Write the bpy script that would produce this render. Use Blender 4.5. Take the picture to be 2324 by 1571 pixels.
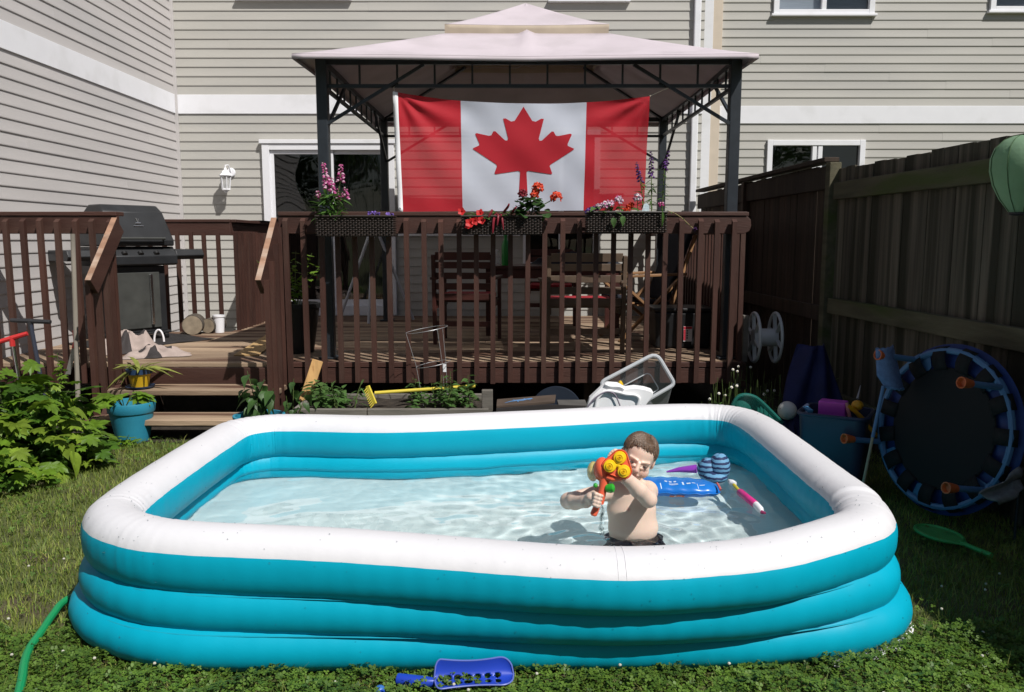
import bpy, bmesh, math, random
import numpy as np
from mathutils import Matrix, Vector, Euler, Quaternion

random.seed(11)
rng = np.random.default_rng(5)
scene = bpy.context.scene
for o in list(bpy.data.objects):
    bpy.data.objects.remove(o)
C = scene.collection
R = math.radians

# ------------------------------------------------------------ camera, sky, sun, exposure
CAM_H, PITCH, FPX, IMW, IMH = 1.5, R(7.4), 1850.0, 2323.0, 1571.0
cam_data = bpy.data.cameras.new('camera')
cam = bpy.data.objects.new('camera', cam_data)
C.objects.link(cam)
cam.location = (0, 0, CAM_H)
cam.rotation_euler = (R(90) - PITCH, 0, 0)
cam_data.sensor_fit = 'HORIZONTAL'
cam_data.sensor_width = 36.0
cam_data.lens = 36.0 * FPX / IMW
cam_data.clip_end = 500
cam_data.clip_start = 0.05
scene.camera = cam

SUN_EL, SUN_AZ = R(51), R(42)          # azimuth measured from behind the camera towards the right
sun_dir = Vector((math.sin(SUN_AZ) * math.cos(SUN_EL), -math.cos(SUN_AZ) * math.cos(SUN_EL), math.sin(SUN_EL)))
world = bpy.data.worlds.new('World')
scene.world = world
world.use_nodes = True
wn = world.node_tree
sky = wn.nodes.new('ShaderNodeTexSky')
sky.sky_type = 'NISHITA'
sky.sun_disc = False
sky.sun_elevation = SUN_EL
sky.sun_rotation = math.atan2(sun_dir.x, sun_dir.y)
sky.air_density = 1.0
sky.dust_density = 1.5
wn.links.new(sky.outputs[0], wn.nodes['Background'].inputs[0])
wn.nodes['Background'].inputs[1].default_value = 0.055
sd = bpy.data.lights.new('sun', 'SUN')
sd.energy = 5.0
sd.angle = R(0.53)
sd.color = (1.0, 0.97, 0.925)
sun = bpy.data.objects.new('sun', sd)
C.objects.link(sun)
sun.rotation_euler = sun_dir.to_track_quat('Z', 'Y').to_euler()
scene.view_settings.view_transform = 'Standard'
scene.view_settings.look = 'None'
scene.view_settings.exposure = -0.02
scene.view_settings.gamma = 1.0
scene.cycles.use_denoising = True
scene.cycles.max_bounces = 8
scene.cycles.transparent_max_bounces = 24
scene.cycles.sample_clamp_indirect = 6.0

# ------------------------------------------------------------ from a pixel of the photograph (2323 wide) to a place
def ray(px, py):
    u = (px - IMW / 2) / FPX
    v = (IMH / 2 - py) / FPX
    return Vector((u, math.cos(PITCH) + math.sin(PITCH) * v, -math.sin(PITCH) + math.cos(PITCH) * v))

def pz(px, py, z):
    r = ray(px, py)
    return Vector((0, 0, CAM_H)) + r * ((z - CAM_H) / r.z)

def pY(px, py, Y):
    r = ray(px, py)
    return Vector((0, 0, CAM_H)) + r * (Y / r.y)

def pX(px, py, X):
    r = ray(px, py)
    return Vector((0, 0, CAM_H)) + r * (X / r.x)

# ------------------------------------------------------------ objects
LOC = {}

def put(o, parent=None):
    C.objects.link(o)
    if parent is not None:
        o.parent = parent
        o.matrix_parent_inverse = Matrix.Translation(-LOC.get(parent.name, Vector((0, 0, 0))))
    return o

def tag(o, label=None, cat=None, group=None, kind=None):
    if label: o['label'] = label
    if cat: o['category'] = cat
    if group: o['group'] = group
    if kind: o['kind'] = kind
    return o

def root(name, label, cat, loc=(0, 0, 0), group=None):
    o = bpy.data.objects.new(name, None)
    o.empty_display_size = 0.05
    C.objects.link(o)
    o.location = loc
    LOC[o.name] = Vector(loc)
    return tag(o, label, cat, group)

class MB:
    def __init__(self, xf=None):
        self.v, self.f, self.m = [], [], []
        self.xf = xf

    def add(self, vs, fs, mi=0):
        b = len(self.v)
        if self.xf is not None:
            vs = [self.xf @ Vector(p) for p in vs]
        self.v += [tuple(p) for p in vs]
        self.f += [tuple(b + i for i in q) for q in fs]
        self.m += [mi] * len(fs)
        return self

    def box(self, c, s, rot=None, mi=0, taper=1.0):
        c = Vector(c)
        m = rot if isinstance(rot, Matrix) else (Euler(rot).to_matrix() if rot is not None else None)
        vs = []
        for z in (-1, 1):
            k = taper if z > 0 else 1.0
            for x, y in ((-1, -1), (1, -1), (1, 1), (-1, 1)):
                p = Vector((x * s[0] / 2 * k, y * s[1] / 2 * k, z * s[2] / 2))
                vs.append(c + (m @ p if m is not None else p))
        return self.add(vs, [(3, 2, 1, 0), (4, 5, 6, 7), (0, 1, 5, 4), (1, 2, 6, 5), (2, 3, 7, 6), (3, 0, 4, 7)], mi)

    def span(self, x0, x1, y0, y1, z0, z1, mi=0):
        return self.box(((x0 + x1) / 2, (y0 + y1) / 2, (z0 + z1) / 2), (x1 - x0, y1 - y0, z1 - z0), None, mi)

    def bar(self, a, b, w, h, up=(0, 0, 1), mi=0):
        a, b = Vector(a), Vector(b)
        d = (b - a)
        L = d.length
        d = d / L
        u = Vector(up)
        if abs(d.dot(u)) > 0.98: u = Vector((0, 1, 0))
        s = d.cross(u).normalized()
        t = s.cross(d)
        m = Matrix((s, d, t)).transposed()
        return self.box((a + b) / 2, (w, L, h), m, mi)

    def tube(self, pts, r, n=8, mi=0, caps=True, closed=False, flat=1.0):
        pts = [Vector(p) for p in pts]
        k = len(pts)
        rs = [r] * k if not hasattr(r, '__len__') else list(r)
        vs, fs = [], []
        prev = None
        for i, p in enumerate(pts):
            if closed:
                t = (pts[(i + 1) % k] - pts[i - 1])
            else:
                t = pts[min(i + 1, k - 1)] - pts[max(i - 1, 0)]
            t = t.normalized() if t.length > 1e-9 else Vector((0, 0, 1))
            if prev is None:
                a = Vector((0, 0, 1)) if abs(t.z) < 0.9 else Vector((1, 0, 0))
                s = t.cross(a).normalized()
            else:
                s = (prev - t * prev.dot(t))
                s = s.normalized() if s.length > 1e-9 else prev
            prev = s
            q = t.cross(s)
            for j in range(n):
                an = 2 * math.pi * j / n
                vs.append(p + (s * math.cos(an) + q * math.sin(an) * flat) * rs[i])
        for i in range(k if closed else k - 1):
            i2 = (i + 1) % k
            for j in range(n):
                j2 = (j + 1) % n
                fs.append((i * n + j, i * n + j2, i2 * n + j2, i2 * n + j))
        if caps and not closed:
            fs.append(tuple(range(n - 1, -1, -1)))
            fs.append(tuple((k - 1) * n + j for j in range(n)))
        return self.add(vs, fs, mi)

    def lathe(self, prof, n=24, c=(0, 0, 0), rot=None, mi=0, sx=1.0, sy=1.0):
        c = Vector(c)
        m = rot if isinstance(rot, Matrix) else (Euler(rot).to_matrix() if rot is not None else Matrix.Identity(3))
        vs, fs = [], []
        for (r, z) in prof:
            for j in range(n):
                a = 2 * math.pi * j / n
                vs.append(c + m @ Vector((r * math.cos(a) * sx, r * math.sin(a) * sy, z)))
        for i in range(len(prof) - 1):
            for j in range(n):
                j2 = (j + 1) % n
                fs.append((i * n + j, i * n + j2, (i + 1) * n + j2, (i + 1) * n + j))
        if prof[0][0] > 1e-6: fs.append(tuple(range(n - 1, -1, -1)))
        if prof[-1][0] > 1e-6: fs.append(tuple((len(prof) - 1) * n + j for j in range(n)))
        return self.add(vs, fs, mi)

    def ell(self, c, rad, rot=None, nu=14, nv=10, mi=0):
        prof = [(math.sin(math.pi * i / nv), -math.cos(math.pi * i / nv)) for i in range(nv + 1)]
        c = Vector(c)
        m = rot if isinstance(rot, Matrix) else (Euler(rot).to_matrix() if rot is not None else Matrix.Identity(3))
        vs, fs = [], []
        for (r, z) in prof:
            for j in range(nu):
                a = 2 * math.pi * j / nu
                vs.append(c + m @ Vector((r * math.cos(a) * rad[0], r * math.sin(a) * rad[1], z * rad[2])))
        for i in range(nv):
            for j in range(nu):
                j2 = (j + 1) % nu
                fs.append((i * nu + j, i * nu + j2, (i + 1) * nu + j2, (i + 1) * nu + j))
        return self.add(vs, fs, mi)

    def prism(self, poly, a, b, axis='Y', mi=0):
        """a flat outline [(p,q)] pushed from a to b along an axis"""
        n = len(poly)
        if axis == 'Y': f = lambda p, q, t: (p, t, q)
        elif axis == 'X': f = lambda p, q, t: (t, p, q)
        else: f = lambda p, q, t: (p, q, t)
        vs = [f(p, q, a) for p, q in poly] + [f(p, q, b) for p, q in poly]
        fs = [tuple(range(n)), tuple(range(2 * n - 1, n - 1, -1))]
        for i in range(n):
            j = (i + 1) % n
            fs.append((j, i, n + i, n + j))
        return self.add(vs, fs, mi)

    def grid(self, fn, nu, nv, mi=0, cu=False, cv=False):
        vs = [fn(i / (nu if cu else nu - 1), j / (nv if cv else nv - 1)) for i in range(nu) for j in range(nv)]
        fs = []
        for i in range(nu if cu else nu - 1):
            for j in range(nv if cv else nv - 1):
                i2, j2 = (i + 1) % nu, (j + 1) % nv
                fs.append((i * nv + j, i2 * nv + j, i2 * nv + j2, i * nv + j2))
        return self.add(vs, fs, mi)

    def mesh(self, name, mats, smooth=35, fix=True):
        me = bpy.data.meshes.new(name)
        me.from_pydata(self.v, [], self.f)
        for m in (mats if isinstance(mats, (list, tuple)) else [mats]):
            me.materials.append(m)
        if any(self.m):
            me.polygons.foreach_set('material_index', self.m)
        if fix:
            bm = bmesh.new()
            bm.from_mesh(me)
            bmesh.ops.recalc_face_normals(bm, faces=bm.faces)
            bm.to_mesh(me)
            bm.free()
        if smooth:
            me.polygons.foreach_set('use_smooth', [True] * len(me.polygons))
            me.set_sharp_from_angle(angle=R(smooth))
        me.update()
        return me

    def build(self, name, mats, parent=None, smooth=35, bevel=0, fix=True, thick=0, sub=0):
        o = bpy.data.objects.new(name, self.mesh(name, mats, smooth, fix))
        put(o, parent)
        if thick:
            s = o.modifiers.new('solid', 'SOLIDIFY'); s.thickness = thick; s.offset = 0
        if bevel:
            b = o.modifiers.new('bevel', 'BEVEL'); b.width = bevel; b.segments = 2; b.limit_method = 'ANGLE'
            b.harden_normals = False
        if sub:
            s = o.modifiers.new('sub', 'SUBSURF'); s.levels = sub; s.render_levels = sub
        return o

def inst(name, me, loc, rot=(0, 0, 0), parent=None, scale=(1, 1, 1), bevel=0):
    o = bpy.data.objects.new(name, me)
    o.location = loc
    o.rotation_euler = rot if not isinstance(rot, Matrix) else rot.to_euler()
    o.scale = scale
    put(o, parent)
    if bevel:
        b = o.modifiers.new('bevel', 'BEVEL'); b.width = bevel; b.segments = 2
    return o

def fast_mesh(name, V, F, mats, midx=None, smooth=False):
    """big meshes from numpy arrays: V (n,3), F list of equal-size faces (m,k)"""
    me = bpy.data.meshes.new(name)
    V = np.asarray(V, np.float32); F = np.asarray(F, np.int32)
    me.vertices.add(len(V)); me.vertices.foreach_set('co', V.ravel())
    k = F.shape[1]
    me.loops.add(F.size); me.loops.foreach_set('vertex_index', F.ravel())
    me.polygons.add(len(F))
    me.polygons.foreach_set('loop_start', np.arange(0, F.size, k, dtype=np.int32))
    for m in (mats if isinstance(mats, (list, tuple)) else [mats]):
        me.materials.append(m)
    if midx is not None: me.polygons.foreach_set('material_index', np.asarray(midx, np.int32))
    if smooth: me.polygons.foreach_set('use_smooth', np.ones(len(F), bool))
    me.update(calc_edges=True)
    me.validate()
    return me

def circle(n, r, c=(0, 0), a0=0, a1=2 * math.pi, closed=True):
    k = n if closed else n - 1
    return [(c[0] + r * math.cos(a0 + (a1 - a0) * i / k), c[1] + r * math.sin(a0 + (a1 - a0) * i / k)) for i in range(n)]

def catmull(P, n, closed=True):
    P = [np.array(p, float) for p in P]
    k = len(P)
    out = []
    seg = k if closed else k - 1
    for i in range(n):
        t = i / n * seg if closed else i / (n - 1) * seg
        j = min(int(t), seg - 1); u = t - j
        g = (lambda q: P[q % k]) if closed else (lambda q: P[max(0, min(k - 1, q))])
        p0, p1, p2, p3 = g(j - 1), g(j), g(j + 1), g(j + 2)
        out.append(0.5 * ((2 * p1) + (-p0 + p2) * u + (2 * p0 - 5 * p1 + 4 * p2 - p3) * u * u + (-p0 + 3 * p1 - 3 * p2 + p3) * u ** 3))
    return out

# ------------------------------------------------------------ materials
def M(name, col, rough=0.6, var=0.12, scale=6.0, bump=0.0, bscale=80.0, spec=0.4, metal=0.0, stretch=(1, 1, 1),
      rand=0.0, trans=0.0, sss=0.0, stain=None, stain_scale=2.0, stain_lo=0.5, stain_hi=0.65, sheen=0.0, coat=0.0, coords='pos', back=None):
    m = bpy.data.materials.new(name)
    m.use_nodes = True
    nt = m.node_tree
    N, L = nt.nodes, nt.links
    b = N['Principled BSDF']
    b.inputs['Roughness'].default_value = rough
    b.inputs['Specular IOR Level'].default_value = spec
    b.inputs['Metallic'].default_value = metal
    if coat: b.inputs['Coat Weight'].default_value = coat; b.inputs['Coat Roughness'].default_value = 0.15
    if sheen: b.inputs['Sheen Weight'].default_value = sheen
    if sss:
        b.inputs['Subsurface Weight'].default_value = sss
        b.inputs['Subsurface Radius'].default_value = (1.0, 0.35, 0.2)
        b.inputs['Subsurface Scale'].default_value = 0.008
    geo = N.new('ShaderNodeNewGeometry')
    src = geo.outputs['Position']
    if coords == 'obj':
        tc = N.new('ShaderNodeTexCoord'); src = tc.outputs['Object']
    mp = N.new('ShaderNodeMapping')
    mp.inputs['Scale'].default_value = stretch
    L.new(src, mp.inputs['Vector'])
    n1 = N.new('ShaderNodeTexNoise'); n1.inputs['Scale'].default_value = scale; n1.inputs['Detail'].default_value = 5
    L.new(mp.outputs[0], n1.inputs['Vector'])
    mr = N.new('ShaderNodeMapRange')
    mr.inputs['From Min'].default_value = 0.3; mr.inputs['From Max'].default_value = 0.7
    mr.inputs['To Min'].default_value = 1 - var; mr.inputs['To Max'].default_value = 1 + var
    L.new(n1.outputs['Fac'], mr.inputs['Value'])
    val = mr.outputs[0]
    if rand:
        oi = N.new('ShaderNodeObjectInfo')
        mr2 = N.new('ShaderNodeMapRange')
        mr2.inputs['To Min'].default_value = 1 - rand; mr2.inputs['To Max'].default_value = 1 + rand
        L.new(oi.outputs['Random'], mr2.inputs['Value'])
        mul = N.new('ShaderNodeMath'); mul.operation = 'MULTIPLY'
        L.new(val, mul.inputs[0]); L.new(mr2.outputs[0], mul.inputs[1]); val = mul.outputs[0]
    vm = N.new('ShaderNodeVectorMath'); vm.operation = 'SCALE'
    vm.inputs[0].default_value = col[:3]
    L.new(val, vm.inputs['Scale'])
    out = vm.outputs[0]
    if stain is not None:
        n2 = N.new('ShaderNodeTexNoise'); n2.inputs['Scale'].default_value = stain_scale; n2.inputs['Detail'].default_value = 6
        L.new(mp.outputs[0], n2.inputs['Vector'])
        mr3 = N.new('ShaderNodeMapRange')
        mr3.inputs['From Min'].default_value = stain_lo; mr3.inputs['From Max'].default_value = stain_hi
        L.new(n2.outputs['Fac'], mr3.inputs['Value'])
        mx = N.new('ShaderNodeMix'); mx.data_type = 'RGBA'
        L.new(mr3.outputs[0], mx.inputs['Factor'])
        L.new(out, mx.inputs['A']); mx.inputs['B'].default_value = (*stain, 1)
        out = mx.outputs['Result']
    L.new(out, b.inputs['Base Color'])
    if bump:
        nb = N.new('ShaderNodeTexNoise'); nb.inputs['Scale'].default_value = bscale; nb.inputs['Detail'].default_value = 4
        L.new(mp.outputs[0], nb.inputs['Vector'])
        bp = N.new('ShaderNodeBump'); bp.inputs['Strength'].default_value = bump; bp.inputs['Distance'].default_value = 0.01
        L.new(nb.outputs['Fac'], bp.inputs['Height'])
        L.new(bp.outputs[0], b.inputs['Normal'])
    if trans:
        tr = N.new('ShaderNodeBsdfTranslucent')
        L.new(out, tr.inputs['Color'])
        ms = N.new('ShaderNodeMixShader'); ms.inputs[0].default_value = trans
        L.new(b.outputs[0], ms.inputs[1]); L.new(tr.outputs[0], ms.inputs[2])
        L.new(ms.outputs[0], N['Material Output'].inputs['Surface'])
    return m

def see_through(m, amount):
    """let part of the light straight through a thin material"""
    nt = m.node_tree
    o = nt.nodes['Material Output']
    src = o.inputs['Surface'].links[0].from_socket
    t = nt.nodes.new('ShaderNodeBsdfTransparent')
    x = nt.nodes.new('ShaderNodeMixShader'); x.inputs[0].default_value = amount
    nt.links.new(src, x.inputs[1]); nt.links.new(t.outputs[0], x.inputs[2])
    nt.links.new(x.outputs[0], o.inputs['Surface'])
    return m

def glass(name, tint=(0.75, 0.8, 0.8), ior=1.5, rough=0.02, wav=0.0, gain=1.0):
    m = bpy.data.materials.new(name); m.use_nodes = True
    nt = m.node_tree; N, L = nt.nodes, nt.links
    N.remove(N['Principled BSDF'])
    t = N.new('ShaderNodeBsdfTransparent'); t.inputs[0].default_value = (*tint, 1)
    g = N.new('ShaderNodeBsdfGlossy'); g.inputs['Roughness'].default_value = rough
    g.inputs['Color'].default_value = (0.95, 0.95, 0.95, 1)
    fr = N.new('ShaderNodeFresnel'); fr.inputs['IOR'].default_value = ior
    mu = N.new('ShaderNodeMath'); mu.operation = 'MULTIPLY'; mu.inputs[1].default_value = gain; mu.use_clamp = True
    L.new(fr.outputs[0], mu.inputs[0])
    x = N.new('ShaderNodeMixShader')
    L.new(mu.outputs[0], x.inputs[0]); L.new(t.outputs[0], x.inputs[1]); L.new(g.outputs[0], x.inputs[2])
    L.new(x.outputs[0], N['Material Output'].inputs['Surface'])
    if wav:
        nz = N.new('ShaderNodeTexNoise'); nz.inputs['Scale'].default_value = 2.2; nz.inputs['Detail'].default_value = 0
        geo = N.new('ShaderNodeNewGeometry'); L.new(geo.outputs['Position'], nz.inputs['Vector'])
        bp = N.new('ShaderNodeBump'); bp.inputs['Strength'].default_value = wav; bp.inputs['Distance'].default_value = 0.02
        L.new(nz.outputs[0], bp.inputs['Height']); L.new(bp.outputs[0], g.inputs['Normal']); 
    return m

SID = M('vinyl_siding', (0.44, 0.425, 0.39), 0.5, 0.05, 1.5, 0.05, 160, stretch=(0.4, 0.4, 3), rand=0.03, stain=(0.385, 0.378, 0.355), stain_scale=0.9, stain_lo=0.52, stain_hi=0.75)
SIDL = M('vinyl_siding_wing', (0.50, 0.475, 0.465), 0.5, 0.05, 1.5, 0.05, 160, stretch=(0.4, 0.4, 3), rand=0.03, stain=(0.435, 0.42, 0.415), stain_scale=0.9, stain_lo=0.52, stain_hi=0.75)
WHT = M('white_trim', (0.80, 0.80, 0.83), 0.45, 0.03, 3, stain=(0.74, 0.74, 0.76), stain_scale=3)
BEIGE = M('beige_trim', (0.62, 0.53, 0.43), 0.5, 0.05)
GLASS = glass('window_glass', (0.75, 0.78, 0.78), 1.55, 0.015, 0.35, 1.6)
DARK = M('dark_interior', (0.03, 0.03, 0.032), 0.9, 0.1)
CURT = M('curtain', (0.10, 0.09, 0.085), 0.9, 0.15, 10)
RAILW = M('stained_wood', (0.058, 0.0235, 0.0165), 0.62, 0.22, 9, 0.25, 60, stretch=(1, 1, 0.25), rand=0.18, stain=(0.072, 0.038, 0.028), stain_scale=5, stain_lo=0.52, stain_hi=0.72)
RAILH = M('stained_rail_wood', (0.057, 0.0235, 0.017), 0.62, 0.22, 7, 0.25, 50, stretch=(0.25, 0.25, 2.0), rand=0.1, stain=(0.07, 0.036, 0.027), stain_scale=3, stain_lo=0.5, stain_hi=0.75)
RAILT = M('worn_rail_top', (0.30, 0.17, 0.11), 0.7, 0.3, 10, 0.3, 60, stretch=(0.5, 2, 1), stain=(0.42, 0.31, 0.24), stain_scale=6, stain_lo=0.45, stain_hi=0.65)
DECKW = M('deck_board_wood', (0.30, 0.215, 0.145), 0.75, 0.35, 6, 0.35, 60, stretch=(0.18, 2.2, 1), rand=0.22, stain=(0.10, 0.052, 0.032), stain_scale=3.0, stain_lo=0.46, stain_hi=0.6)
FENCEW = M('grey_fence_wood', (0.118, 0.10, 0.075), 0.85, 0.35, 10, 0.4, 60, stretch=(3, 3, 0.10), rand=0.3, stain=(0.032, 0.03, 0.018), stain_scale=3.0, stain_lo=0.42, stain_hi=0.58)
FENCER = M('fence_rail_wood', (0.10, 0.09, 0.055), 0.85, 0.3, 8, 0.4, 60, stretch=(2, 0.25, 2), rand=0.12, stain=(0.07, 0.085, 0.025), stain_scale=2.5, stain_lo=0.5, stain_hi=0.65)
FENCED = M('brown_fence_wood', (0.05, 0.033, 0.023), 0.85, 0.35, 8, 0.4, 60, stretch=(2, 2, 0.15), rand=0.3)
STEEL = M('gazebo_steel', (0.022, 0.027, 0.034), 0.42, 0.15, 12, spec=0.5)
CANO = M('canopy_fabric', (0.55, 0.485, 0.52), 0.85, 0.06, 3, 0.1, 400, trans=0.04, stain=(0.49, 0.435, 0.46), stain_scale=2.2)
VALA = M('canopy_valance', (0.42, 0.35, 0.27), 0.85, 0.1, 5, 0.1, 300)
TEAL = M('teal_vinyl', (0.0, 0.34, 0.485), 0.48, 0.04, 3, 0.05, 30, spec=0.22)
POOLW = M('white_vinyl', (0.67, 0.665, 0.69), 0.42, 0.02, 3, 0.08, 45, spec=0.35)
FLOORV = M('pool_floor_vinyl', (0.74, 0.84, 0.84), 0.5, 0.03, 3)
SOIL = M('dark_soil', (0.035, 0.027, 0.02), 0.95, 0.4, 20, 0.8, 90)
# ============================================================ GROUND
GRD = M('lawn_soil', (0.085, 0.10, 0.03), 0.95, 0.4, 6, 0.6, 60, stain=(0.075, 0.06, 0.035), stain_scale=3, stain_lo=0.5, stain_hi=0.62)
g = MB().add([(-60, -60, 0), (60, -60, 0), (60, 80, 0), (-60, 80, 0)], [(0, 1, 2, 3)]).build('ground', GRD, smooth=0)
tag(g, kind='structure')

# ============================================================ HOUSE
WY, WX0, WX1, LX, NY = 10.86, -4.36, 2.46, -4.36, 11.75
E_ = 0.1155
BAND0, BAND1 = 3.12, 3.36
DK = 0.506
house = root('townhouse', 'beige vinyl sided townhouse wing and back wall behind the deck', 'house', (-2, WY, 0))
nhouse = root('neighbour_house', 'neighbouring beige sided house with white windows above the fence', 'house', (5, NY, 0))

def rows(z_lo, z_hi):
    out = []
    z = BAND0
    while z > z_lo:
        out.append((z - E_, z)); z -= E_
    z = BAND1
    while z < z_hi:
        out.append((z, z + E_)); z += E_
    return out

def board_profile(h):
    # (out, up): outward distance and height; a lapped double-four vinyl face with its shadow lip
    return [(0.0, 0.0), (0.003, -0.003), (0.0105, -0.0035), (0.012, 0.001), (0.0115, 0.010), (0.007, h * 0.3), (0.0025, h), (0.0, h)]

_bm = {}
def siding_board(parent, axis, wall, a, b, z, mat):
    key = (axis, round(b - a, 3), mat.name)
    if key not in _bm:
        L = b - a
        pr = board_profile(E_)
        mb = MB()
        if axis == 'X':   # wall faces -Y
            mb.prism([(-o, u) for o, u in pr], 0, L, 'X')
            mb.v = [(x, y, zz) for x, y, zz in mb.v]
        else:             # wall faces +X, runs along Y
            mb.prism([(o, u) for o, u in pr], 0, L, 'Y')
        _bm[key] = mb.mesh('siding_board', mat, 30)
    if axis == 'X':
        return inst('siding_board', _bm[key], (a, wall, z), parent=parent)
    return inst('siding_board', _bm[key], (wall, a, z), parent=parent)

def wall_boards(parent, axis, wall, a, b, z_lo, z_hi, openings, mat):
    for z0, z1 in rows(z_lo, z_hi):
        cuts = sorted((o[0], o[1]) for o in openings if o[2] < z1 - 0.02 and o[3] > z0 + 0.02)
        x = a
        for c0, c1 in cuts:
            if c0 - x > 0.02: siding_board(parent, axis, wall, x, c0, z0, mat)
            x = max(x, c1)
        if b - x > 4.5:
            c = round(x + 0.3 + 0.1 * int(((z0 * 7.13) % 1.0) * (b - x - 0.8) * 10), 3)
            siding_board(parent, axis, wall, x, c, z0, mat)
            siding_board(parent, axis, wall - 0.0012 if axis == 'X' else wall + 0.0012, c + 0.001, b, z0, mat)
        elif b - x > 0.02: siding_board(parent, axis, wall, x, b, z0, mat)

# openings (x0, x1, z0, z1) on the back wall
dl, dr = pY(606, 500, WY).x, pY(894, 500, WY).x
dtop = pY(700, 331, WY).z
DOOR = (dl, dr, DK + 0.02, dtop)
wl, wr = pY(1190, 450, WY).x, pY(1356, 450, WY).x
KW = (wl, wr, pY(1270, 605, WY).z, pY(1270, 300, WY).z)
U1 = (pY(545, 0, WY).x, pY(790, 0, WY).x, 4.55, 5.7)
U2 = (pY(1252, 0, WY).x, pY(1420, 0, WY).x, 4.53, 5.7)
wall_boards(house, 'X', WY, WX0 + 0.03, WX1, 0.0, 5.3, [DOOR, KW, U1, U2], SID)
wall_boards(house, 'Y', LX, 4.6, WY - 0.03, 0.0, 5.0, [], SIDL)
# wall cores behind the boards
def wall_core(parent, a, b, y0, y1, z0, z1, ops, name='wall', mat=SID):
    mb = MB()
    xs = sorted({a, b, *[o[0] for o in ops], *[o[1] for o in ops]})
    for x0, x1 in zip(xs[:-1], xs[1:]):
        zs = sorted([(o[2], o[3]) for o in ops if o[0] <= x0 + 1e-6 and o[1] >= x1 - 1e-6])
        z = z0
        for c0, c1 in zs:
            if c0 > z: mb.span(x0, x1, y0, y1, z, c0)
            z = c1
        if z1 > z: mb.span(x0, x1, y0, y1, z, z1)
    return mb.build(name, mat, parent, 0)
wall_core(house, WX0 - 0.2, WX1, WY + 0.001, WY + 0.16, 0, 6.6, [DOOR, KW, U1, U2])
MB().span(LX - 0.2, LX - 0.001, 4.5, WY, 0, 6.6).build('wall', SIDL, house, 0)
MB().span(LX - 0.6, LX + 0.35, 4.5, WY, 6.6, 6.72).span(LX - 0.6, WX1, WY - 0.35, WY + 4, 6.6, 6.73).build('eave', WHT, house, 0)
MB().span(LX + 0.018, WX1, WY - 0.02, WY - 0.001, BAND0, BAND1).build('fascia_band', WHT, house, 0, 0.003)
MB().span(LX + 0.001, LX + 0.02, 4.6, WY - 0.02, BAND0, BAND1).build('fascia_band', WHT, house, 0, 0.003)
MB().span(LX + 0.003, LX + 0.045, WY - 0.045, WY - 0.003, 0, 5.2).build('corner_post', SIDL, house, 0, 0.004)

def window(parent, o, wy, mull, name='window', fw=0.055, depth=0.05, glass_in=0.05, curtain=None, sill=True, room=0.6):
    x0, x1, z0, z1 = o
    f = MB()
    y0, y1 = wy - depth, wy + 0.02
    f.span(x0 - 0.02, x0 + fw, y0, y1, z0, z1 + 0.02).span(x1 - fw, x1 + 0.02, y0, y1, z0, z1 + 0.02)
    f.span(x0 + fw, x1 - fw, y0 + 0.002, y1, z1 - fw, z1 + 0.018).span(x0 + fw, x1 - fw, y0 + 0.002, y1, z0, z0 + fw)
    fr = f.build(name, WHT, parent, 0, 0.004)
    xs = [x0 + fw] + [m for m in mull] + [x1 - fw]
    for i, m in enumerate(mull):
        MB().span(m - 0.03, m + 0.03, wy - depth + 0.012, wy + 0.03, z0 + fw, z1 - fw).build('mullion', WHT, fr, 0, 0.003)
    for a, b in zip(xs[:-1], xs[1:]):
        MB().add([(a, wy + 0.012, z0 + fw), (b, wy + 0.012, z0 + fw), (b, wy + 0.012, z1 - fw), (a, wy + 0.012, z1 - fw)], [(0, 1, 2, 3)]).build('pane', GLASS, fr, 0)
    if sill:
        MB().span(x0 - 0.05, x1 + 0.05, wy - depth - 0.02, wy + 0.01, z0 - 0.035, z0 - 0.002).build('sill', WHT, fr, 0, 0.004)
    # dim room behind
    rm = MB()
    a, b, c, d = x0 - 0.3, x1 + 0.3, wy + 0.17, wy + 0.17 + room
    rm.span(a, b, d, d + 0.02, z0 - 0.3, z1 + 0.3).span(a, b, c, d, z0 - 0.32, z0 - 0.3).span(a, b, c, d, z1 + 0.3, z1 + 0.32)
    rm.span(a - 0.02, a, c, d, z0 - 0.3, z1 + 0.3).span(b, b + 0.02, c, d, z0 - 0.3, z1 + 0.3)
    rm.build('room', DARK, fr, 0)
    return fr

# sliding patio door
door = MB()
fw = 0.075
door.span(dl - 0.02, dl + fw, WY - 0.06, WY + 0.03, DK, dtop + 0.02).span(dr - fw, dr + 0.02, WY - 0.06, WY + 0.03, DK, dtop + 0.02)
door.span(dl + fw, dr - fw, WY - 0.058, WY + 0.03, dtop - 0.06, dtop + 0.018).span(dl + fw, dr - fw, WY - 0.07, WY + 0.03, DK, DK + 0.13)
door.span(dl - 0.05, dr + 0.05, WY - 0.075, WY - 0.03, dtop + 0.021, dtop + 0.07)
sdoor = door.build('sliding_door', WHT, house, 0, 0.004)
mid = pY(754, 450, WY).x
for (a, b, yy, nm) in ((dl + fw, mid + 0.03, WY - 0.03, 0), (mid - 0.03, dr - fw, WY + 0.0, 1)):
    s = MB()
    w = 0.05
    s.span(a, a + w, yy, yy + 0.03, DK + 0.13, dtop - 0.06).span(b - w, b, yy, yy + 0.03, DK + 0.13, dtop - 0.06)
    s.span(a + w, b - w, yy + 0.001, yy + 0.03, dtop - 0.11, dtop - 0.06).span(a + w, b - w, yy + 0.001, yy + 0.03, DK + 0.13, DK + 0.21)
    s.build('door_sash', WHT, sdoor, 0, 0.003)
    MB().add([(a + w, yy + 0.015, DK + 0.21), (b - w, yy + 0.015, DK + 0.21), (b - w, yy + 0.015, dtop - 0.11), (a + w, yy + 0.015, dtop - 0.11)], [(0, 1, 2, 3)]).build('pane', GLASS, sdoor, 0)
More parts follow.
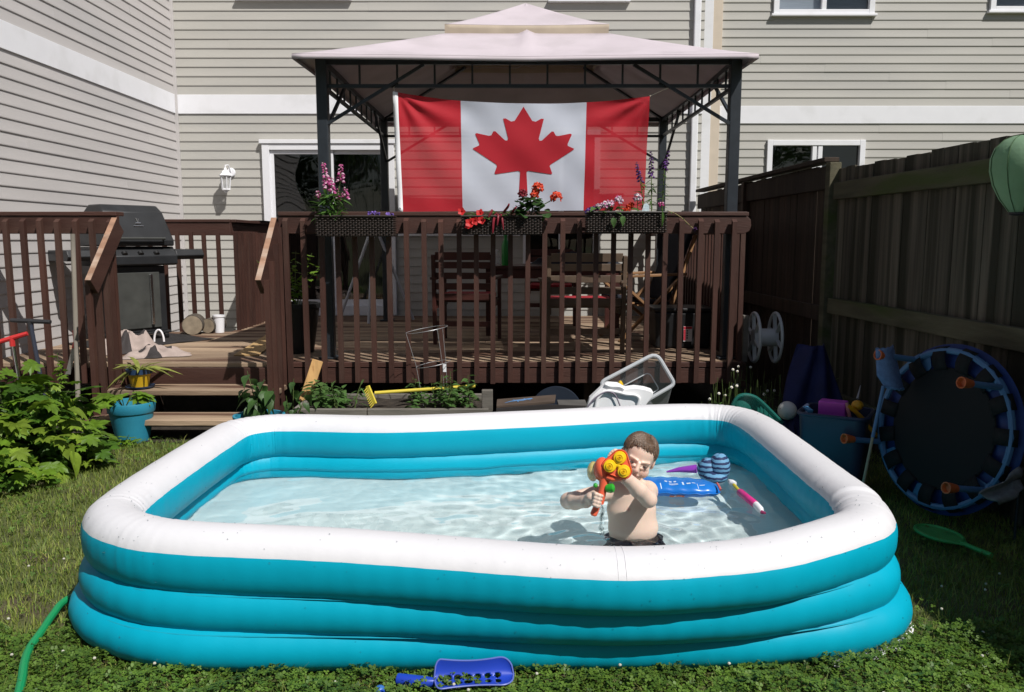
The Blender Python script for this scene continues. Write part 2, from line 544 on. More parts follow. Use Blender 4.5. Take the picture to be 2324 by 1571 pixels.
hz = pY(650, 545, WY).z
MB().tube([(dl + fw + 0.03, WY - 0.035, hz + 0.16), (dl + fw + 0.03, WY - 0.07, hz + 0.13), (dl + fw + 0.03, WY - 0.07, hz - 0.13), (dl + fw + 0.03, WY - 0.035, hz - 0.16)], 0.011).build('door_handle', M('handle_grey', (0.5, 0.5, 0.5), 0.4), sdoor)
cu = MB()
def curt(u, v):
    x = mid + 0.1 + (dr - mid - 0.2) * u
    return (x, WY + 0.2 + 0.025 * math.sin(u * 70) + 0.01 * math.sin(u * 31), DK + 0.1 + (dtop - DK - 0.1) * v)
cu.grid(curt, 90, 2).build('curtain', CURT, sdoor, 60)
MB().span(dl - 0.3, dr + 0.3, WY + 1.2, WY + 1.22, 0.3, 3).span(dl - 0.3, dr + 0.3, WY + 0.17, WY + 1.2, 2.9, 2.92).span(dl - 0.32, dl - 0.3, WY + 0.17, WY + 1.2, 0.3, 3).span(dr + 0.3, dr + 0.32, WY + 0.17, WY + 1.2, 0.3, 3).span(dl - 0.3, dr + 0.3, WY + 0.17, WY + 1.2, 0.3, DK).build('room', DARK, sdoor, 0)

window(house, KW, WY, [(wl + wr) / 2])
# white ledge under the window behind the flag
zl = pY(1100, 531, WY).z
MB().span(pY(905, 531, WY).x, wl - 0.06, WY - 0.06, WY - 0.018, zl - 0.03, zl + 0.03).build('ledge', WHT, house, 0, 0.004)
window(house, U1, WY, [(U1[0] + U1[1]) / 2])
window(house, U2, WY, [(U2[0] + U2[1]) / 2])

# neighbour
NX0 = 2.60
a0 = pY(1757, 10, NY).x; a1 = pY(1979, 10, NY).x; az = pY(1860, 33, NY).z
b0 = pY(1742, 340, NY).x; b1 = pY(1957, 340, NY).x; bz = pY(1850, 322, NY).z
c0 = pY(2247, 10, NY).x; cz = pY(2290, 26, NY).z
NW1 = (a0, a1, az, az + 1.1); NW2 = (b0, b1, 0.9, bz); NW3 = (c0, c0 + 1.3, cz, cz + 1.1)
wall_boards(nhouse, 'X', NY, NX0 + 0.25, 8.6, 0.4, 5.4, [NW1, NW2, NW3], SID)
wall_core(nhouse, WX1 + 0.002, 8.6, NY + 0.001, NY + 0.16, 0, 6.6, [NW1, NW2, NW3])
MB().span(NX0 + 0.25, 8.6, NY - 0.02, NY - 0.001, BAND0, BAND1).build('fascia_band', WHT, nhouse, 0, 0.003)
MB().span(2.5, 2.69 + 0.14 - 0.06, NY - 0.06, NY, 0, 5.4).build('corner_board', WHT, nhouse, 0, 0.004)
MB().span(2.772, NX0 + 0.30, NY - 0.05, NY, 0, 5.4).build('corner_board', BEIGE, nhouse, 0, 0.004)
MB().span(WX1 + 0.05, 8.8, NY - 0.35, NY + 4, 6.6, 6.73).build('eave', WHT, nhouse, 0)
w_ = window(nhouse, NW1, NY, [(a0 + a1) / 2])
BLIND = M('window_blind', (0.42, 0.45, 0.52), 0.7, 0.1, 20, stretch=(0.2, 1, 6))
MB().span(a0 + 0.02, a1 - 0.02, NY + 0.06, NY + 0.07, az, az + 1.1).build('blind', BLIND, w_, 0)
window(nhouse, NW2, NY, [(b0 + b1) / 2 - 0.02, (b0 + b1) / 2 + 0.06])
w_ = window(nhouse, NW3, NY, [c0 + 0.65])
MB().span(c0 + 0.02, c0 + 1.28, NY + 0.06, NY + 0.07, cz, cz + 1.1).build('blind', BLIND, w_, 0)

# downspout on the back wall
ds = MB()
xa = pY(1566, 300, WY).x
ds.span(xa, xa + 0.085, WY - 0.075, WY - 0.02, 0.1, 5.3)
dsp = ds.build('downspout', WHT, house, 0, 0.012)
for z in (1.6, 3.6):
    MB().span(xa - 0.012, xa + 0.097, WY - 0.08, WY - 0.018, z, z + 0.03).build('bracket', WHT, dsp, 0)

# ============================================================ WALL LAMP
lx, lz = pY(521, 410, WY).x, pY(521, 410, WY).z
lamp = root('wall_lamp', 'white carriage lantern wall lamp beside the sliding door', 'lamp', (lx, WY - 0.03, lz - 0.15))
LY = WY - 0.15
MB().lathe([(0.0, -0.012), (0.055, -0.012), (0.06, 0.0), (0.05, 0.01), (0, 0.012)], 16, (lx + 0.03, WY - 0.025, lz + 0.10), (R(90), 0, 0)).build('back_plate', WHT, lamp)
MB().tube([(lx + 0.03, WY - 0.03, lz + 0.1), (lx + 0.02, WY - 0.09, lz + 0.19), (lx, LY, lz + 0.18), (lx, LY, lz + 0.13)], 0.009).build('arm', WHT, lamp)
MB().lathe([(0.012, 0.15), (0.02, 0.14), (0.022, 0.12), (0.05, 0.105), (0.06, 0.075), (0.085, 0.062), (0.088, 0.05), (0.07, 0.048)], 6, (lx, LY, lz)).build('lamp_cap', WHT, lamp, 20)
fr = MB()
for k in range(6):
    a = math.pi / 3 * k
    p = (lx + 0.068 * math.cos(a), LY + 0.068 * math.sin(a))
    q = (lx + 0.05 * math.cos(a), LY + 0.05 * math.sin(a))
    fr.bar((*p, lz + 0.05), (*q, lz - 0.12), 0.01, 0.01, (math.cos(a), math.sin(a), 0))
fr.build('cage', WHT, lamp, 0)
MB().lathe([(0.055, -0.115), (0.058, -0.13), (0.03, -0.145), (0.012, -0.165), (0.0, -0.17)], 6, (lx, LY, lz)).build('lamp_base', WHT, lamp, 20)
LG = M('lamp_glass', (0.75, 0.75, 0.75), 0.2, 0.05); see_through(LG, 0.6)
MB().lathe([(0.062, 0.048), (0.046, -0.115)], 6, (lx, LY, lz)).build('glass', LG, lamp, 20)

# ============================================================ DECK
DX0, DX1, DF, DB, JY, JX = LX + 0.03, 1.87, 6.60, WY - 0.08, 8.95, -3.08
SX0, SX1 = -3.14, -1.88
deck = root('wooden_deck', 'brown stained wooden deck with slatted railings and steps', 'deck', (0, DF, 0))
y = DF - 0.02
k = 0
while y + 0.14 < DB:
    x0 = DX0 if y + 0.14 < JY else JX
    cut = random.uniform(-1.2, 0.6) if k % 2 else None
    segs = [(x0, DX1)] if cut is None else [(x0, cut - 0.002), (cut + 0.002, DX1)]
    for a, b in segs:
        MB().span(a, b, y, y + 0.138, DK - 0.034 + random.uniform(-0.002, 0.002), DK + random.uniform(-0.002, 0.002)).build('deck_board', DECKW, deck, 0, 0.004)
    y += 0.144
    k += 1
MB().span(SX1 + 0.02, DX1, DF - 0.058, DF - 0.022, DK - 0.16, DK - 0.036).build('rim_board', RAILH, deck, 0, 0.004)
MB().span(SX1 + 0.02, DX1, DF - 0.064, DF - 0.02, DK - 0.03, DK + 0.012).build('edge_board', RAILH, deck, 0, 0.004)
MB().span(DX0, SX1 + 0.018, DF - 0.052, DF - 0.022, DK - 0.17, DK - 0.036).build('rim_board', RAILH, deck, 0, 0.004)
MB().span(DX1 + 0.001, DX1 + 0.04, DF - 0.02, DB, DK - 0.2, DK + 0.0).build('rim_board', RAILH, deck, 0, 0.004)
for xx in (-4.2, -3.0, -1.85, -0.6, 0.65, 1.78):
    MB().span(xx - 0.045, xx + 0.045, DF + 0.1, DF + 0.19, 0, DK - 0.04).build('support_post', FENCED, deck, 0)
    MB().span(xx - 0.045, xx + 0.045, 9.2, 9.29, 0, DK - 0.04).build('support_post', FENCED, deck, 0)
# steps
for zt, y0 in ((0.337, 6.27), (0.17, 5.94)):
    for q in range(2):
        MB().span(SX0 - 0.05, SX1 + 0.05, y0 + q * 0.155, y0 + q * 0.155 + 0.15, zt - 0.042, zt + random.uniform(-0.002, 0.002)).build('stair_tread', DECKW, deck, 0, 0.006)
for xx in (SX0 - 0.02, SX1 - 0.02):
    MB().prism([(5.95, 0.0), (6.58, 0.0), (6.58, 0.45), (6.29, 0.29), (6.27, 0.29), (6.1, 0.126), (5.95, 0.126)], xx, xx + 0.04, 'X').build('stringer', RAILH, deck, 0)

BAL = MB().span(-0.019, 0.019, -0.019, 0.019, 0, 1.30)
BAL.v[4:8] = [(x, y, 1.30 + (0.018 if y > 0 else -0.006)) for x, y, z in BAL.v[4:8]]
BALM = BAL.mesh('baluster', RAILW, 0)
BAL2 = MB().span(-0.019, 0.019, -0.019, 0.019, 0, 1.16).mesh('baluster', RAILW, 0)

RT0, RT1 = 1.55, 1.69
def railing_x(x0, x1, y, bal_y, mesh, zb, pitch, off=0.0, rounded=False, skip=()):
    mb = MB()
    if rounded:
        prof = [(x0, RT0), (x1 - 0.02, RT0), (x1 + 0.02, RT0 + 0.02), (x1 + 0.035, RT0 + 0.06), (x1 + 0.03, RT1 - 0.03), (x1, RT1), (x0, RT1)]
        mb.prism(prof, y, y + 0.038, 'Y')
    else:
        mb.span(x0, x1, y, y + 0.038, RT0, RT1)
    r = mb.build('railing', RAILH, deck, 0, 0.004)
    MB().span(x0 + 0.001, x1 - 0.001, y - 0.01, y + 0.125, RT1 + 0.001, RT1 + 0.034).build('rail_cap', RAILH, r, 0, 0.005)
    x = x0 + off
    while x < x1 - 0.01:
        inst('baluster', mesh, (x + random.uniform(-0.004, 0.004), bal_y, zb + random.uniform(-0.006, 0.006)), (random.uniform(-0.004, 0.004), random.uniform(-0.006, 0.006), 0), r)
        x += pitch
    return r

def railing_y(x, y0, y1, bal_x, mesh, zb, pitch):
    mb = MB().span(x, x + 0.038, y0, y1, RT0, RT1)
    r = mb.build('railing', RAILH, deck, 0, 0.004)
    MB().span(x - 0.05, x + 0.09, y0, y1, RT1 + 0.001, RT1 + 0.034).build('rail_cap', RAILH, r, 0, 0.005)
    yy = y0 + 0.05
    while yy < y1 - 0.02:
        inst('baluster', mesh, (bal_x, yy, zb + random.uniform(-0.005, 0.005)), (random.uniform(-0.004, 0.004), 0, 0), r)
        yy += pitch
    return r

railing_x(SX1 + 0.02, DX1, DF - 0.04, DF - 0.0795, BALM, 0.352, 0.1365, 0.07, True)
railing_x(DX0 + 0.01, SX0, DF - 0.04, DF - 0.0795, BALM, 0.352, 0.1365, 0.04)
railing_y(DX1 - 0.05, DF + 0.05, DB, DX1 + 0.008, BAL2, 0.42, 0.12)
railing_y(JX - 0.019, JY + 0.04, DB, JX + 0.0385, BAL2, 0.42, 0.105)
railing_x(DX0 + 0.01, JX + 0.02, JY, JY - 0.02, BAL2, 0.42, 0.147, 0.1)
# stair rails
for sx in (SX0 + 0.0, SX1 - 0.0):
    a = Vector((sx, DF - 0.03, 1.62)); b = Vector((sx, DF - 0.50, 1.15))
    r = MB().bar(a, b, 0.04, 0.15).build('railing', RAILH, deck, 0, 0.005)
    dvec = (b - a).normalized(); nrm = Vector((0, -dvec.z, dvec.y)) * (-1 if dvec.y > 0 else 1)
    nrm = Vector((0, dvec.z, -dvec.y)); nrm = nrm if nrm.z > 0 else -nrm
    MB().bar(a + nrm * 0.0785, b + nrm * 0.0785, 0.043, 0.006).build('rail_cap', RAILT, r, 0, 0.002)
    sgn = -1 if sx < -2.5 else 1
    for t in (0.08, 0.36, 0.64, 0.93):
        p = a.lerp(b, t)
        zb = 0.36 - 0.30 * t
        MB().span(p.x + sgn * 0.04 - 0.019, p.x + sgn * 0.04 + 0.019, p.y - 0.019, p.y + 0.019, zb, p.z + 0.02).build('baluster', RAILW, r, 0)


# ============================================================ FENCE
def fence(name, label, x0, y0, x1, y1, top, mats, rails, cap, board_top):
    d = Vector((x1 - x0, y1 - y0, 0)); L = d.length; d.normalize()
    nrm = Vector((-d.y, d.x, 0))
    if nrm.x > 0: nrm = -nrm          # towards the yard
    f = root(name, label, 'fence', ((x0 + x1) / 2, (y0 + y1) / 2, 0))
    o = Vector((x0, y0, 0))
    rz = math.atan2(d.y, d.x)
    bw = 0.138
    bmsh = MB().span(0, bw, -0.009, 0.009, 0, 1.0).mesh('fence_board', mats[0], 0)
    s = 0.0
    while s < L - 0.05:
        h = board_top + random.uniform(-0.012, 0.006)
        p = o + d * s + nrm * random.uniform(-0.004, 0.003)
        inst('fence_board', bmsh, (p.x, p.y, -0.01), (0, 0, rz + random.uniform(-0.012, 0.012)), f, (1, 1, h + 0.01))
        s += bw + random.choice((0.002, 0.003, 0.004, 0.006, 0.012) if mats[0] is FENCEW else (0.004, 0.008, 0.012, 0.016))
    for (za, zb, th) in rails:
        a = o + nrm * (0.012 + th / 2); b = a + d * L
        MB().bar(a + Vector((0, 0, (za + zb) / 2)), b + Vector((0, 0, (za + zb) / 2)), th, zb - za).build('rail', mats[1], f, 0, 0.005)
    if cap:
        a = o + nrm * 0.02; b = a + d * L
        MB().bar(a + Vector((0, 0, top)), b + Vector((0, 0, top)), cap, 0.036).build('cap_board', mats[1], f, 0, 0.005)
    return f, o, d, nrm, L

fence_n = fence('wooden_fence', 'weathered grey fence beside the trampoline with mossy rails', 2.95, -1.0, 2.545, 6.42, 2.05, (FENCEW, FENCER), [(1.81, 1.94, 0.045), (0.93, 1.05, 0.05), (0.22, 0.33, 0.04)], 0.0, 2.05)
fence_f = fence('wooden_fence', 'dark brown capped fence beside the right end of the deck', 2.54, 6.56, 2.45, 10.7, 2.13, (FENCED, FENCED), [(1.90, 2.08, 0.04), (0.85, 0.97, 0.04)], 0.12, 2.10)
for (x, yy, h, f) in ((2.51, 6.49, 2.10, fence_n[0]), (2.93, 1.2, 2.1, fence_n[0]), (2.46, 8.7, 2.1, fence_f[0])):
    MB().span(x - 0.045, x + 0.045, yy - 0.045, yy + 0.045, 0, h).build('post', FENCER if f is fence_n[0] else FENCED, f, 0, 0.005)
# ============================================================ GAZEBO
GX0, GX1, GY0, GY1 = -1.54, 1.81, 6.84, 10.05
gz = root('gazebo', 'black metal gazebo with pale two tier fabric canopy', 'gazebo', ((GX0 + GX1) / 2, (GY0 + GY1) / 2, DK))
ZB1 = pY(1180, 140, GY0).z; ZB0 = pY(1180, 196, GY0).z
for x in (GX0, GX1):
    for yy in (GY0, GY1):
        o = MB().span(x - 0.045, x + 0.045, yy - 0.045, yy + 0.045, DK, ZB1 + 0.02).build('post', STEEL, gz, 0, 0.008)
        MB().span(x - 0.08, x + 0.08, yy - 0.08, yy + 0.08, DK + 0.003, DK + 0.02).build('foot_plate', STEEL, o, 0, 0.003)
def truss(a, b, nv):
    a, b = Vector(a), Vector(b)
    r = MB().bar(a + Vector((0, 0, ZB1)), b + Vector((0, 0, ZB1)), 0.035, 0.05).build('truss', STEEL, gz, 0)
    MB().bar(a + Vector((0, 0, ZB0)), b + Vector((0, 0, ZB0)), 0.028, 0.028).build('lower_chord', STEEL, r, 0)
    for i in range(1, nv):
        p = a.lerp(b, i / nv)
        MB().bar(p + Vector((0, 0, ZB0 + 0.014)), p + Vector((0, 0, ZB1 - 0.025)), 0.016, 0.016, (0, 1, 0)).build('strut', STEEL, r, 0)
    d = (b - a).normalized()
    off = Vector((d.y, -d.x, 0)) * 0.03
    for s, p in ((1, a), (-1, b)):
        q0 = p + d * s * 0.04 + Vector((0, 0, ZB0 - 0.30)) + off
        q1 = p + d * s * 0.83 + Vector((0, 0, ZB1 - 0.03)) + off
        MB().bar(q0, q1, 0.025, 0.025).build('brace', STEEL, r, 0)
    return r
truss((GX0, GY0, 0), (GX1, GY0, 0), 11)
truss((GX0, GY1, 0), (GX1, GY1, 0), 11)
truss((GX0, GY0, 0), (GX0, GY1, 0), 11)
truss((GX1, GY0, 0), (GX1, GY1, 0), 11)
gcx, gcy = (GX0 + GX1) / 2 + 0.0, (GY0 + GY1) / 2
TZ = 3.36; TH = 0.74
for x in (GX0, GX1):
    for yy in (GY0, GY1):
        MB().bar((x, yy, ZB1), (gcx + math.copysign(TH - 0.1, x - gcx), gcy + math.copysign(TH - 0.1, yy - gcy), TZ - 0.02), 0.025, 0.025).build('rafter', STEEL, gz, 0)
ex0, ex1 = -1.70, 1.905
ey0, ey1 = 6.53, 10.36
EZ = pY(1180, 133, ey0).z + 0.035
# main canopy: a hipped skirt with a little sag
cm = MB()
N1, N2 = 40, 8
def skirt(u, v):
    # u round the perimeter 0..1, v from eave to ridge
    t = (u * 4) % 1.0; side = int(u * 4) % 4
    co = [(ex0, ey0), (ex1, ey0), (ex1, ey1), (ex0, ey1)]
    ci = [(gcx - TH, gcy - TH), (gcx + TH, gcy - TH), (gcx + TH, gcy + TH), (gcx - TH, gcy + TH)]
    a, b = co[side], co[(side + 1) % 4]; c, d = ci[side], ci[(side + 1) % 4]
    e = (a[0] + (b[0] - a[0]) * t, a[1] + (b[1] - a[1]) * t)
    i = (c[0] + (d[0] - c[0]) * t, c[1] + (d[1] - c[1]) * t)
    m = math.sin(math.pi * t)
    sag = -0.05 * math.sin(math.pi * v) * m - 0.012 * m * (1 - v) + 0.02 * abs(math.sin(2 * math.pi * t)) * (1 - v) * 0.3
    ctr = 0.035 * math.exp(-((t - 0.5) / 0.03) ** 2) * v
    x = e[0] + (i[0] - e[0]) * v; yv = e[1] + (i[1] - e[1]) * v
    inn = 0.04 * m * (1 - v)
    yv += inn * (1 if side == 0 else -1 if side == 2 else 0)
    x += inn * (-1 if side == 1 else 1 if side == 3 else 0)
    return (x, yv, EZ + (TZ - EZ) * (v ** 1.08) + sag + ctr)
cm.grid(skirt, 160, 10, cu=True)
canopy = cm.build('canopy', CANO, gz, 60, thick=0.004)
hm = MB()
def hem(u, v):
    p = Vector(skirt(u, 0.0))
    return (p.x, p.y, p.z - 0.002 - 0.035 * v)
hm.grid(hem, 160, 2, cu=True)
hm.build('hem', CANO, canopy, 60, thick=0.003)
# upper tier
T0 = 0.745; tz = 3.44; PZ = pY(1183, 8, gcy).z
up = MB()
def tier(u, v):
    t = (u * 4) % 1.0; side = int(u * 4) % 4
    co = [(-T0, -T0), (T0, -T0), (T0, T0), (-T0, T0)]
    a, b = co[side], co[(side + 1) % 4]
    x = (a[0] + (b[0] - a[0]) * t) * (1 - v); yy = (a[1] + (b[1] - a[1]) * t) * (1 - v)
    m = math.sin(math.pi * t)
    return (gcx + x, gcy + yy, tz + (PZ - tz) * v ** 1.12 - 0.02 * m * math.sin(math.pi * v) - 0.01 * m * (1 - v))
up.grid(tier, 96, 10, cu=True)
upo = up.build('upper_canopy', CANO, gz, 60, thick=0.004)
vl = MB()
def valance(u, v):
    p = Vector(tier(u, 0.0))
    w = 0.008 * math.sin(u * 57) * v + 0.006 * math.sin(u * 23 + 1) * v
    c = Vector((gcx - p.x, gcy - p.y, 0)).normalized()
    return (p.x + c.x * w, p.y + c.y * w, p.z - 0.002 - 0.125 * v)
vl.grid(valance, 128, 5, cu=True)
vl.build('valance', VALA, upo, 60, thick=0.003)

# ============================================================ FLAG
FY = 6.70
FRED = M('flag_red', (0.50, 0.012, 0.026), 0.75, 0.05, 5, 0.08, 300, trans=0.2)
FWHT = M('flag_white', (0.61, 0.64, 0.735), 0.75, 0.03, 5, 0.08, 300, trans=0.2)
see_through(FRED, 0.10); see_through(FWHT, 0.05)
SLV = M('flag_sleeve', (0.82, 0.82, 0.84), 0.7, 0.04)
tl, trr = pY(901, 209, FY), pY(1474, 219, FY)
bl, br = pY(913, 481, FY), pY(1461, 477, FY)
def flag_pt(s, t, off=0.0):
    """s 0..1 along, t 0..1 down"""
    top = tl.lerp(trr, s); bot = bl.lerp(br, s)
    sagt = 0.075 * (1 - (2 * s - 1) ** 2) * (1 - t) ** 1.0
    p = top.lerp(bot, t)
    fold = 0.022 * math.sin(6.0 * s + 2.2 * t + 0.6) + 0.014 * math.sin(11 * s - 5 * t) * (1 - t) + 0.007 * math.sin(17 * s + 9 * t) * t + 0.004 * math.sin(31 * s - 13 * t + 1)
    # strain folds from the two tied corners
    for (cs, ct, sg) in ((0, 0, 1), (1, 0, -1)):
        dx = (s - cs) * sg * 2.0; dy = (t - ct)
        rr = math.hypot(dx, dy)
        an = math.atan2(dy, dx + 1e-6)
        fold += 0.024 * math.sin(an * 11) * math.exp(-rr * 2.2) * min(1, rr * 5)
    return Vector((p.x, p.y + fold * 0.8 - off, p.z - sagt))
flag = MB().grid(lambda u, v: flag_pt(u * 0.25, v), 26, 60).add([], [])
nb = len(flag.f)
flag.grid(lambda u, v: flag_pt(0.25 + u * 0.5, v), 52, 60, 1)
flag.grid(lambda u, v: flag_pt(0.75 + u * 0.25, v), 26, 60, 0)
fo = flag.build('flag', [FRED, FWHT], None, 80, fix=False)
tag(fo, 'red and white maple leaf flag tied under the gazebo', 'flag')
MB().grid(lambda u, v: flag_pt(-0.018 + 0.02 * u, v, 0.003), 3, 40).build('sleeve', SLV, fo, 80, fix=False, thick=0.004)
for t in (0.02, 0.975):
    MB().tube([flag_pt(-0.011, t, 0.006) + Vector((0.008 * math.cos(a), 0, 0.008 * math.sin(a))) for a in np.linspace(0, 6.283, 10)[:-1]], 0.002, 5, closed=True).build('grommet', STEEL, fo)
half = [(0, 1.0), (0.15, 0.715), (0.21, 0.70), (0.30, 0.76), (0.345, 0.755), (0.262, 0.36), (0.275, 0.315), (0.315, 0.32), (0.48, 0.50), (0.515, 0.495), (0.55, 0.415), (0.59, 0.405),
        (0.80, 0.45), (0.825, 0.43), (0.755, 0.24), (0.76, 0.205), (0.87, 0.145), (0.86, 0.125), (0.47, -0.165), (0.455, -0.20), (0.50, -0.345), (0.485, -0.365), (0.09, -0.29), (0.055, -0.31), (0.075, -0.74)]
leafpoly = [(x, z) for x, z in half] + [(-x, z) for x, z in reversed(half[1:])]
from mathutils.geometry import delaunay_2d_cdt
fw_m = (trr - tl).length; fh_m = (tl - bl).length
out2 = []
nlp = len(leafpoly)
for i in range(nlp):
    (x0_, z0_), (x1_, z1_) = leafpoly[i], leafpoly[(i + 1) % nlp]
    k_ = max(1, int(math.hypot(x1_ - x0_, z1_ - z0_) / 0.06))
    out2 += [(x0_ + (x1_ - x0_) * j / k_, z0_ + (z1_ - z0_) * j / k_) for j in range(k_)]
def in_poly(P, x, yv):
    c = False; j = len(P) - 1
    for i in range(len(P)):
        if (P[i][1] > yv) != (P[j][1] > yv) and x < (P[j][0] - P[i][0]) * (yv - P[i][1]) / (P[j][1] - P[i][1]) + P[i][0]: c = not c
        j = i
    return c
inner = [(x, z) for x in np.arange(-0.87, 0.88, 0.06) for z in np.arange(-0.75, 1.0, 0.06) if in_poly(leafpoly, x, z)]
pts2 = [Vector(p) for p in out2 + inner]
rv, re, rf, _, _, _ = delaunay_2d_cdt(pts2, [], [list(range(len(out2)))], 1, 1e-5)
me = bpy.data.meshes.new('maple_leaf')
lv = []
for p in rv:
    tt = 0.03 + (1.0 - p.y) / 1.74 * 0.80
    ss = 0.5 + p.x * (0.80 / 1.74) * fh_m / fw_m * 1.09
    lv.append(flag_pt(ss, tt, 0.0035))
me.from_pydata(lv, [], rf)
FLEAF = M('flag_leaf_red', (0.45, 0.012, 0.025), 0.75, 0.05, 5, 0.08, 300, trans=0.15)
me.materials.append(FLEAF)
me.polygons.foreach_set('use_smooth', [True] * len(me.polygons))
put(bpy.data.objects.new('maple_leaf', me), fo)
STR = M('string', (0.7, 0.65, 0.5), 0.8)
MB().tube([flag_pt(1.0, 0.0), pY(1502, 206, 6.78), pY(1531, 194, 6.85)], 0.003, 5).build('tie_string', STR, fo)
MB().tube([flag_pt(-0.01, 0.0), pY(893, 200, 6.82), pY(897, 194, 6.84)], 0.003, 5).build('tie_string', STR, fo)

# ============================================================ POOL
WATER_Z = 0.222
top_c = [(-1.57, 3.25), (-1.575, 3.7), (-1.565, 4.15), (-1.54, 4.42), (-1.40, 4.56), (-1.2, 4.58), (-0.65, 4.55), (0.1, 4.68), (0.77, 4.84), (1.12, 4.88), (1.33, 4.81), (1.41, 4.58),
         (1.415, 4.1), (1.405, 3.5), (1.40, 3.2), (1.34, 2.99), (1.18, 2.86), (0.88, 2.70), (0.62, 2.64), (0.38, 2.615), (0.10, 2.635), (-0.2, 2.675), (-0.6, 2.725), (-1.13, 2.775), (-1.37, 2.86), (-1.53, 3.02)]
bot_c = [(-1.66, 3.25), (-1.67, 3.7), (-1.66, 4.15), (-1.62, 4.42), (-1.46, 4.56), (-1.2, 4.59), (-0.65, 4.56), (0.1, 4.68), (0.77, 4.84), (1.15, 4.90), (1.40, 4.83), (1.48, 4.6),
         (1.49, 4.1), (1.495, 3.55), (1.485, 3.25), (1.42, 2.99), (1.24, 2.85), (0.88, 2.77), (0.62, 2.75), (0.38, 2.74), (0.10, 2.74), (-0.2, 2.738), (-0.6, 2.735), (-1.13, 2.74), (-1.43, 2.85), (-1.60, 3.02)]
NP = 560
TC = np.array(catmull(top_c, NP)); BC = np.array(catmull(bot_c, NP))
MC = TC * 0.58 + BC * 0.42
fr_ = np.exp(-((TC[:, 0] - 0.42) / 0.85) ** 2) * (TC[:, 1] < 3.2)
MC[:, 1] += 0.0 * fr_
def normals2(P):
    t = np.roll(P, -2, 0) - np.roll(P, 2, 0)
    t /= np.linalg.norm(t, axis=1)[:, None]
    n = np.stack([t[:, 1], -t[:, 0]], 1)
    c = P.mean(0)
    if ((P - c) * n).sum() < 0: n = -n
    return n, t
def ring(C2, hw, z0, z1, seed, NA=36, crest_drop=0.0, wr=0.0, sup=0.82):
    n, t = normals2(C2)
    zc = (z0 + z1) / 2; hz = (z1 - z0) / 2
    curv = np.linalg.norm(np.roll(t, -6, 0) - np.roll(t, 6, 0), axis=1)
    cw = np.clip((curv - 0.10) * 4, 0, 1) + 0.42 * (np.abs(C2[:, 0]) > 1.3) * (0.5 + 0.5 * np.sin(np.arange(NP) * 0.21))
    s = np.cumsum(np.linalg.norm(np.roll(C2, -1, 0) - C2, axis=1))
    r = np.random.default_rng(seed)
    ph = s * 165 + 2.5 * np.sin(s * 9) + 1.7 * np.sin(s * 23)
    V = np.zeros((NP, NA, 3))
    zz = np.zeros((NP, NA))
    dr = crest_drop * fr_ if not np.isscalar(crest_drop) or crest_drop else np.zeros(NP)
    for a in range(NA):
        an = 2 * math.pi * a / NA
        ca, sa = math.cos(an), math.sin(an)
        cx = math.copysign(abs(ca) ** sup, ca); sz = math.copysign(abs(sa) ** sup, sa)
        # wrinkles: on the inner side of corners and just under the outer seam
        w = wr * (0.5 * np.sin(ph) + 0.35 * np.sin(ph * 1.73 + 1) + 0.25 * np.sin(ph * 0.57 + 2 * sa)) * cw * (0.25 + 0.75 * np.abs(np.sin(s * 7.3 + 1.3 * np.sin(s * 3.1)))) * ((0.45 + 0.55 * max(0, -ca)) if sa > -0.1 else 0.22)
        w2 = 0.0009 * np.sin(s * 31 + an * 2) + 0.0006 * np.sin(s * 77 + 3)
        off = cx * (hw + (w + w2))
        V[:, a, 0] = C2[:, 0] + n[:, 0] * off
        V[:, a, 1] = C2[:, 1] + n[:, 1] * off
        V[:, a, 2] = zc + sz * hz + w * sz * 0.6 - dr * (0.5 + 0.5 * sz)
        zz[:, a] = sz
    idx = np.arange(NP * NA).reshape(NP, NA)
    i2 = np.roll(idx, -1, 0)
    F = np.stack([idx, np.roll(idx, -1, 1), np.roll(i2, -1, 1), i2], -1).reshape(-1, 4)
    return V.reshape(-1, 3), F
pool = root('inflatable_pool', 'large teal and white inflatable paddling pool on the lawn', 'pool', (0, 3.7, 0))
# bottom and middle rings
V, F = ring(BC, 0.112, -0.004, 0.182, 1, wr=0.0010, sup=0.95)
put(bpy.data.objects.new('bottom_ring', fast_mesh('bottom_ring', V, F, TEAL, None, True)), pool)
V, F = ring(MC, 0.106, 0.122, 0.322, 2, wr=0.0014, sup=0.95)
put(bpy.data.objects.new('middle_ring', fast_mesh('middle_ring', V, F, TEAL, None, True)), pool)
NA = 48
V, F = ring(TC, 0.116, 0.257, 0.508, 3, NA, crest_drop=0.034, wr=0.0055, sup=0.88)
a_idx = (np.arange(NP * NA) % NA)
an = 2 * np.pi * (np.arange(NA) + 0.5) / NA
white = np.where(np.cos(an) > 0, np.sin(an) > 0.36, np.sin(an) > 0.34)
mid_ = np.tile(white.astype(int), NP)
o = put(bpy.data.objects.new('top_ring', fast_mesh('top_ring', V, F, [TEAL, POOLW], mid_, True)), pool)
# welded seams
n, t = normals2(TC)
for C2, hw, z in ((TC, 0.106, 0.298),):
    pass
SEAM = M('seam_vinyl', (0.01, 0.33, 0.46), 0.35, 0.05)
for (C2, hw, z, nm) in ((MC * 0.45 + TC * 0.55, 0.088, 0.286, 1), (MC * 0.5 + BC * 0.5, 0.092, 0.152, 2)):
    n, t = normals2(C2)
    q = C2 + n * hw
    MB().tube([(p[0], p[1], z) for p in q[::2]], 0.003, 6, closed=True).build('seam', SEAM, pool)
# floor
fl = MC
ci = fl.mean(0)
vs = [(p[0], p[1], 0.012) for p in BC] + [(ci[0], ci[1], 0.012)]
fs = [(i, (i + 1) % NP, NP) for i in range(NP)]
MB().add(vs, fs).build('pool_floor', FLOORV, pool, 0)
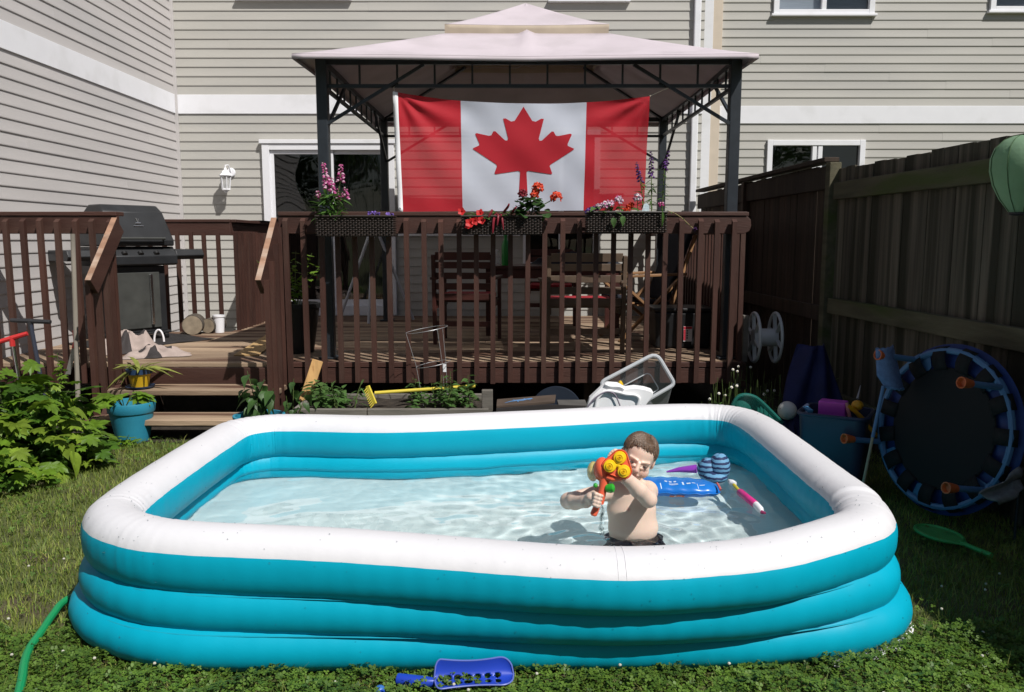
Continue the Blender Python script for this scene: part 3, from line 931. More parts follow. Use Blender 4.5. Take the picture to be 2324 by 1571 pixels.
# white folded edge of the floor sheet on the lawn, at the right front corner
n, t = normals2(BC)
ed = MB()
sel = [i for i in range(NP) if BC[i, 0] > 1.1 and BC[i, 1] < 3.15]
ed.grid(lambda u, v: (lambda i: (BC[i, 0] + n[i, 0] * (0.07 + 0.05 * v), BC[i, 1] + n[i, 1] * (0.07 + 0.05 * v), 0.013 + 0.012 * math.sin(u * 30) * v + 0.01))(sel[min(len(sel) - 1, int(u * (len(sel) - 1)))]), len(sel), 2)
ed.build('floor_edge', POOLW, pool, 60, thick=0.001)

# butt weld across the rim near the front middle, and beads of water on the vinyl
iw = int(np.argmin(np.abs(TC[:, 0] - 0.37) + 10 * (TC[:, 1] > 3.2)))
nT, tT = normals2(TC)
Vr = ring(TC, 0.1165, 0.2565, 0.5085, 3, NA, crest_drop=0.034, wr=0.0, sup=0.88)[0].reshape(NP, NA, 3)
wd = MB()
wl0 = [a for a in range(NA) if math.sin(2 * math.pi * a / NA) > 0.3]
for dj in (0, 2):
    wd.tube([Vr[(iw + dj) % NP, a] for a in wl0], [0.0004 + 0.0014 * abs(math.sin(2.5 * i / (len(wl0) - 1) * math.pi)) for i in range(len(wl0))], 6)
wo_ = wd.build('rim_weld', POOLW, pool, 60); wo_['kind'] = 'stuff'
BEAD = glass('water_bead', (0.9, 0.93, 0.94), 1.33, 0.02, 0.0, 3.0)
be = MB()
Vb = ring(BC, 0.1125, -0.004, 0.182, 1, sup=0.95)[0].reshape(NP, 36, 3); Vm = ring(MC, 0.1065, 0.122, 0.322, 2, sup=0.95)[0].reshape(NP, 36, 3)
rb9 = random.Random(77)
for k in range(1900):
    Q, na = ((Vr, NA), (Vr, NA), (Vm, 36), (Vb, 36))[rb9.randrange(4)]
    i = rb9.randrange(NP)
    a = rb9.randrange(na)
    if TC[i, 1] > 3.6 and rb9.random() < 0.6: continue
    if math.sin(2 * math.pi * a / na) < -0.45: continue
    p = Q[i, a] + np.array([rb9.uniform(-.008, .008), 0, rb9.uniform(-.006, .006)]) * 0.5
    s_ = rb9.uniform(0.0012, 0.0028)
    be.ell(p, (s_, s_, s_), None, 5, 4)
bo_ = be.build('water_beads', BEAD, pool, 80, fix=False); bo_['kind'] = 'stuff'

# ------------------------------------------------------------ water
CHX, CHY = 0.53, 3.36      # where the child kneels
_rw = np.random.default_rng(9)
_waves = [(lam, _rw.uniform(0, 6.283), _rw.uniform(0, 6.283)) for lam in (0.62, 0.5, 0.41, 0.36, 0.3, 0.26, 0.22, 0.19, 0.165, 0.14, 0.12, 0.105, 0.09, 0.08, 0.07) for _ in range(2)]
def ripple(x, yv):
    w = np.zeros_like(x)
    wx = x + 0.05 * np.sin(2.3 * yv + 1) ; wy = yv + 0.05 * np.sin(2.9 * x)
    for lam, th, ph in _waves:
        k = 6.2832 / lam
        w += (0.0036 if lam > 0.2 else 0.0020) * lam * np.sin(k * (wx * np.cos(th) + wy * np.sin(th)) + ph)
    w *= 0.32 + 0.85 / (1 + np.exp(-(x + 0.1) * 4))
    d = np.hypot(x - CHX, yv - CHY); a_ = np.arctan2(yv - CHY, x - CHX)
    w += 0.0048 * np.sin(d * 58 + 1.8 * np.sin(3 * a_) + 0.8 * np.sin(7 * a_ + 1)) * np.exp(-d * 3.6)
    d2 = np.hypot(x - CHX + 0.16, yv - CHY + 0.10)
    w += 0.0028 * np.sin(d2 * 85) * np.exp(-d2 * 6)
    return w
xs = np.arange(-1.66, 1.54, 0.0125); ys = np.arange(2.62, 4.98, 0.0125)
X, Yg = np.meshgrid(xs, ys, indexing='ij')
# keep what lies inside the middle of the ring
def inside(P, x, yv):
    c = np.zeros(x.shape, bool)
    j = len(P) - 1
    for i in range(0, len(P)):
        xi, yi = P[i]; xj, yj = P[j]
        hit = ((yi > yv) != (yj > yv)) & (x < (xj - xi) * (yv - yi) / (yj - yi + 1e-12) + xi)
        c ^= hit
        j = i
    return c
ins = inside(MC[::8], X, Yg)
keep = ins[:-1, :-1] & ins[1:, :-1] & ins[:-1, 1:] & ins[1:, 1:]
id_ = np.arange(X.size).reshape(X.shape)
F = np.stack([id_[:-1, :-1], id_[1:, :-1], id_[1:, 1:], id_[:-1, 1:]], -1)[keep]
Zw = WATER_Z + ripple(X, Yg)
used = np.unique(F); remap = -np.ones(X.size, int); remap[used] = np.arange(len(used))
Vw = np.stack([X.ravel(), Yg.ravel(), Zw.ravel()], 1)[used]
WAT = bpy.data.materials.new('pool_water'); WAT.use_nodes = True
nt = WAT.node_tree; b = nt.nodes['Principled BSDF']
b.inputs['Base Color'].default_value = (0.97, 1.0, 1.0, 1)
b.inputs['Roughness'].default_value = 0.0
b.inputs['IOR'].default_value = 1.33
b.inputs['Transmission Weight'].default_value = 1.0
water = bpy.data.objects.new('water', fast_mesh('water', Vw, remap[F], WAT, None, True))
put(water)
tag(water, kind='structure')
water.cycles.is_caustics_caster = True
sd.cycles.is_caustics_light = True
for o in pool.children:
    if o.name.startswith(('pool_floor', 'bottom_ring', 'middle_ring')):
        o.cycles.is_caustics_receiver = True
# ============================================================ PLANTS: leaves and helpers
def lmat(name, col, trans=0.35, rough=0.45, var=0.25):
    return M(name, col, rough, var, 25, 0.15, 120, spec=0.35, rand=0.25, trans=trans)
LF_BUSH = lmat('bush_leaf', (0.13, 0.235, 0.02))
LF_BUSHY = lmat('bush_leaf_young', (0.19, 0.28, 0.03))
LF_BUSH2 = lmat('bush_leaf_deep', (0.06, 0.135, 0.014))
LF_PEP = lmat('pepper_leaf', (0.055, 0.12, 0.03))
LF_HERB = lmat('herb_leaf', (0.085, 0.17, 0.045))
LF_DEEP = lmat('geranium_leaf', (0.035, 0.085, 0.022))
LF_LANCE = lmat('lance_leaf', (0.07, 0.15, 0.03))
STEM = M('green_stem', (0.09, 0.13, 0.035), 0.6, 0.2)

def leaf_mesh(name, kind, mat, size=0.1, droop=0.25, fold=0.2):
    """a leaf in the xy plane, its stalk end at the origin, pointing along +y"""
    vs, fs = [], []
    if kind == 'lobed':
        ctr = (0, 0.22)
        lob = []
        tips = [(-0.62, 0.02), (-0.68, 0.42), (-0.36, 0.86), (0.0, 1.08), (0.36, 0.86), (0.68, 0.42), (0.62, 0.02)]
        pts = [(0, -0.02)]
        allp = []
        for i, (tx, ty) in enumerate(tips):
            px, py = tips[i - 1] if i else (-0.25, -0.12)
            # sinus before this tip
            sx = (px + tx) / 2; sy = (py + ty) / 2
            k = 0.62
            allp.append((ctr[0] + (sx - ctr[0]) * k, ctr[1] + (sy - ctr[1]) * k))
            dx, dy = tx - ctr[0], ty - ctr[1]
            nx, ny = -dy * 0.17, dx * 0.17
            allp.append((ctr[0] + dx * 0.72 + nx * 1.05, ctr[1] + dy * 0.72 + ny * 1.05))
            allp.append((ctr[0] + dx * 0.80 + nx * 0.55, ctr[1] + dy * 0.80 + ny * 0.55))
            allp.append((tx, ty))
            allp.append((ctr[0] + dx * 0.80 - nx * 0.55, ctr[1] + dy * 0.80 - ny * 0.55))
            allp.append((ctr[0] + dx * 0.72 - nx * 1.05, ctr[1] + dy * 0.72 - ny * 1.05))
        out = [(0, 0.0)] + allp + [(0.16, 0.0)]
        vs = [(ctr[0], ctr[1])] + out
        fs = [(0, i, i + 1) for i in range(1, len(out))] + [(0, len(out), 1)]
        vv = []
        for x, yv in vs:
            r = math.hypot(x, yv - 0.22)
            ang = math.atan2(yv - 0.22, x)
            z = 0.06 * math.cos(7 * ang) * r - droop * r * r * 0.7
            vv.append((x * size, yv * size, z * size))
        vs = vv
    else:
        w = {'ovate': [(0, 0.02), (0.14, 0.22), (0.32, 0.29), (0.52, 0.24), (0.75, 0.12), (1.0, 0.0)],
             'lance': [(0, 0.02), (0.2, 0.075), (0.45, 0.09), (0.75, 0.06), (1.0, 0.0)],
             'round': [(0, 0.05), (0.1, 0.32), (0.35, 0.46), (0.65, 0.44), (0.9, 0.24), (1.0, 0.0)]}[kind]
        for t, ww in w:
            z = -droop * t * t
            vs += [(-ww * size, t * size, (z + fold * ww) * size), (0, t * size, z * size), (ww * size, t * size, (z + fold * ww) * size)]
        n = len(w)
        for i in range(n - 1):
            a, b = i * 3, (i + 1) * 3
            fs += [(a, a + 1, b + 1, b), (a + 1, a + 2, b + 2, b + 1)]
    me = bpy.data.meshes.new(name)
    me.from_pydata(vs, [], fs)
    me.materials.append(mat)
    me.polygons.foreach_set('use_smooth', [True] * len(me.polygons))
    me.update()
    return me

def leaf_rot(direction, up_tilt=0.0, twist=0.0):
    """matrix turning +y to the direction, with the blade's face as level as it can be"""
    d = Vector(direction).normalized()
    s = d.cross(Vector((0, 0, 1)))
    s = s.normalized() if s.length > 1e-4 else Vector((1, 0, 0))
    n = s.cross(d)
    m = Matrix((s, d, n)).transposed()
    return m @ Matrix.Rotation(twist, 3, 'Y')

def place_leaf(me, pos, direction, scale, parent, twist=0.0, name='leaf'):
    return inst(name, me, pos, leaf_rot(direction, 0, twist), parent, (scale, scale, scale))

def leaves_stuff(name, meshes, placements, parent, mats):
    """many small leaves joined into one part"""
    V, F, off = [], [], 0
    for (mi, pos, d, sc, tw) in placements:
        me = meshes[mi]
        m = leaf_rot(d, 0, tw)
        co = np.empty(len(me.vertices) * 3, np.float32); me.vertices.foreach_get('co', co)
        co = co.reshape(-1, 3) * sc @ np.array(m).T + np.array(pos)
        V.append(co)
        for p in me.polygons:
            q = list(p.vertices)
            F += [[q[0] + off, q[i] + off, q[i + 1] + off] for i in range(1, len(q) - 1)]
        off += len(co)
    o = bpy.data.objects.new(name, fast_mesh(name, np.concatenate(V), np.array(F), mats, None, True))
    put(o, parent)
    o['kind'] = 'stuff'
    return o

LM_LOB = [leaf_mesh('bush_leaf', 'lobed', LF_BUSH, 0.10, d, 0) for d in (0.2, 0.45)] + [leaf_mesh('bush_leaf', 'lobed', LF_BUSH2, 0.10, 0.3, 0), leaf_mesh('bush_leaf', 'lobed', LF_BUSHY, 0.10, 0.6, 0), leaf_mesh('bush_leaf', 'ovate', LF_BUSHY, 0.10, 0.4, 0.3)]
LM_OV = [leaf_mesh('ovate_leaf', 'ovate', m, 0.1, d, 0.25) for m, d in ((LF_PEP, 0.5), (LF_HERB, 0.3), (LF_BUSH, 0.3), (LF_DEEP, 0.3))]
LM_LA = [leaf_mesh('lance_leaf', 'lance', LF_LANCE, 0.1, 0.35, 0.4), leaf_mesh('lance_leaf', 'lance', LF_HERB, 0.1, 0.3, 0.4)]
LM_RD = leaf_mesh('round_leaf', 'round', LF_DEEP, 0.06, 0.2, 0.2)

# ============================================================ BIG LEAFY BUSH
def bush(name, label, cx, cy, rx, ry, rz, nbig, nsmall, size, seed, group=None, zb=0.0):
    r = random.Random(seed)
    b = root(name, label, 'bush', (cx, cy, zb), group)
    st = MB()
    for k in range(16):
        a = r.uniform(0, 6.28); q = r.uniform(0.2, 0.75)
        st.tube([(cx + 0.1 * math.cos(a), cy + 0.1 * math.sin(a), zb), (cx + rx * q * 0.6 * math.cos(a), cy + ry * q * 0.6 * math.sin(a), zb + rz * 0.5), (cx + rx * q * math.cos(a), cy + ry * q * math.sin(a), zb + rz * 0.85)], [0.008, 0.006, 0.003], 5)
    so = st.build('stem', STEM, b); so['kind'] = 'stuff'
    for k in range(nbig):
        # on the dome's outside, mostly the camera's side
        a = r.uniform(math.pi * 0.95, math.pi * 2.15); e = math.asin(r.uniform(0.02, 1.0))
        bump = 1 + 0.18 * math.sin(3 * a + seed) * math.cos(2 * e) + r.uniform(-0.16, 0.08)
        n = Vector((math.cos(a) * math.cos(e), math.sin(a) * math.cos(e), math.sin(e)))
        p = Vector((cx + n.x * rx * bump, cy + n.y * ry * bump, zb + 0.04 + n.z * rz * bump))
        d = Vector((n.x + r.uniform(-.6, .6), n.y + r.uniform(-.6, .6), r.uniform(-0.75, 0.25) + 0.15 * n.z))
        place_leaf(LM_LOB[r.choice((0, 0, 1, 1, 2, 3, 4))], p, d, size * r.uniform(0.4, 1.4), b, r.uniform(-0.5, 0.5))
    pl = []
    for k in range(nsmall):
        a = r.uniform(0, 6.28); e = math.asin(r.uniform(0, 1.0)); q = r.uniform(0.3, 0.97)
        n = Vector((math.cos(a) * math.cos(e), math.sin(a) * math.cos(e), math.sin(e)))
        p = Vector((cx + n.x * rx * q, cy + n.y * ry * q, zb + 0.02 + n.z * rz * q))
        d = Vector((n.x + r.uniform(-.8, .8), n.y + r.uniform(-.8, .8), r.uniform(-0.7, 0.4)))
        pl.append((r.choice((0, 1)), p, d, size * r.uniform(0.5, 0.9), r.uniform(-0.6, 0.6)))
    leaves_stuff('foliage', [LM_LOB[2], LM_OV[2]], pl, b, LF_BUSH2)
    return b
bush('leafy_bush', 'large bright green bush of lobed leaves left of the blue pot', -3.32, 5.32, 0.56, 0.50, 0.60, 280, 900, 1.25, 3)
bush('leafy_bush', 'low green leafy clump at the left edge in front of the tall bush', -3.30, 4.72, 0.45, 0.26, 0.30, 70, 260, 0.95, 8)

# ============================================================ POTS
POTB = M('blue_plastic', (0.025, 0.22, 0.33), 0.5, 0.08, 8, 0.1, 60)
POTY = M('yellow_glaze', (0.62, 0.38, 0.015), 0.35, 0.1, 6)
POTN = M('navy_glaze', (0.025, 0.05, 0.11), 0.35, 0.1, 6)
BLK = M('black_plastic', (0.012, 0.012, 0.013), 0.45, 0.2, 10)
def pot(name, label, c, rt, rb, h, mat, rim=0.045, group=None):
    x, yv, z = c
    p = root(name, label, 'pot', c, group)
    MB().lathe([(rb, 0.0), (rb + (rt - rb) * 0.8, h - rim - 0.002), (rt * 0.985, h - rim), (rt * 1.0, h - rim + 0.004), (rt * 1.04, h - 0.004), (rt * 1.03, h), (rt * 0.93, h), (rt * 0.90, h - 0.05), (rt * 0.89, h - 0.06)], 36, c, None).build('body', mat, p, 30)
    MB().lathe([(rt * 0.895, h - 0.058), (rt * 0.5, h - 0.05), (0, h - 0.045)], 24, c).build('soil', SOIL, p)
    return p
P1 = pz(284, 1010, 0)
pot('plant_pot', 'tall blue plastic pot beside the big bush', (P1.x, P1.y + 0.13, 0.0), 0.165, 0.115, 0.30, POTB, 0.075)
P2 = Vector((pY(585, 930, 5.6).x, 5.62, 0))
pot('plant_pot', 'blue plastic pot holding a pepper plant behind the pool', (P2.x, P2.y, 0.0), 0.172, 0.125, 0.285, POTB, 0.05)

def leafy(name, label, base, stems, leaves, me, lsize, parent=None, group=None, cat='plant', seed=1, droop=-0.25, stem_r=0.004, n_leaf=None):
    """a plant with real stems and single leaves; stems: list of (dx,dy,h)"""
    r = random.Random(seed)
    p = root(name, label, cat, base, group)
    b = Vector(base)
    for (dx, dy, h) in stems:
        mid = b + Vector((dx * 0.4, dy * 0.4, h * 0.55)); top = b + Vector((dx, dy, h))
        MB().tube([b + Vector((dx * 0.08, dy * 0.08, 0)), mid, top], [stem_r, stem_r * 0.8, stem_r * 0.4], 6).build('stem', STEM, p)
        for k in range(leaves):
            t = 0.25 + 0.75 * (k + r.random() * 0.6) / leaves
            t = min(t, 1.0)
            q = b.lerp(mid, t / 0.55) if t < 0.55 else mid.lerp(top, (t - 0.55) / 0.45)
            a = k * 2.4 + r.uniform(-0.5, 0.5)
            d = Vector((math.cos(a), math.sin(a), droop + r.uniform(-0.3, 0.3) + (0.35 if t > 0.9 else 0)))
            place_leaf(me, q + Vector((math.cos(a), math.sin(a), 0)) * 0.008, d, lsize * r.uniform(0.65, 1.15) * (1.0 - 0.3 * t), p, r.uniform(-0.4, 0.4))
    return p
leafy('pepper_plant', 'broad leafed pepper plant growing in the blue pot behind the pool', (P2.x - 0.01, P2.y, 0.235), [(-0.06, 0.0, 0.36), (0.05, 0.02, 0.30), (0.13, -0.03, 0.24), (-0.1, 0.03, 0.24), (0.02, -0.06, 0.18)], 8, LM_OV[0], 1.5, seed=4, droop=-0.55)
leafy('pepper_plant', 'pepper plant leaning between the blue pot and the garden bed', (P2.x + 0.20, P2.y + 0.12, 0.0), [(0.02, 0.0, 0.52), (0.12, 0.0, 0.46), (-0.03, -0.03, 0.40), (0.08, -0.04, 0.34)], 8, LM_OV[0], 1.35, seed=9, droop=-0.6)
r_ = random.Random(6)
ip = root('leafy_plant', 'young lobed leaf plant rising from the tall blue pot', 'plant', (P1.x - 0.05, P1.y + 0.13, 0.245))
for k in range(9):
    a = r_.uniform(-2.6, 0.6)
    b0 = Vector((P1.x - 0.05, P1.y + 0.13, 0.245)); hh = r_.uniform(0.06, 0.15)
    e0 = b0 + Vector((0.10 * math.cos(a), 0.10 * math.sin(a), hh))
    MB().tube([b0, b0.lerp(e0, 0.5) + Vector((0, 0, 0.03)), e0], 0.003, 5).build('stem', STEM, ip)
    place_leaf(LM_LOB[k % 2], e0, (math.cos(a), math.sin(a), -0.25), r_.uniform(1.0, 1.6), ip, r_.uniform(-0.3, 0.3))
# weeds at the foot of the tall pot
leafy('weed_plant', 'small weed sprawling in front of the tall blue pot', (P1.x + 0.02, P1.y - 0.05, 0.0), [(-0.14, -0.05, 0.10), (0.06, -0.05, 0.10), (0.13, -0.02, 0.07), (-0.02, -0.08, 0.08)], 5, LM_LOB[0], 0.8, seed=12, droop=-0.1)

# yellow pot on the step with its saucer and variegated grass
YP = Vector((pY(318, 880, 6.37).x, 6.37, 0.338))
yp = root('plant_pot', 'small yellow pot with navy rim and saucer on the step', 'pot', tuple(YP))
MB().lathe([(0.07, 0.0), (0.105, 0.008), (0.112, 0.022), (0.105, 0.022), (0.09, 0.012), (0.0, 0.01)], 28, YP).build('saucer', POTN, yp)
MB().lathe([(0.063, 0.011), (0.085, 0.115), (0.0855, 0.116)], 28, YP).build('body', POTY, yp)
MB().lathe([(0.085, 0.1155), (0.096, 0.117), (0.1, 0.155), (0.09, 0.155), (0.084, 0.135)], 28, YP).build('rim', POTN, yp)
MB().lathe([(0.084, 0.137), (0, 0.142)], 20, YP).build('soil', SOIL, yp)
LF_VAR = lmat('variegated_leaf', (0.24, 0.27, 0.06))
lv = leaf_mesh('strap_leaf', 'lance', LF_VAR, 0.1, 0.9, 0.5)
sp = root('spider_plant', 'pale striped spider plant in the yellow pot', 'plant', (YP.x, YP.y, YP.z + 0.14))
for k in range(22):
    a = k * 2.4; up_ = r_.uniform(0.1, 1.6)
    place_leaf(lv, (YP.x + 0.02 * math.cos(a), YP.y + 0.02 * math.sin(a), YP.z + 0.135), (math.cos(a), math.sin(a), up_), r_.uniform(1.3, 2.4), sp, r_.uniform(-0.4, 0.4))

# ============================================================ GARDEN BED
BEDW = M('bed_timber', (0.16, 0.145, 0.125), 0.85, 0.3, 7, 0.3, 60, stretch=(0.3, 2, 2), rand=0.12, stain=(0.11, 0.1, 0.085), stain_scale=3)
gx0, gx1, gy0, gy1, gh = pY(662, 925, 5.8).x, pY(1108, 925, 5.8).x, 5.8, 6.38, 0.285
bed = root('garden_bed', 'raised timber garden bed in front of the deck', 'garden bed', ((gx0 + gx1) / 2, 6.1, 0))
cutx = pY(832, 930, 5.8).x
for a, b in ((gx0, cutx - 0.003), (cutx + 0.003, gx1)):
    MB().span(a, b, gy0, gy0 + 0.04, 0.14, gh).build('timber', BEDW, bed, 0, 0.005)
    MB().span(a, b, gy0, gy0 + 0.04, 0.0, 0.137).build('timber', BEDW, bed, 0, 0.005)
MB().span(gx0, gx0 + 0.04, gy0 + 0.042, gy1, 0, gh).build('timber', BEDW, bed, 0, 0.005)
MB().span(gx1 - 0.04, gx1, gy0 + 0.042, gy1, 0, gh).build('timber', BEDW, bed, 0, 0.005)
MB().span(gx0, gx1, gy1 + 0.002, gy1 + 0.04, 0, gh).build('timber', BEDW, bed, 0, 0.005)
MB().span(gx1 - 0.05, gx1 + 0.03, gy0 + 0.05, gy0 + 0.1, 0.0, gh + 0.13).build('corner_stake', BEDW, bed, 0, 0.005)
so = MB().grid(lambda u, v: (gx0 + 0.04 + (gx1 - gx0 - 0.08) * u, gy0 + 0.04 + (gy1 - gy0 - 0.04) * v, gh - 0.035 + 0.012 * math.sin(u * 40 + v * 9) * math.sin(v * 11 + 3 * u)), 60, 20)
so.build('soil', SOIL, bed)
r_ = random.Random(21)
for k in range(26):
    left = k < 11
    xx = r_.uniform(gx0 + 0.06, cutx - 0.02) if left else r_.uniform(pY(925, 900, 6).x, gx1 - 0.08)
    yy = r_.uniform(gy0 + 0.07, gy1 - 0.1)
    h = r_.uniform(0.08, 0.2) if left else r_.uniform(0.08, 0.20)
    leafy('herb_plant', 'small green herb at the ' + ('left end of the garden bed' if left else 'right end of the garden bed under the rake'), (xx, yy, gh - 0.03),
          [(r_.uniform(-.07, .07), r_.uniform(-.05, .05), h), (r_.uniform(-.08, .08), r_.uniform(-.06, .04), h * 0.7)], 6 if not left else 7,
          LM_OV[1] if not left else (LM_LA[1] if k % 2 else LM_OV[1]), r_.uniform(0.75, 1.1) * (1.3 if left else 1.0), group='herbs at the left end of the bed' if left else 'herbs at the right end of the bed', seed=k + 30, droop=0.05)
for (px, py, hh, s) in ((1022, 905, 0.27, 1), (1062, 905, 0.24, 2), (1003, 905, 0.2, 3)):
    q = pY(px, py, 6.05)
    leafy('mint_plant', ('tallest', 'right hand', 'left hand')[s - 1] + ' upright mint stalk in the garden bed', (q.x, 6.05, gh - 0.03), [(0.0, 0, hh), (-0.02, 0.0, hh * 0.6)], 9, LM_OV[1], 1.0, seed=s + 70, droop=0.25)

# ============================================================ LAWN
GR = [M('grass_a', (0.21, 0.265, 0.045), 0.6, 0.3, 3, trans=0.25), M('grass_b', (0.27, 0.285, 0.07), 0.6, 0.3, 3, trans=0.25), M('grass_c', (0.12, 0.18, 0.03), 0.6, 0.3, 3, trans=0.25)]
CLV = [M('clover_a', (0.105, 0.185, 0.024), 0.5, 0.3, 5, trans=0.25), M('clover_b', (0.065, 0.13, 0.018), 0.5, 0.3, 5, trans=0.25)]
OUT_B = BC + normals2(BC)[0] * 0.10
def lawn_points(n, x0, x1, y0, y1, keep_pool=True):
    x = rng.uniform(x0, x1, n); yv = rng.uniform(y0, y1, n)
    ok = ~inside(OUT_B[::8], x, yv)
    ok &= ~((yv > 5.75) & (x > gx0 - 0.05) & (x < gx1 + 0.05))
    ok &= ~((yv > 5.93) & (x > SX0) & (x < SX1))
    ok &= ~((x < -2.85) & (yv > 5.0 + 0.15 * np.sin(x * 5)))
    return x[ok], yv[ok]
def noise2(x, yv, s=1.0):
    return 0.5 + 0.25 * np.sin(x * 3.1 * s + 1.7 * np.sin(yv * 2.3 * s)) + 0.25 * np.sin(yv * 4.3 * s + 2.1 * np.sin(x * 1.9 * s + 1))
def grass_mesh(name, x, yv, hmin, hmax, wid, lean, mats, weights):
    n = len(x)
    h = rng.uniform(hmin, hmax, n); a = rng.uniform(0, 6.283, n); le = rng.uniform(0.15, lean, n) * h; w = wid * rng.uniform(0.6, 1.3, n)
    a2 = a + rng.uniform(0.8, 2.3, n)
    dx, dy = np.cos(a), np.sin(a); wx, wy = np.cos(a2) * w, np.sin(a2) * w
    V = np.zeros((n, 5, 3))
    V[:, 0] = np.stack([x - wx, yv - wy, np.zeros(n)], 1); V[:, 1] = np.stack([x + wx, yv + wy, np.zeros(n)], 1)
    V[:, 2] = np.stack([x - wx * .8 + dx * le * .4, yv - wy * .8 + dy * le * .4, h * .62], 1); V[:, 3] = np.stack([x + wx * .8 + dx * le * .4, yv + wy * .8 + dy * le * .4, h * .62], 1)
    V[:, 4] = np.stack([x + dx * le, yv + dy * le, h * 0.96], 1)
    b = np.arange(n)[:, None] * 5
    F = np.stack([b + [0, 1, 3], b + [0, 3, 2], b + [2, 3, 4]], 1).reshape(-1, 3)
    mi = np.repeat(rng.choice(len(mats), n, p=weights), 3)
    o = bpy.data.objects.new(name, fast_mesh(name, V.reshape(-1, 3), F, mats, mi, False))
    put(o)
    return tag(o, kind='stuff')
x, yv = lawn_points(150000, -3.7, 2.7, 1.9, 6.3)
grass_mesh('lawn_grass', x, yv, 0.018, 0.05, 0.0016, 1.1, GR, [0.52, 0.15, 0.33])
x, yv = lawn_points(2600, -3.5, 2.6, 2.0, 6.3)
tg = grass_mesh('tall_grass', x, yv, 0.05, 0.10, 0.0013, 0.9, GR, [0.2, 0.6, 0.2])
# tufts along the deck's foot and the pool's right end
def clover(name, x, yv, size, hmin, hmax):
    n = len(x)
    h = rng.uniform(hmin, hmax, n) * (0.6 + 0.8 * noise2(x, yv, 6.0)); a0 = rng.uniform(0, 6.283, n); s = size * rng.uniform(0.55, 1.25, n)
    tx, ty = rng.normal(0, 0.35, n), rng.normal(0, 0.35, n)
    vs = []; F = []
    V = np.zeros((n, 3, 5, 3))
    for k in range(3):
        a = a0 + k * 2.0944
        ca, sa = np.cos(a), np.sin(a)
        for j, (u, w) in enumerate(((0.0, 0.0), (0.55, 0.46), (1.0, 0.30), (1.0, -0.30), (0.55, -0.46))):
            px = s * (u * ca - w * sa); py = s * (u * sa + w * ca)
            V[:, k, j] = np.stack([x + px, yv + py, h + px * tx + py * ty + 0.18 * s * abs(w)], 1)
    b = np.arange(n * 3)[:, None] * 5
    F = np.concatenate([b + [0, 1, 2], b + [0, 2, 3], b + [0, 3, 4]], 1).reshape(-1, 3)
    mi = np.repeat(rng.choice(2, n, p=[0.6, 0.4]), 9)
    o = bpy.data.objects.new(name, fast_mesh(name, V.reshape(-1, 3), F, CLV, mi, False))
    put(o)
    return tag(o, kind='stuff')
x, yv = lawn_points(52000, -3.6, 2.7, 1.9, 6.2)
dens = noise2(x, yv, 1.3)
front = np.clip((3.1 - yv) * 2, 0, 1)
ok = rng.random(len(x)) < np.clip(0.12 + 0.75 * front + 0.55 * (dens - 0.45), 0.04, 1)
clover('clover', x[ok], yv[ok], 0.0105, 0.022, 0.05)
x, yv = lawn_points(26000, -2.2, 2.4, 2.15, 2.95)
clover('clover', x, yv, 0.0105, 0.028, 0.055)
# white clover heads
x, yv = lawn_points(110, -2.6, 2.2, 2.2, 3.6)
cf = MB()
for a, b in zip(x, yv):
    cf.ell((a, b, 0.05 + 0.012 * random.random()), (0.006, 0.006, 0.005), None, 6, 4)
CFW = M('clover_flower_white', (0.5, 0.48, 0.4), 0.8)
tag(cf.build('clover_flowers', CFW), kind='stuff')
# soil strip under and before the deck, its dark colour standing in for shade
sl = MB().add([(-4.3, 6.02, 0.006), (1.0, 5.72, 0.006), (2.6, 5.3, 0.006), (2.55, 10.8, 0.006), (-4.3, 10.8, 0.006)], [(0, 1, 2, 3, 4)]).build('soil', SOIL, smooth=0)
tag(sl, kind='structure')
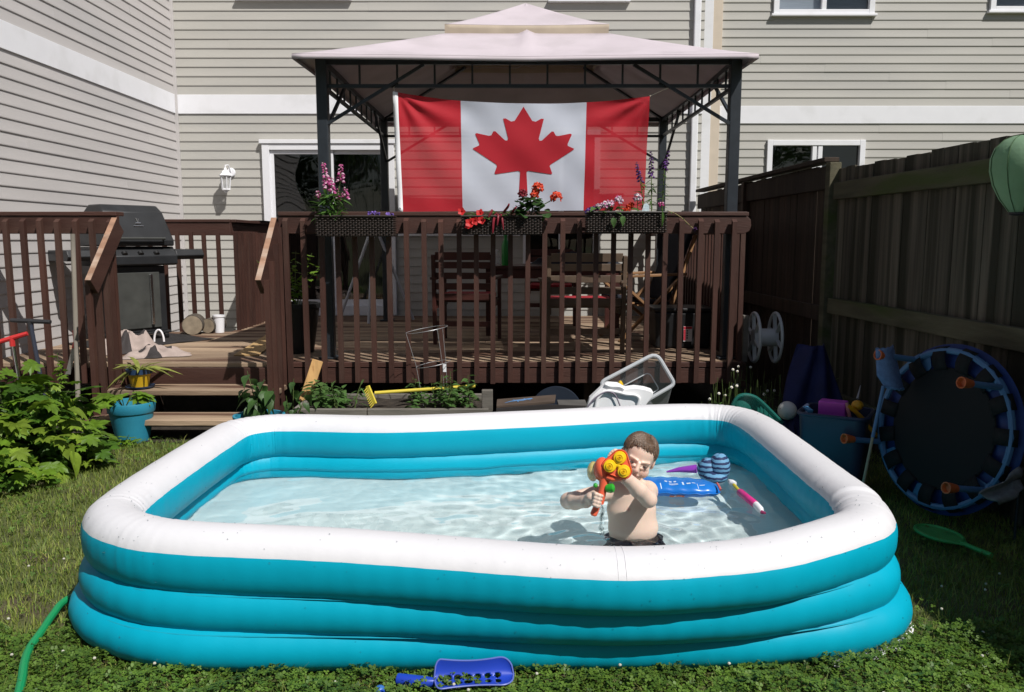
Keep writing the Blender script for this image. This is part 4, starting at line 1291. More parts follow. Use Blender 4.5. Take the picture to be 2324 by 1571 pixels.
# ============================================================ WICKER PLANTERS ON THE RAIL
WICK = M('dark_wicker', (0.026, 0.017, 0.013), 0.5, 0.3, 30, spec=0.4)
PFY, PBY = 6.30, 6.485
def planter(name, label, px0, px1, pyt, pyb):
    x0, x1 = pY(px0, pyb, PFY).x, pY(px1, pyb, PFY).x
    zt, zb = pY(px0, pyt, PFY).z, pY(px0, pyb, PFY).z
    p = root(name, label, 'planter', ((x0 + x1) / 2, (PFY + PBY) / 2, zb))
    t = 0.012
    bx = MB()
    bx.span(x0 + t, x1 - t, PFY + t, PFY + t + 0.004, zb, zt - 0.01).span(x0 + t, x1 - t, PBY - t, PBY - t + 0.004, zb, zt - 0.01)
    bx.span(x0 + t, x0 + t + 0.004, PFY + t + 0.004, PBY - t, zb, zt - 0.01).span(x1 - t - 0.004, x1 - t, PFY + t + 0.004, PBY - t, zb, zt - 0.01)
    bx.span(x0 + t, x1 - t, PFY + t, PBY - t, zb - 0.004, zb - 0.0005)
    bx.build('box', WICK, p, 0)
    w = MB()
    nr, nc = 11, int((x1 - x0) / 0.021)
    hh = (zt - zb) / nr
    for i in range(nr):
        z = zb + hh * (i + 0.5)
        for j in range(nc):
            xa = x0 + (x1 - x0) * (j + 0.5) / nc
            ph = (i + j) % 2
            w.ell((xa, PFY + (0.004 if ph else 0.011), z), (0.0125, 0.0055, hh * 0.43), None, 6, 4)
        for j in range(8):
            yy = PFY + 0.012 + (PBY - PFY - 0.024) * (j + 0.5) / 8
            for xe, sg in ((x0, 1), (x1, -1)):
                w.ell((xe + sg * (0.004 if (i + j) % 2 else 0.011), yy, z), (0.0055, 0.0125, hh * 0.43), None, 6, 4)
    wo = w.build('weave', WICK, p, 60, fix=False); wo['kind'] = 'stuff'
    MB().tube([(x0, PFY, zt), (x1, PFY, zt), (x1, PBY, zt), (x0, PBY, zt)], 0.009, 6, closed=True).build('rim', WICK, p)
    MB().span(x0 + 0.02, x1 - 0.02, PFY + 0.02, PBY - 0.02, zt - 0.04, zt - 0.02).build('soil', SOIL, p, 0)
    return zt - 0.02
zt1 = planter('wicker_planter', 'dark wicker planter with pink snapdragons at the left of the rail', 716, 893, 491, 536)
zt2 = planter('wicker_planter', 'dark wicker planter with red geraniums in the middle of the rail', 1046, 1230, 491, 532)
zt3 = planter('wicker_planter', 'dark wicker planter with pink and purple flowers under the flag corner', 1331, 1513, 482, 528)
PY = 6.39

def fmat(n, c, tr=0.25): return M(n, c, 0.55, 0.2, 40, trans=tr)
F_PINK = fmat('pink_petal', (0.55, 0.10, 0.30)); F_LPINK = fmat('pale_pink_petal', (0.70, 0.42, 0.55)); F_WHT = fmat('white_petal', (0.75, 0.68, 0.72))
F_RED = fmat('red_petal', (0.60, 0.02, 0.02)); F_ORG = fmat('scarlet_petal', (0.72, 0.07, 0.025)); F_DRED = fmat('dark_red_petal', (0.26, 0.02, 0.035))
F_PUR = fmat('purple_petal', (0.16, 0.055, 0.28)); F_VIO = fmat('violet_petal', (0.22, 0.13, 0.50)); F_DPUR = fmat('deep_purple_petal', (0.09, 0.03, 0.13)); F_MAG = fmat('magenta_petal', (0.6, 0.05, 0.25))

def spike(mb, a, b, r0, n, rr, size, mi=(0, 1)):
    """florets round a stem from a (low) to b (tip)"""
    a, b = Vector(a), Vector(b)
    for k in range(n):
        t = k / n
        an = k * 2.4 + rr.uniform(-.4, .4)
        rad = r0 * (1 - 0.7 * t)
        s = size * (1 - 0.55 * t) * rr.uniform(0.75, 1.2)
        p = a.lerp(b, t) + Vector((math.cos(an) * rad, math.sin(an) * rad, rr.uniform(-.004, .004)))
        rot = Euler((rr.uniform(-.6, .6), rr.uniform(-.6, .6), an))
        mb.ell(p, (s * 1.0, s * 0.62, s * 0.75), rot, 6, 4, rr.choice(mi))
        mb.ell(p + Vector((math.cos(an) * s * 0.6, math.sin(an) * s * 0.6, -s * 0.5)), (s * 0.8, s * 0.9, s * 0.3), rot, 6, 4, rr.choice(mi))

rr = random.Random(2)
sn = root('snapdragon', 'bushy snapdragon with pink flower spikes in the left planter', 'flower', tuple(pY(752, 492, PY)))
b0 = pY(752, 494, PY)
for (tx, ty, lx_, ly) in ((733, 368, 742, 418), (774, 372, 772, 412), (752, 402, 752, 436), (719, 432, 728, 452), (764, 428, 762, 452), (784, 425, 782, 448), (742, 412, 740, 430)):
    tp, lo = pY(tx, ty, PY + rr.uniform(-.03, .03)), pY(lx_, ly, PY)
    MB().tube([b0 + Vector((rr.uniform(-.04, .04), 0, 0)), lo, tp], [0.004, 0.0035, 0.0015], 5).build('stem', STEM, sn)
    m = MB(); spike(m, lo, tp, 0.024, max(8, int((lo - tp).length / 0.0075)), rr, 0.017, (0, 0, 1))
    m.build('flower_spike', [F_PINK, F_LPINK], sn, 60, fix=False)
for k in range(120):
    a = k * 2.4; h = rr.uniform(0.0, 0.17)
    q = b0 + Vector((rr.uniform(-.06, .06), rr.uniform(-.04, .03), h))
    place_leaf(LM_LA[0], q, (math.cos(a), math.sin(a), rr.uniform(-0.3, 1.0)), rr.uniform(0.8, 1.5), sn, rr.uniform(-.5, .5))

def flowerhead(parent, c, rad, n, mats, rng_, size, mi=None, name='flower_head'):
    m = MB()
    c = Vector(c)
    for k in range(n):
        e = math.asin(rng_.uniform(-0.4, 1.0)); a = k * 2.4
        nrm = Vector((math.cos(a) * math.cos(e), math.sin(a) * math.cos(e), math.sin(e)))
        rot = nrm.to_track_quat('Z', 'Y').to_matrix() @ Matrix.Rotation(rng_.uniform(0, 6), 3, 'Z')
        p = c + nrm * rad * rng_.uniform(0.75, 1.05)
        for q in range(3):
            rq = rot @ Matrix.Rotation(q * 2.094, 3, 'Z')
            m.ell(p + rq @ Vector((size * 0.55, 0, 0)), (size * 0.7, size * 0.5, size * 0.16), rq @ Matrix.Rotation(-0.45, 3, 'Y'), 6, 4, rng_.choice(mi or [0]))
    return m.build(name, mats, parent, 60, fix=False)

# purple pansies in the left planter
pn = root('pansies', 'small violet pansies at the right end of the left planter', 'flower', tuple(pY(848, 492, PY)))
for (px, py) in ((838, 486), (848, 484), (858, 487), (880, 488), (888, 489)):
    q = pY(px, py, PY - 0.03)
    MB().tube([(q.x, q.y + 0.01, zt1 - 0.01), tuple(q)], 0.0025, 5).build('stem', STEM, pn)
    flowerhead(pn, q, 0.008, 5, [F_VIO], rr, 0.016)

# red petunias
pt = root('petunia', 'red trumpet petunias at the left of the middle planter', 'flower', tuple(pY(1072, 495, PY)))
for (px, py, s, yy) in ((1047, 480, 0.03, 6.33), (1066, 506, 0.036, 6.275), (1078, 502, 0.03, 6.28), (1088, 483, 0.032, 6.34), (1092, 500, 0.03, 6.285), (1062, 512, 0.028, 6.28)):
    q = pY(px, py, yy)
    m = MB()
    nrm = Vector((rr.uniform(-.3, .3), -1, rr.uniform(0.0, .6))).normalized()
    rot = nrm.to_track_quat('Z', 'Y').to_matrix()
    ring_, cen = [], []
    vs = [q - nrm * s * 0.9]
    n = 20
    for k in range(n):
        a = 6.283 * k / n
        vs.append(q - nrm * s * 0.25 + rot @ Vector((math.cos(a), math.sin(a), 0)) * s * 0.3)
    for k in range(n):
        a = 6.283 * k / n
        w = s * (0.95 + 0.14 * math.cos(5 * a))
        vs.append(q + rot @ Vector((math.cos(a) * w, math.sin(a) * w, s * 0.12 * math.sin(5 * a + 1))))
    fs = [(0, 1 + k, 1 + (k + 1) % n) for k in range(n)] + [(1 + k, 1 + (k + 1) % n, 1 + n + (k + 1) % n, 1 + n + k) for k in range(n)]
    m.add(vs, fs).build('flower', F_RED, pt, 60, fix=False)
    MB().tube([q - nrm * s * 0.8, (q.x, PY, zt2)], 0.002, 5).build('stem', STEM, pt)
for k in range(26):
    a = k * 2.4
    q = pY(rr.uniform(1050, 1112), rr.uniform(484, 498), rr.uniform(6.30, 6.42))
    place_leaf(LM_OV[1], q, (math.cos(a), math.sin(a), rr.uniform(-.4, .5)), rr.uniform(0.4, 0.7), pt, rr.uniform(-.5, .5))
# amaranth tassels
am = root('tassel_flower', 'dark red tassels drooping over the middle planter', 'flower', tuple(pY(1125, 490, PY)))
for (xa, ya, xb, yb, xc, yc) in ((1112, 487, 1116, 478, 1108, 494), (1124, 488, 1130, 490, 1128, 512), (1132, 486, 1138, 492, 1142, 522), (1126, 484, 1120, 500, 1118, 530), (1142, 482, 1152, 470, 1155, 462), (1160, 486, 1166, 476, 1172, 470)):
    pts_ = catmull([tuple(pY(xa, ya, 6.36)), tuple(pY(xb, yb, 6.29)), tuple(pY(xc, yc, 6.275))], 10, False)
    MB().tube(pts_, [0.006, 0.009, 0.010, 0.010, 0.010, 0.0095, 0.009, 0.008, 0.006, 0.003], 6).build('tassel', F_DRED, am)
for k in range(30):
    a = k * 2.4
    q = pY(rr.uniform(1112, 1180), rr.uniform(480, 494), rr.uniform(6.30, 6.42))
    place_leaf(LM_OV[1], q, (math.cos(a), math.sin(a), rr.uniform(-.2, .6)), rr.uniform(0.4, 0.7), am, rr.uniform(-.5, .5))
# geranium
ge = root('geranium', 'scarlet geranium with round dark leaves in front of the flag', 'flower', tuple(pY(1205, 490, PY)))
gb = pY(1205, 492, PY)
for (px, py, rad, mt, n) in ((1220, 428, 0.042, F_ORG, 30), (1262, 449, 0.042, F_ORG, 28), (1186, 441, 0.032, F_DRED, 22), (1213, 443, 0.03, F_ORG, 16)):
    q = pY(px, py, PY - 0.02)
    MB().tube([gb, gb.lerp(q, 0.5) + Vector((0, 0, 0.02)), q], 0.004, 5).build('stem', STEM, ge)
    flowerhead(ge, q, rad, n, [mt], rr, 0.019)
for k in range(64):
    q = pY(rr.uniform(1172, 1238), rr.uniform(452, 490), rr.uniform(6.31, 6.43))
    a = rr.uniform(0, 6.28)
    place_leaf(LM_RD, q, (math.cos(a), math.sin(a) - .3, rr.uniform(-.5, .6)), rr.uniform(0.8, 1.5), ge, rr.uniform(-.5, .5))
# pelargoniums in the right planter
pe = root('pelargonium', 'pink and white striped pelargoniums in the right planter', 'flower', tuple(pY(1390, 484, PY)))
for (px, py, rad, n) in ((1372, 467, 0.03, 26), (1384, 463, 0.028, 22), (1404, 455, 0.03, 20), (1446, 450, 0.03, 16), (1358, 470, 0.02, 10)):
    q = pY(px, py, PY - 0.03)
    MB().tube([(q.x + 0.01, PY, zt3), tuple(q)], 0.003, 5).build('stem', STEM, pe)
    flowerhead(pe, q, rad, n, [F_LPINK, F_WHT, F_PINK], rr, 0.017, [0, 0, 1, 1, 2])
for k in range(26):
    q = pY(rr.uniform(1345, 1440), rr.uniform(468, 486), rr.uniform(6.31, 6.43))
    a = rr.uniform(0, 6.28)
    place_leaf(LM_OV[1], q, (math.cos(a), math.sin(a), rr.uniform(-.6, .4)), rr.uniform(0.45, 0.8), pe, rr.uniform(-.5, .5))
for q_ in ((1412, 490), (1391, 494)):
    place_leaf(LM_OV[1], pY(*q_, 6.28), (0.1, -0.3, -1), 0.8, pe, 0.2)
pp = root('pansies', 'purple pansies at the left end of the right planter', 'flower', tuple(pY(1345, 482, PY)))
for (px, py) in ((1337, 476), (1345, 473), (1352, 474), (1332, 480)):
    q = pY(px, py, PY - 0.04)
    flowerhead(pp, q, 0.01, 5, [F_VIO, F_PUR], rr, 0.016, [0, 1])
    MB().tube([(q.x, PY, zt3), tuple(q)], 0.0025, 5).build('stem', STEM, pp)
og = root('begonia', 'orange blooms low in the right planter', 'flower', tuple(pY(1425, 482, PY)))
for (px, py) in ((1418, 478), (1427, 470), (1432, 466), (1423, 481)):
    q = pY(px, py, PY - 0.01)
    flowerhead(og, q, 0.014, 8, [F_ORG], rr, 0.018)
    MB().tube([(q.x, PY, zt3), tuple(q)], 0.0025, 5).build('stem', STEM, og)
# tall angelonias
names_ = ('tall purple flower spike in front of the flag corner', 'tall dark purple flower spike before the rear gazebo post', 'tallest purple flower spike right of the flag')
for i, (tx, ty, lx_, ly, bx_) in enumerate(((1444, 368, 1453, 412, 1462), (1477, 342, 1478, 402, 1478), (1519, 340, 1507, 384, 1502))):
    an_ = root('angelonia', names_[i], 'flower', tuple(pY(bx_, 484, PY)))
    tp, lo, ba = pY(tx, ty, PY), pY(lx_, ly, PY), pY(bx_, 486, PY)
    MB().tube([ba, lo, tp], [0.0045, 0.0035, 0.0015], 5).build('stem', STEM, an_)
    m = MB(); spike(m, lo, tp, 0.016, 24, rr, 0.013, (0, 0, 1)); m.build('flower_spike', [F_DPUR, F_PUR], an_, 60, fix=False)
    for k in range(34):
        t = rr.random()
        q = ba.lerp(lo, t); a = k * 2.4
        place_leaf(LM_LA[0], q, (math.cos(a), math.sin(a), rr.uniform(-.4, .6)), rr.uniform(0.4, 0.75), an_, rr.uniform(-.4, .4))
pk = root('snapdragon', 'single magenta bloom by the plant tag', 'flower', tuple(pY(1500, 482, PY)))
MB().tube([pY(1502, 484, PY), pY(1500, 462, PY - 0.02)], 0.003, 5).build('stem', STEM, pk)
flowerhead(pk, pY(1500, 464, PY - 0.03), 0.015, 9, [F_MAG, F_LPINK], rr, 0.016, [0, 0, 1])
place_leaf(LM_LA[0], pY(1503, 478, 6.28), (0.1, -0.2, -1), 1.2, pk, 0.2)
tr_ = root('trailing_stem', 'dried trailing stem hanging right of the right planter', 'plant', tuple(pY(1515, 480, PY)))
ps = [tuple(pY(*q, 6.33)) for q in ((1512, 479), (1528, 483), (1548, 496), (1565, 512), (1577, 522))]
MB().tube(catmull(ps, 16, False), 0.0025, 5).build('stem', M('dry_stem', (0.3, 0.24, 0.1), 0.7), tr_)
for k, p in enumerate(catmull(ps, 12, False)):
    place_leaf(LM_OV[1], tuple(p), (math.cos(k * 2.4), -0.4, math.sin(k * 2.4)), 0.18, tr_)
flowerhead(tr_, pY(1577, 521, 6.32), 0.01, 7, [F_DPUR], rr, 0.012)
# plant tag
TAGM = M('plant_tag_card', (0.55, 0.66, 0.70), 0.4, 0.25, 60)
q = pY(1464, 476, 6.335)
MB().prism([(q.x - 0.03, q.z - 0.06), (q.x + 0.03, q.z - 0.06), (q.x + 0.028, q.z + 0.03), (q.x + 0.01, q.z + 0.05), (q.x - 0.012, q.z + 0.04), (q.x - 0.028, q.z - 0.02)], q.y, q.y + 0.002, 'Y').build('plant_tag', TAGM, None, 0)
tag(bpy.data.objects['plant_tag'], 'pale blue plastic plant tag in the right planter', 'plant tag')

# ============================================================ GRILL AND THINGS ON THE DECK'S LEFT
GRILL = M('grill_enamel', (0.018, 0.019, 0.021), 0.42, 0.2, 8, 0.1, 200, spec=0.5)
GRILL2 = M('grill_panel', (0.05, 0.052, 0.048), 0.5, 0.2, 8)
CHR = M('chrome', (0.6, 0.6, 0.62), 0.2, 0.05, 5, metal=1.0)
th = R(52)
gm = Matrix.Translation((-3.83, 8.15, DK)) @ Matrix.Rotation(th, 4, 'Z')
gr = root('gas_grill', 'black gas barbecue grill with domed hood by the house corner', 'grill', (-3.83, 8.15, DK))
c_ = MB(gm); c_.span(-0.27, 0.27, -0.22, 0.22, 0.09, 0.74); c_.build('cabinet', GRILL, gr, 0, 0.006)
MB(gm).span(-0.225, 0.20, -0.238, -0.222, 0.13, 0.68).build('cabinet_door', GRILL2, gr, 0, 0.004)
MB(gm).span(0.09, 0.12, -0.262, -0.24, 0.16, 0.66).build('door_handle', CHR, gr, 0, 0.004)
MB(gm).prism([(-0.30, 0.76), (-0.30, 0.84), (-0.22, 0.93), (0.24, 0.93), (0.24, 0.745), (-0.26, 0.745)], -0.37, 0.37, 'X').build('firebox', GRILL, gr, 20, 0.006)
# hood: a tapered dome
hd = MB(gm)
prof = [(-0.27, 0.935), (-0.275, 0.99), (-0.18, 1.27), (-0.10, 1.335), (0.13, 1.335), (0.22, 1.26), (0.25, 0.935)]
n = len(prof)
L_, R_ = [], []
for (yv_, z) in prof:
    k = 0.36 - 0.075 * max(0, (z - 0.99) / 0.345)
    L_.append((-k, yv_, z)); R_.append((k, yv_, z))
hd.add(L_ + R_, [tuple(range(n)), tuple(range(2 * n - 1, n - 1, -1))] + [((i + 1) % n, i, n + i, n + (i + 1) % n) for i in range(n)])
hood = hd.build('hood', GRILL, gr, 20, 0.015)
MB(gm).tube([(-0.24, -0.275, 1.0), (-0.24, -0.315, 1.01), (0.24, -0.315, 1.01), (0.24, -0.275, 1.0)], 0.012, 8).build('handle', GRILL2, hood)
# small stag emblem on the hood
em = MB(gm)
hn = Vector((0, -0.28, 0.095)).normalized()
for (a, b) in (((0.02, 1.17), (0.035, 1.20)), ((0.02, 1.17), (0.01, 1.205)), ((0.0, 1.155), (0.045, 1.155))):
    f = lambda p: (p[0], -0.275 + (p[1] - 0.99) * 0.3393 - 0.006, p[1])
    em.tube([f(a), f(b)], 0.004, 5)
em.prism([(-0.03, 1.125), (0.065, 1.125), (0.065, 1.137), (-0.03, 1.137)], 0, 0.001, 'Y')
em.v = em.v
EMB = M('silver_emblem', (0.6, 0.6, 0.6), 0.3, 0.05, metal=1)
em2 = MB(gm)
f = lambda p: (p[0], -0.275 + (p[1] - 0.99) * 0.3393 - 0.006, p[1])
for (a, b, w) in (((0.02, 1.165), (0.035, 1.20), .004), ((0.02, 1.165), (0.006, 1.205), .004), ((-0.005, 1.157), (0.045, 1.157), .008), ((-0.03, 1.13), (0.068, 1.13), .005)):
    em2.tube([f(a), f(b)], w, 5)
em2.build('emblem', EMB, hood)
for i, x in enumerate((-0.16, 0.0, 0.16)):
    MB(gm).lathe([(0.0, 0.0), (0.028, 0.0), (0.026, 0.03), (0.0, 0.034)], 14, (x, -0.27, 0.875), (R(132), 0, 0)).build('knob', BLK, gr)
for sg, nm in ((-1, 'side_shelf'), (1, 'side_shelf')):
    a, b = sorted((sg * 0.375, sg * 0.68))
    MB(gm).prism([(-0.28, 0.84), (-0.25, 0.80), (0.20, 0.80), (0.20, 0.90), (-0.25, 0.90)], a, b, 'X').build(nm, GRILL, gr, 20, 0.006)
for (x, yv_) in ((-0.25, -0.2), (0.25, -0.2), (-0.25, 0.2), (0.25, 0.2)):
    MB(gm).lathe([(0.0, -0.02), (0.04, -0.02), (0.042, 0), (0.04, 0.02), (0, 0.02)], 14, (x, yv_, 0.042), (0, R(90), 0)).build('wheel', BLK, gr)
MB(gm).span(-0.3, 0.3, -0.24, 0.24, 0.065, 0.088).build('base_shelf', GRILL, gr, 0, 0.005)

MATD = M('black_grill_mat', (0.02, 0.018, 0.018), 0.85, 0.25, 12, 0.2, 200)
mm = MB(Matrix.Translation((-3.66, 7.98, DK + 0.004)) @ Matrix.Rotation(th, 4, 'Z'))
mm.grid(lambda u, v: (-0.55 + 1.1 * u, -0.42 + 0.84 * v, 0.004 + 0.004 * math.sin(u * 21 + v * 9)), 24, 16)
tag(mm.build('floor_mat', MATD, None, 60, thick=0.003), 'black mat under the grill on the deck', 'mat')
TAN = M('sunlit_tan', (0.42, 0.27, 0.12), 0.8, 0.15, 8, 0.2, 60, stretch=(2, 0.4, 1))  # lighter tan puts the sunlight on the deck boards into their colour
q = [pz(530, 806, DK + .012), pz(586, 806, DK + .012), pz(655, 752, DK + .012), pz(620, 750, DK + .012)]
tm = MB()
tm.add([(p.x, p.y, DK + 0.005) for p in q] + [(p.x, p.y, DK + 0.014) for p in q], [(3, 2, 1, 0), (4, 5, 6, 7), (0, 1, 5, 4), (1, 2, 6, 5), (2, 3, 7, 6), (3, 0, 4, 7)])
tag(tm.build('sunlit_boards', TAN, None, 0), 'tan patch of deck boards coloured as sunlit by the steps', 'sunlit_boards')

# crumpled cover
COV = M('grill_cover_cloth', (0.36, 0.29, 0.26), 0.8, 0.15, 8, 0.2, 120)
COVD = M('grill_cover_trim', (0.035, 0.03, 0.03), 0.8, 0.15, 8)
r_ = random.Random(5)
def heap(cx, cy, z, rx, ry, h, seed):
    rr_ = random.Random(seed)
    ph = [rr_.uniform(0, 6.28) for _ in range(8)]
    def f(u, v):
        a = u * 6.283; q = v
        e = 1 + 0.2 * math.sin(3 * a + ph[0]) + 0.1 * math.sin(7 * a + ph[1])
        x = rx * q * e * math.cos(a); yv_ = ry * q * e * math.sin(a)
        base = h * (1 - q ** 1.6)
        rdg = lambda t: 1 - 2 * abs(math.sin(t))
        fold = 0.24 * h * (rdg(2.5 * a + 4 * q + ph[2]) * 0.5 + rdg(4.5 * a - 5 * q + ph[3]) * 0.35 + rdg(x * 16 + yv_ * 9 + ph[4]) * 0.5 + rdg(yv_ * 14 - x * 11 + ph[5]) * 0.5)
        return (cx + x, cy + yv_, z + 0.006 + max(0.0, base + fold * min(1, q * 3) * (1.05 - q ** 3)))
    return f
cv = root('grill_cover', 'crumpled beige and black grill cover heaped at the stair top', 'cover', (-3.25, 7.1, DK))
m = MB()
hp = heap(-3.10, 7.02, DK, 0.27, 0.24, 0.085, 3); m.grid(hp, 80, 22, cu=True)
hp2 = heap(-3.46, 7.28, DK, 0.27, 0.26, 0.19, 8); m2 = MB().grid(hp2, 80, 22, cu=True)
for mb_, nm in ((m, 'cloth'), (m2, 'cloth')):
    nf = len(mb_.f)
    mb_.m = [1 if (i % 21 in (6, 7, 8, 9) and (i // 21) % 80 < 55) or (i // 21) % 80 in range(60, 68) else 0 for i in range(nf)]
    mb_.build(nm, [COV, COVD], cv, 70, fix=False)
aq = pz(362, 790, DK)
MB().tube([(aq.x - 0.045 * math.cos(a) , aq.y, DK + 0.06 + 0.11 * math.sin(a)) for a in np.linspace(0, math.pi, 12)], 0.009, 6).build('handle_strap', WHT, cv)

# logs behind the grill
BARK = M('bark', (0.085, 0.07, 0.055), 0.9, 0.35, 20, 0.8, 60); CUT = M('log_cut', (0.26, 0.21, 0.15), 0.85, 0.25, 14)
for i, (px, py, r0, L0, a) in enumerate(((436, 735, 0.105, 0.30, -0.25), (470, 728, 0.08, 0.30, 0.1))):
    q = pz(px, py + 22, DK)
    Yl = 8.55 if i == 0 else 8.72
    q = pY(px, py, Yl)
    lg = root('log', ('thick cut log with pale end beside the grill', 'thinner bark covered log behind the thick log')[i], 'log', (q.x, q.y, DK))
    d = Vector((math.sin(a), math.cos(a), 0))
    c0 = Vector((q.x, q.y, DK + r0 * 0.98))
    pts = [c0, c0 + d * L0 * 0.5, c0 + d * L0]
    MB().tube(pts, [r0, r0 * 1.03, r0 * 0.97], 18, 0, True).build('trunk', BARK, lg)
    MB().tube([c0 - d * 0.002, c0 - d * 0.004], r0 * 0.95, 18).build('cut_end', CUT, lg)
# white pail by the rail
q = pY(497, 735, 8.8)
wp = root('pail', 'white plastic pail by the corner railing', 'pail', (q.x, 8.8, DK))
MB().lathe([(0.05, 0), (0.06, 0.17), (0.066, 0.17), (0.066, 0.19), (0.058, 0.19), (0.05, 0.02)], 20, (q.x, 8.8, DK)).build('body', WHT, wp)
MB().tube([(q.x + 0.063 * math.cos(a), 8.8, DK + 0.17 - 0.06 * math.sin(a)) for a in np.linspace(0, math.pi, 10)], 0.002, 5).build('handle', STEEL, wp)
# dark cloth over the rail
clo = MB()
qa, qb = pX(570, 505, JX - 0.03), pX(600, 505, JX - 0.03)
clo.grid(lambda u, v: (JX - 0.075 - 0.006 * math.sin(u * 9) if v > 0.3 else JX - 0.075 + (0.3 - v) / 0.3 * 0.17, qa.y + (qb.y - qa.y) * u, (RT1 + 0.04) if v <= 0.3 else RT1 + 0.04 - (v - 0.3) / 0.7 * 0.33), 12, 14)
tag(clo.build('towel', M('charcoal_cloth', (0.02, 0.022, 0.024), 0.9), None, 50, thick=0.006), 'charcoal cloth hung over the rail beside the sliding door', 'towel')

# garden tools in front of the left railing
GREYW = M('grey_stake_wood', (0.24, 0.215, 0.18), 0.85, 0.25, 8, 0.3, 60, stretch=(2, 2, .2))
RDP = M('red_plastic', (0.55, 0.035, 0.035), 0.4, 0.1); DGR = M('dark_grip', (0.025, 0.025, 0.028), 0.5)
a, b = pY(165, 531, 6.38), pY(171, 860, 6.33); b.z = 0.0
s_ = root('wooden_stake', 'grey wooden stake standing against the left railing', 'stake', tuple(b))
MB().tube([b, a], [0.019, 0.017], 10).build('shaft', GREYW, s_)
def tool(name, label, head, bottom, ha, hb, mh, ms, rad=0.012):
    t = root(name, label, 'garden tool', (bottom.x, bottom.y, 0))
    MB().tube([bottom, head], rad, 8).build('shaft', ms, t)
    MB().tube([ha, ha.lerp(hb, .5), hb], [0.016, 0.019, 0.016], 8).build('handle', mh, t)
    MB().tube([head - Vector((0, 0, 0.07)), head], 0.02, 8).build('socket', mh, t)
h = pY(27, 765, 6.1); bt = Vector((h.x + 0.08, 6.15, 0.1))
tool('garden_fork', 'red T handled tool at the left edge behind the bush', h, Vector((h.x + 0.06, 6.12, 0.0)), pY(-8, 778, 6.08), pY(62, 757, 6.12), RDP, CHR)
h = pY(68, 728, 6.25)
tool('garden_shovel', 'dark T handled shovel leaning on the left railing', h, Vector((h.x + 0.13, 6.2, 0.0)), pY(25, 727, 6.25), pY(115, 731, 6.25), DGR, M('navy_shaft', (0.03, 0.035, 0.055), 0.5), 0.016)
h = pY(170, 762, 6.45)
tr2 = root('hand_saw', 'red handled tool hanging on the left railing beside the stake', 'garden tool', (h.x, 6.45, h.z))
MB().tube([pY(168, 750, 6.44), pY(172, 775, 6.44), pY(166, 790, 6.44)], [0.014, 0.018, 0.012], 8).build('handle', RDP, tr2)
MB().prism([(pY(163, 790, 6.44).x, pY(163, 790, 6.44).z), (pY(172, 790, 6.44).x, pY(163, 790, 6.44).z), (pY(160, 850, 6.44).x, pY(160, 850, 6.44).z), (pY(148, 850, 6.44).x, pY(160, 850, 6.44).z)], 6.44, 6.443, 'Y').build('blade', M('saw_steel', (0.3, 0.29, 0.27), 0.5, metal=.6), tr2, 0)
leafy('weed_plant', 'leafy weed shoot rising through the left railing', (pY(130, 800, 6.3).x, 6.3, 0.35), [(0.0, 0, 0.28), (0.03, 0.02, 0.2)], 5, LM_LOB[0], 0.8, seed=33)

# tomato plant in a big black pot behind the railing
tx = pY(672, 750, 7.25).x
bp = root('plant_pot', 'big black pot behind the railing post', 'pot', (tx, 7.25, DK))
MB().lathe([(0.15, 0.0), (0.21, 0.40), (0.225, 0.40), (0.225, 0.44), (0.2, 0.44), (0.19, 0.40)], 32, (tx, 7.25, DK)).build('body', BLK, bp)
MB().lathe([(0.195, 0.40), (0, 0.41)], 20, (tx, 7.25, DK)).build('soil', SOIL, bp)
leafy('tomato_plant', 'sprawling tomato plant in the black pot behind the railing', (tx, 7.25, DK + 0.40), [(-0.30, -0.1, 0.42), (-0.22, -0.15, 0.30), (-0.34, 0.0, 0.28), (0.02, 0, 0.5), (0.15, 0.05, 0.48), (0.28, 0.0, 0.42), (0.08, 0.1, 0.32), (-0.05, 0, 0.42)], 11, LM_LOB[0], 0.72, seed=44, droop=-0.35)

# tripod
SIL = M('pale_aluminium', (0.5, 0.52, 0.56), 0.4, 0.05)
tp = root('tripod', 'pale tripod stand on the deck behind the left planter', 'tripod', (pY(850, 700, 9.95).x, 9.95, DK))
ap = pY(848, 505, 9.95)
for (px, py, yy) in ((836, 728, 9.7), (770, 722, 10.2), (938, 722, 10.2)):
    f_ = pY(px, py, yy)
    f_.z = DK + 0.005
    lg = MB().tube([ap, f_], [0.021, 0.017], 8).build('leg', SIL, tp)
    mq = ap.lerp(f_, 0.5)
    MB().tube([mq, ap.lerp(f_, 0.53)], 0.018, 8).build('clamp', DGR, lg)
MB().lathe([(0.03, -0.04), (0.035, 0.0), (0.02, 0.05), (0, 0.055)], 12, ap).build('head', DGR, tp)

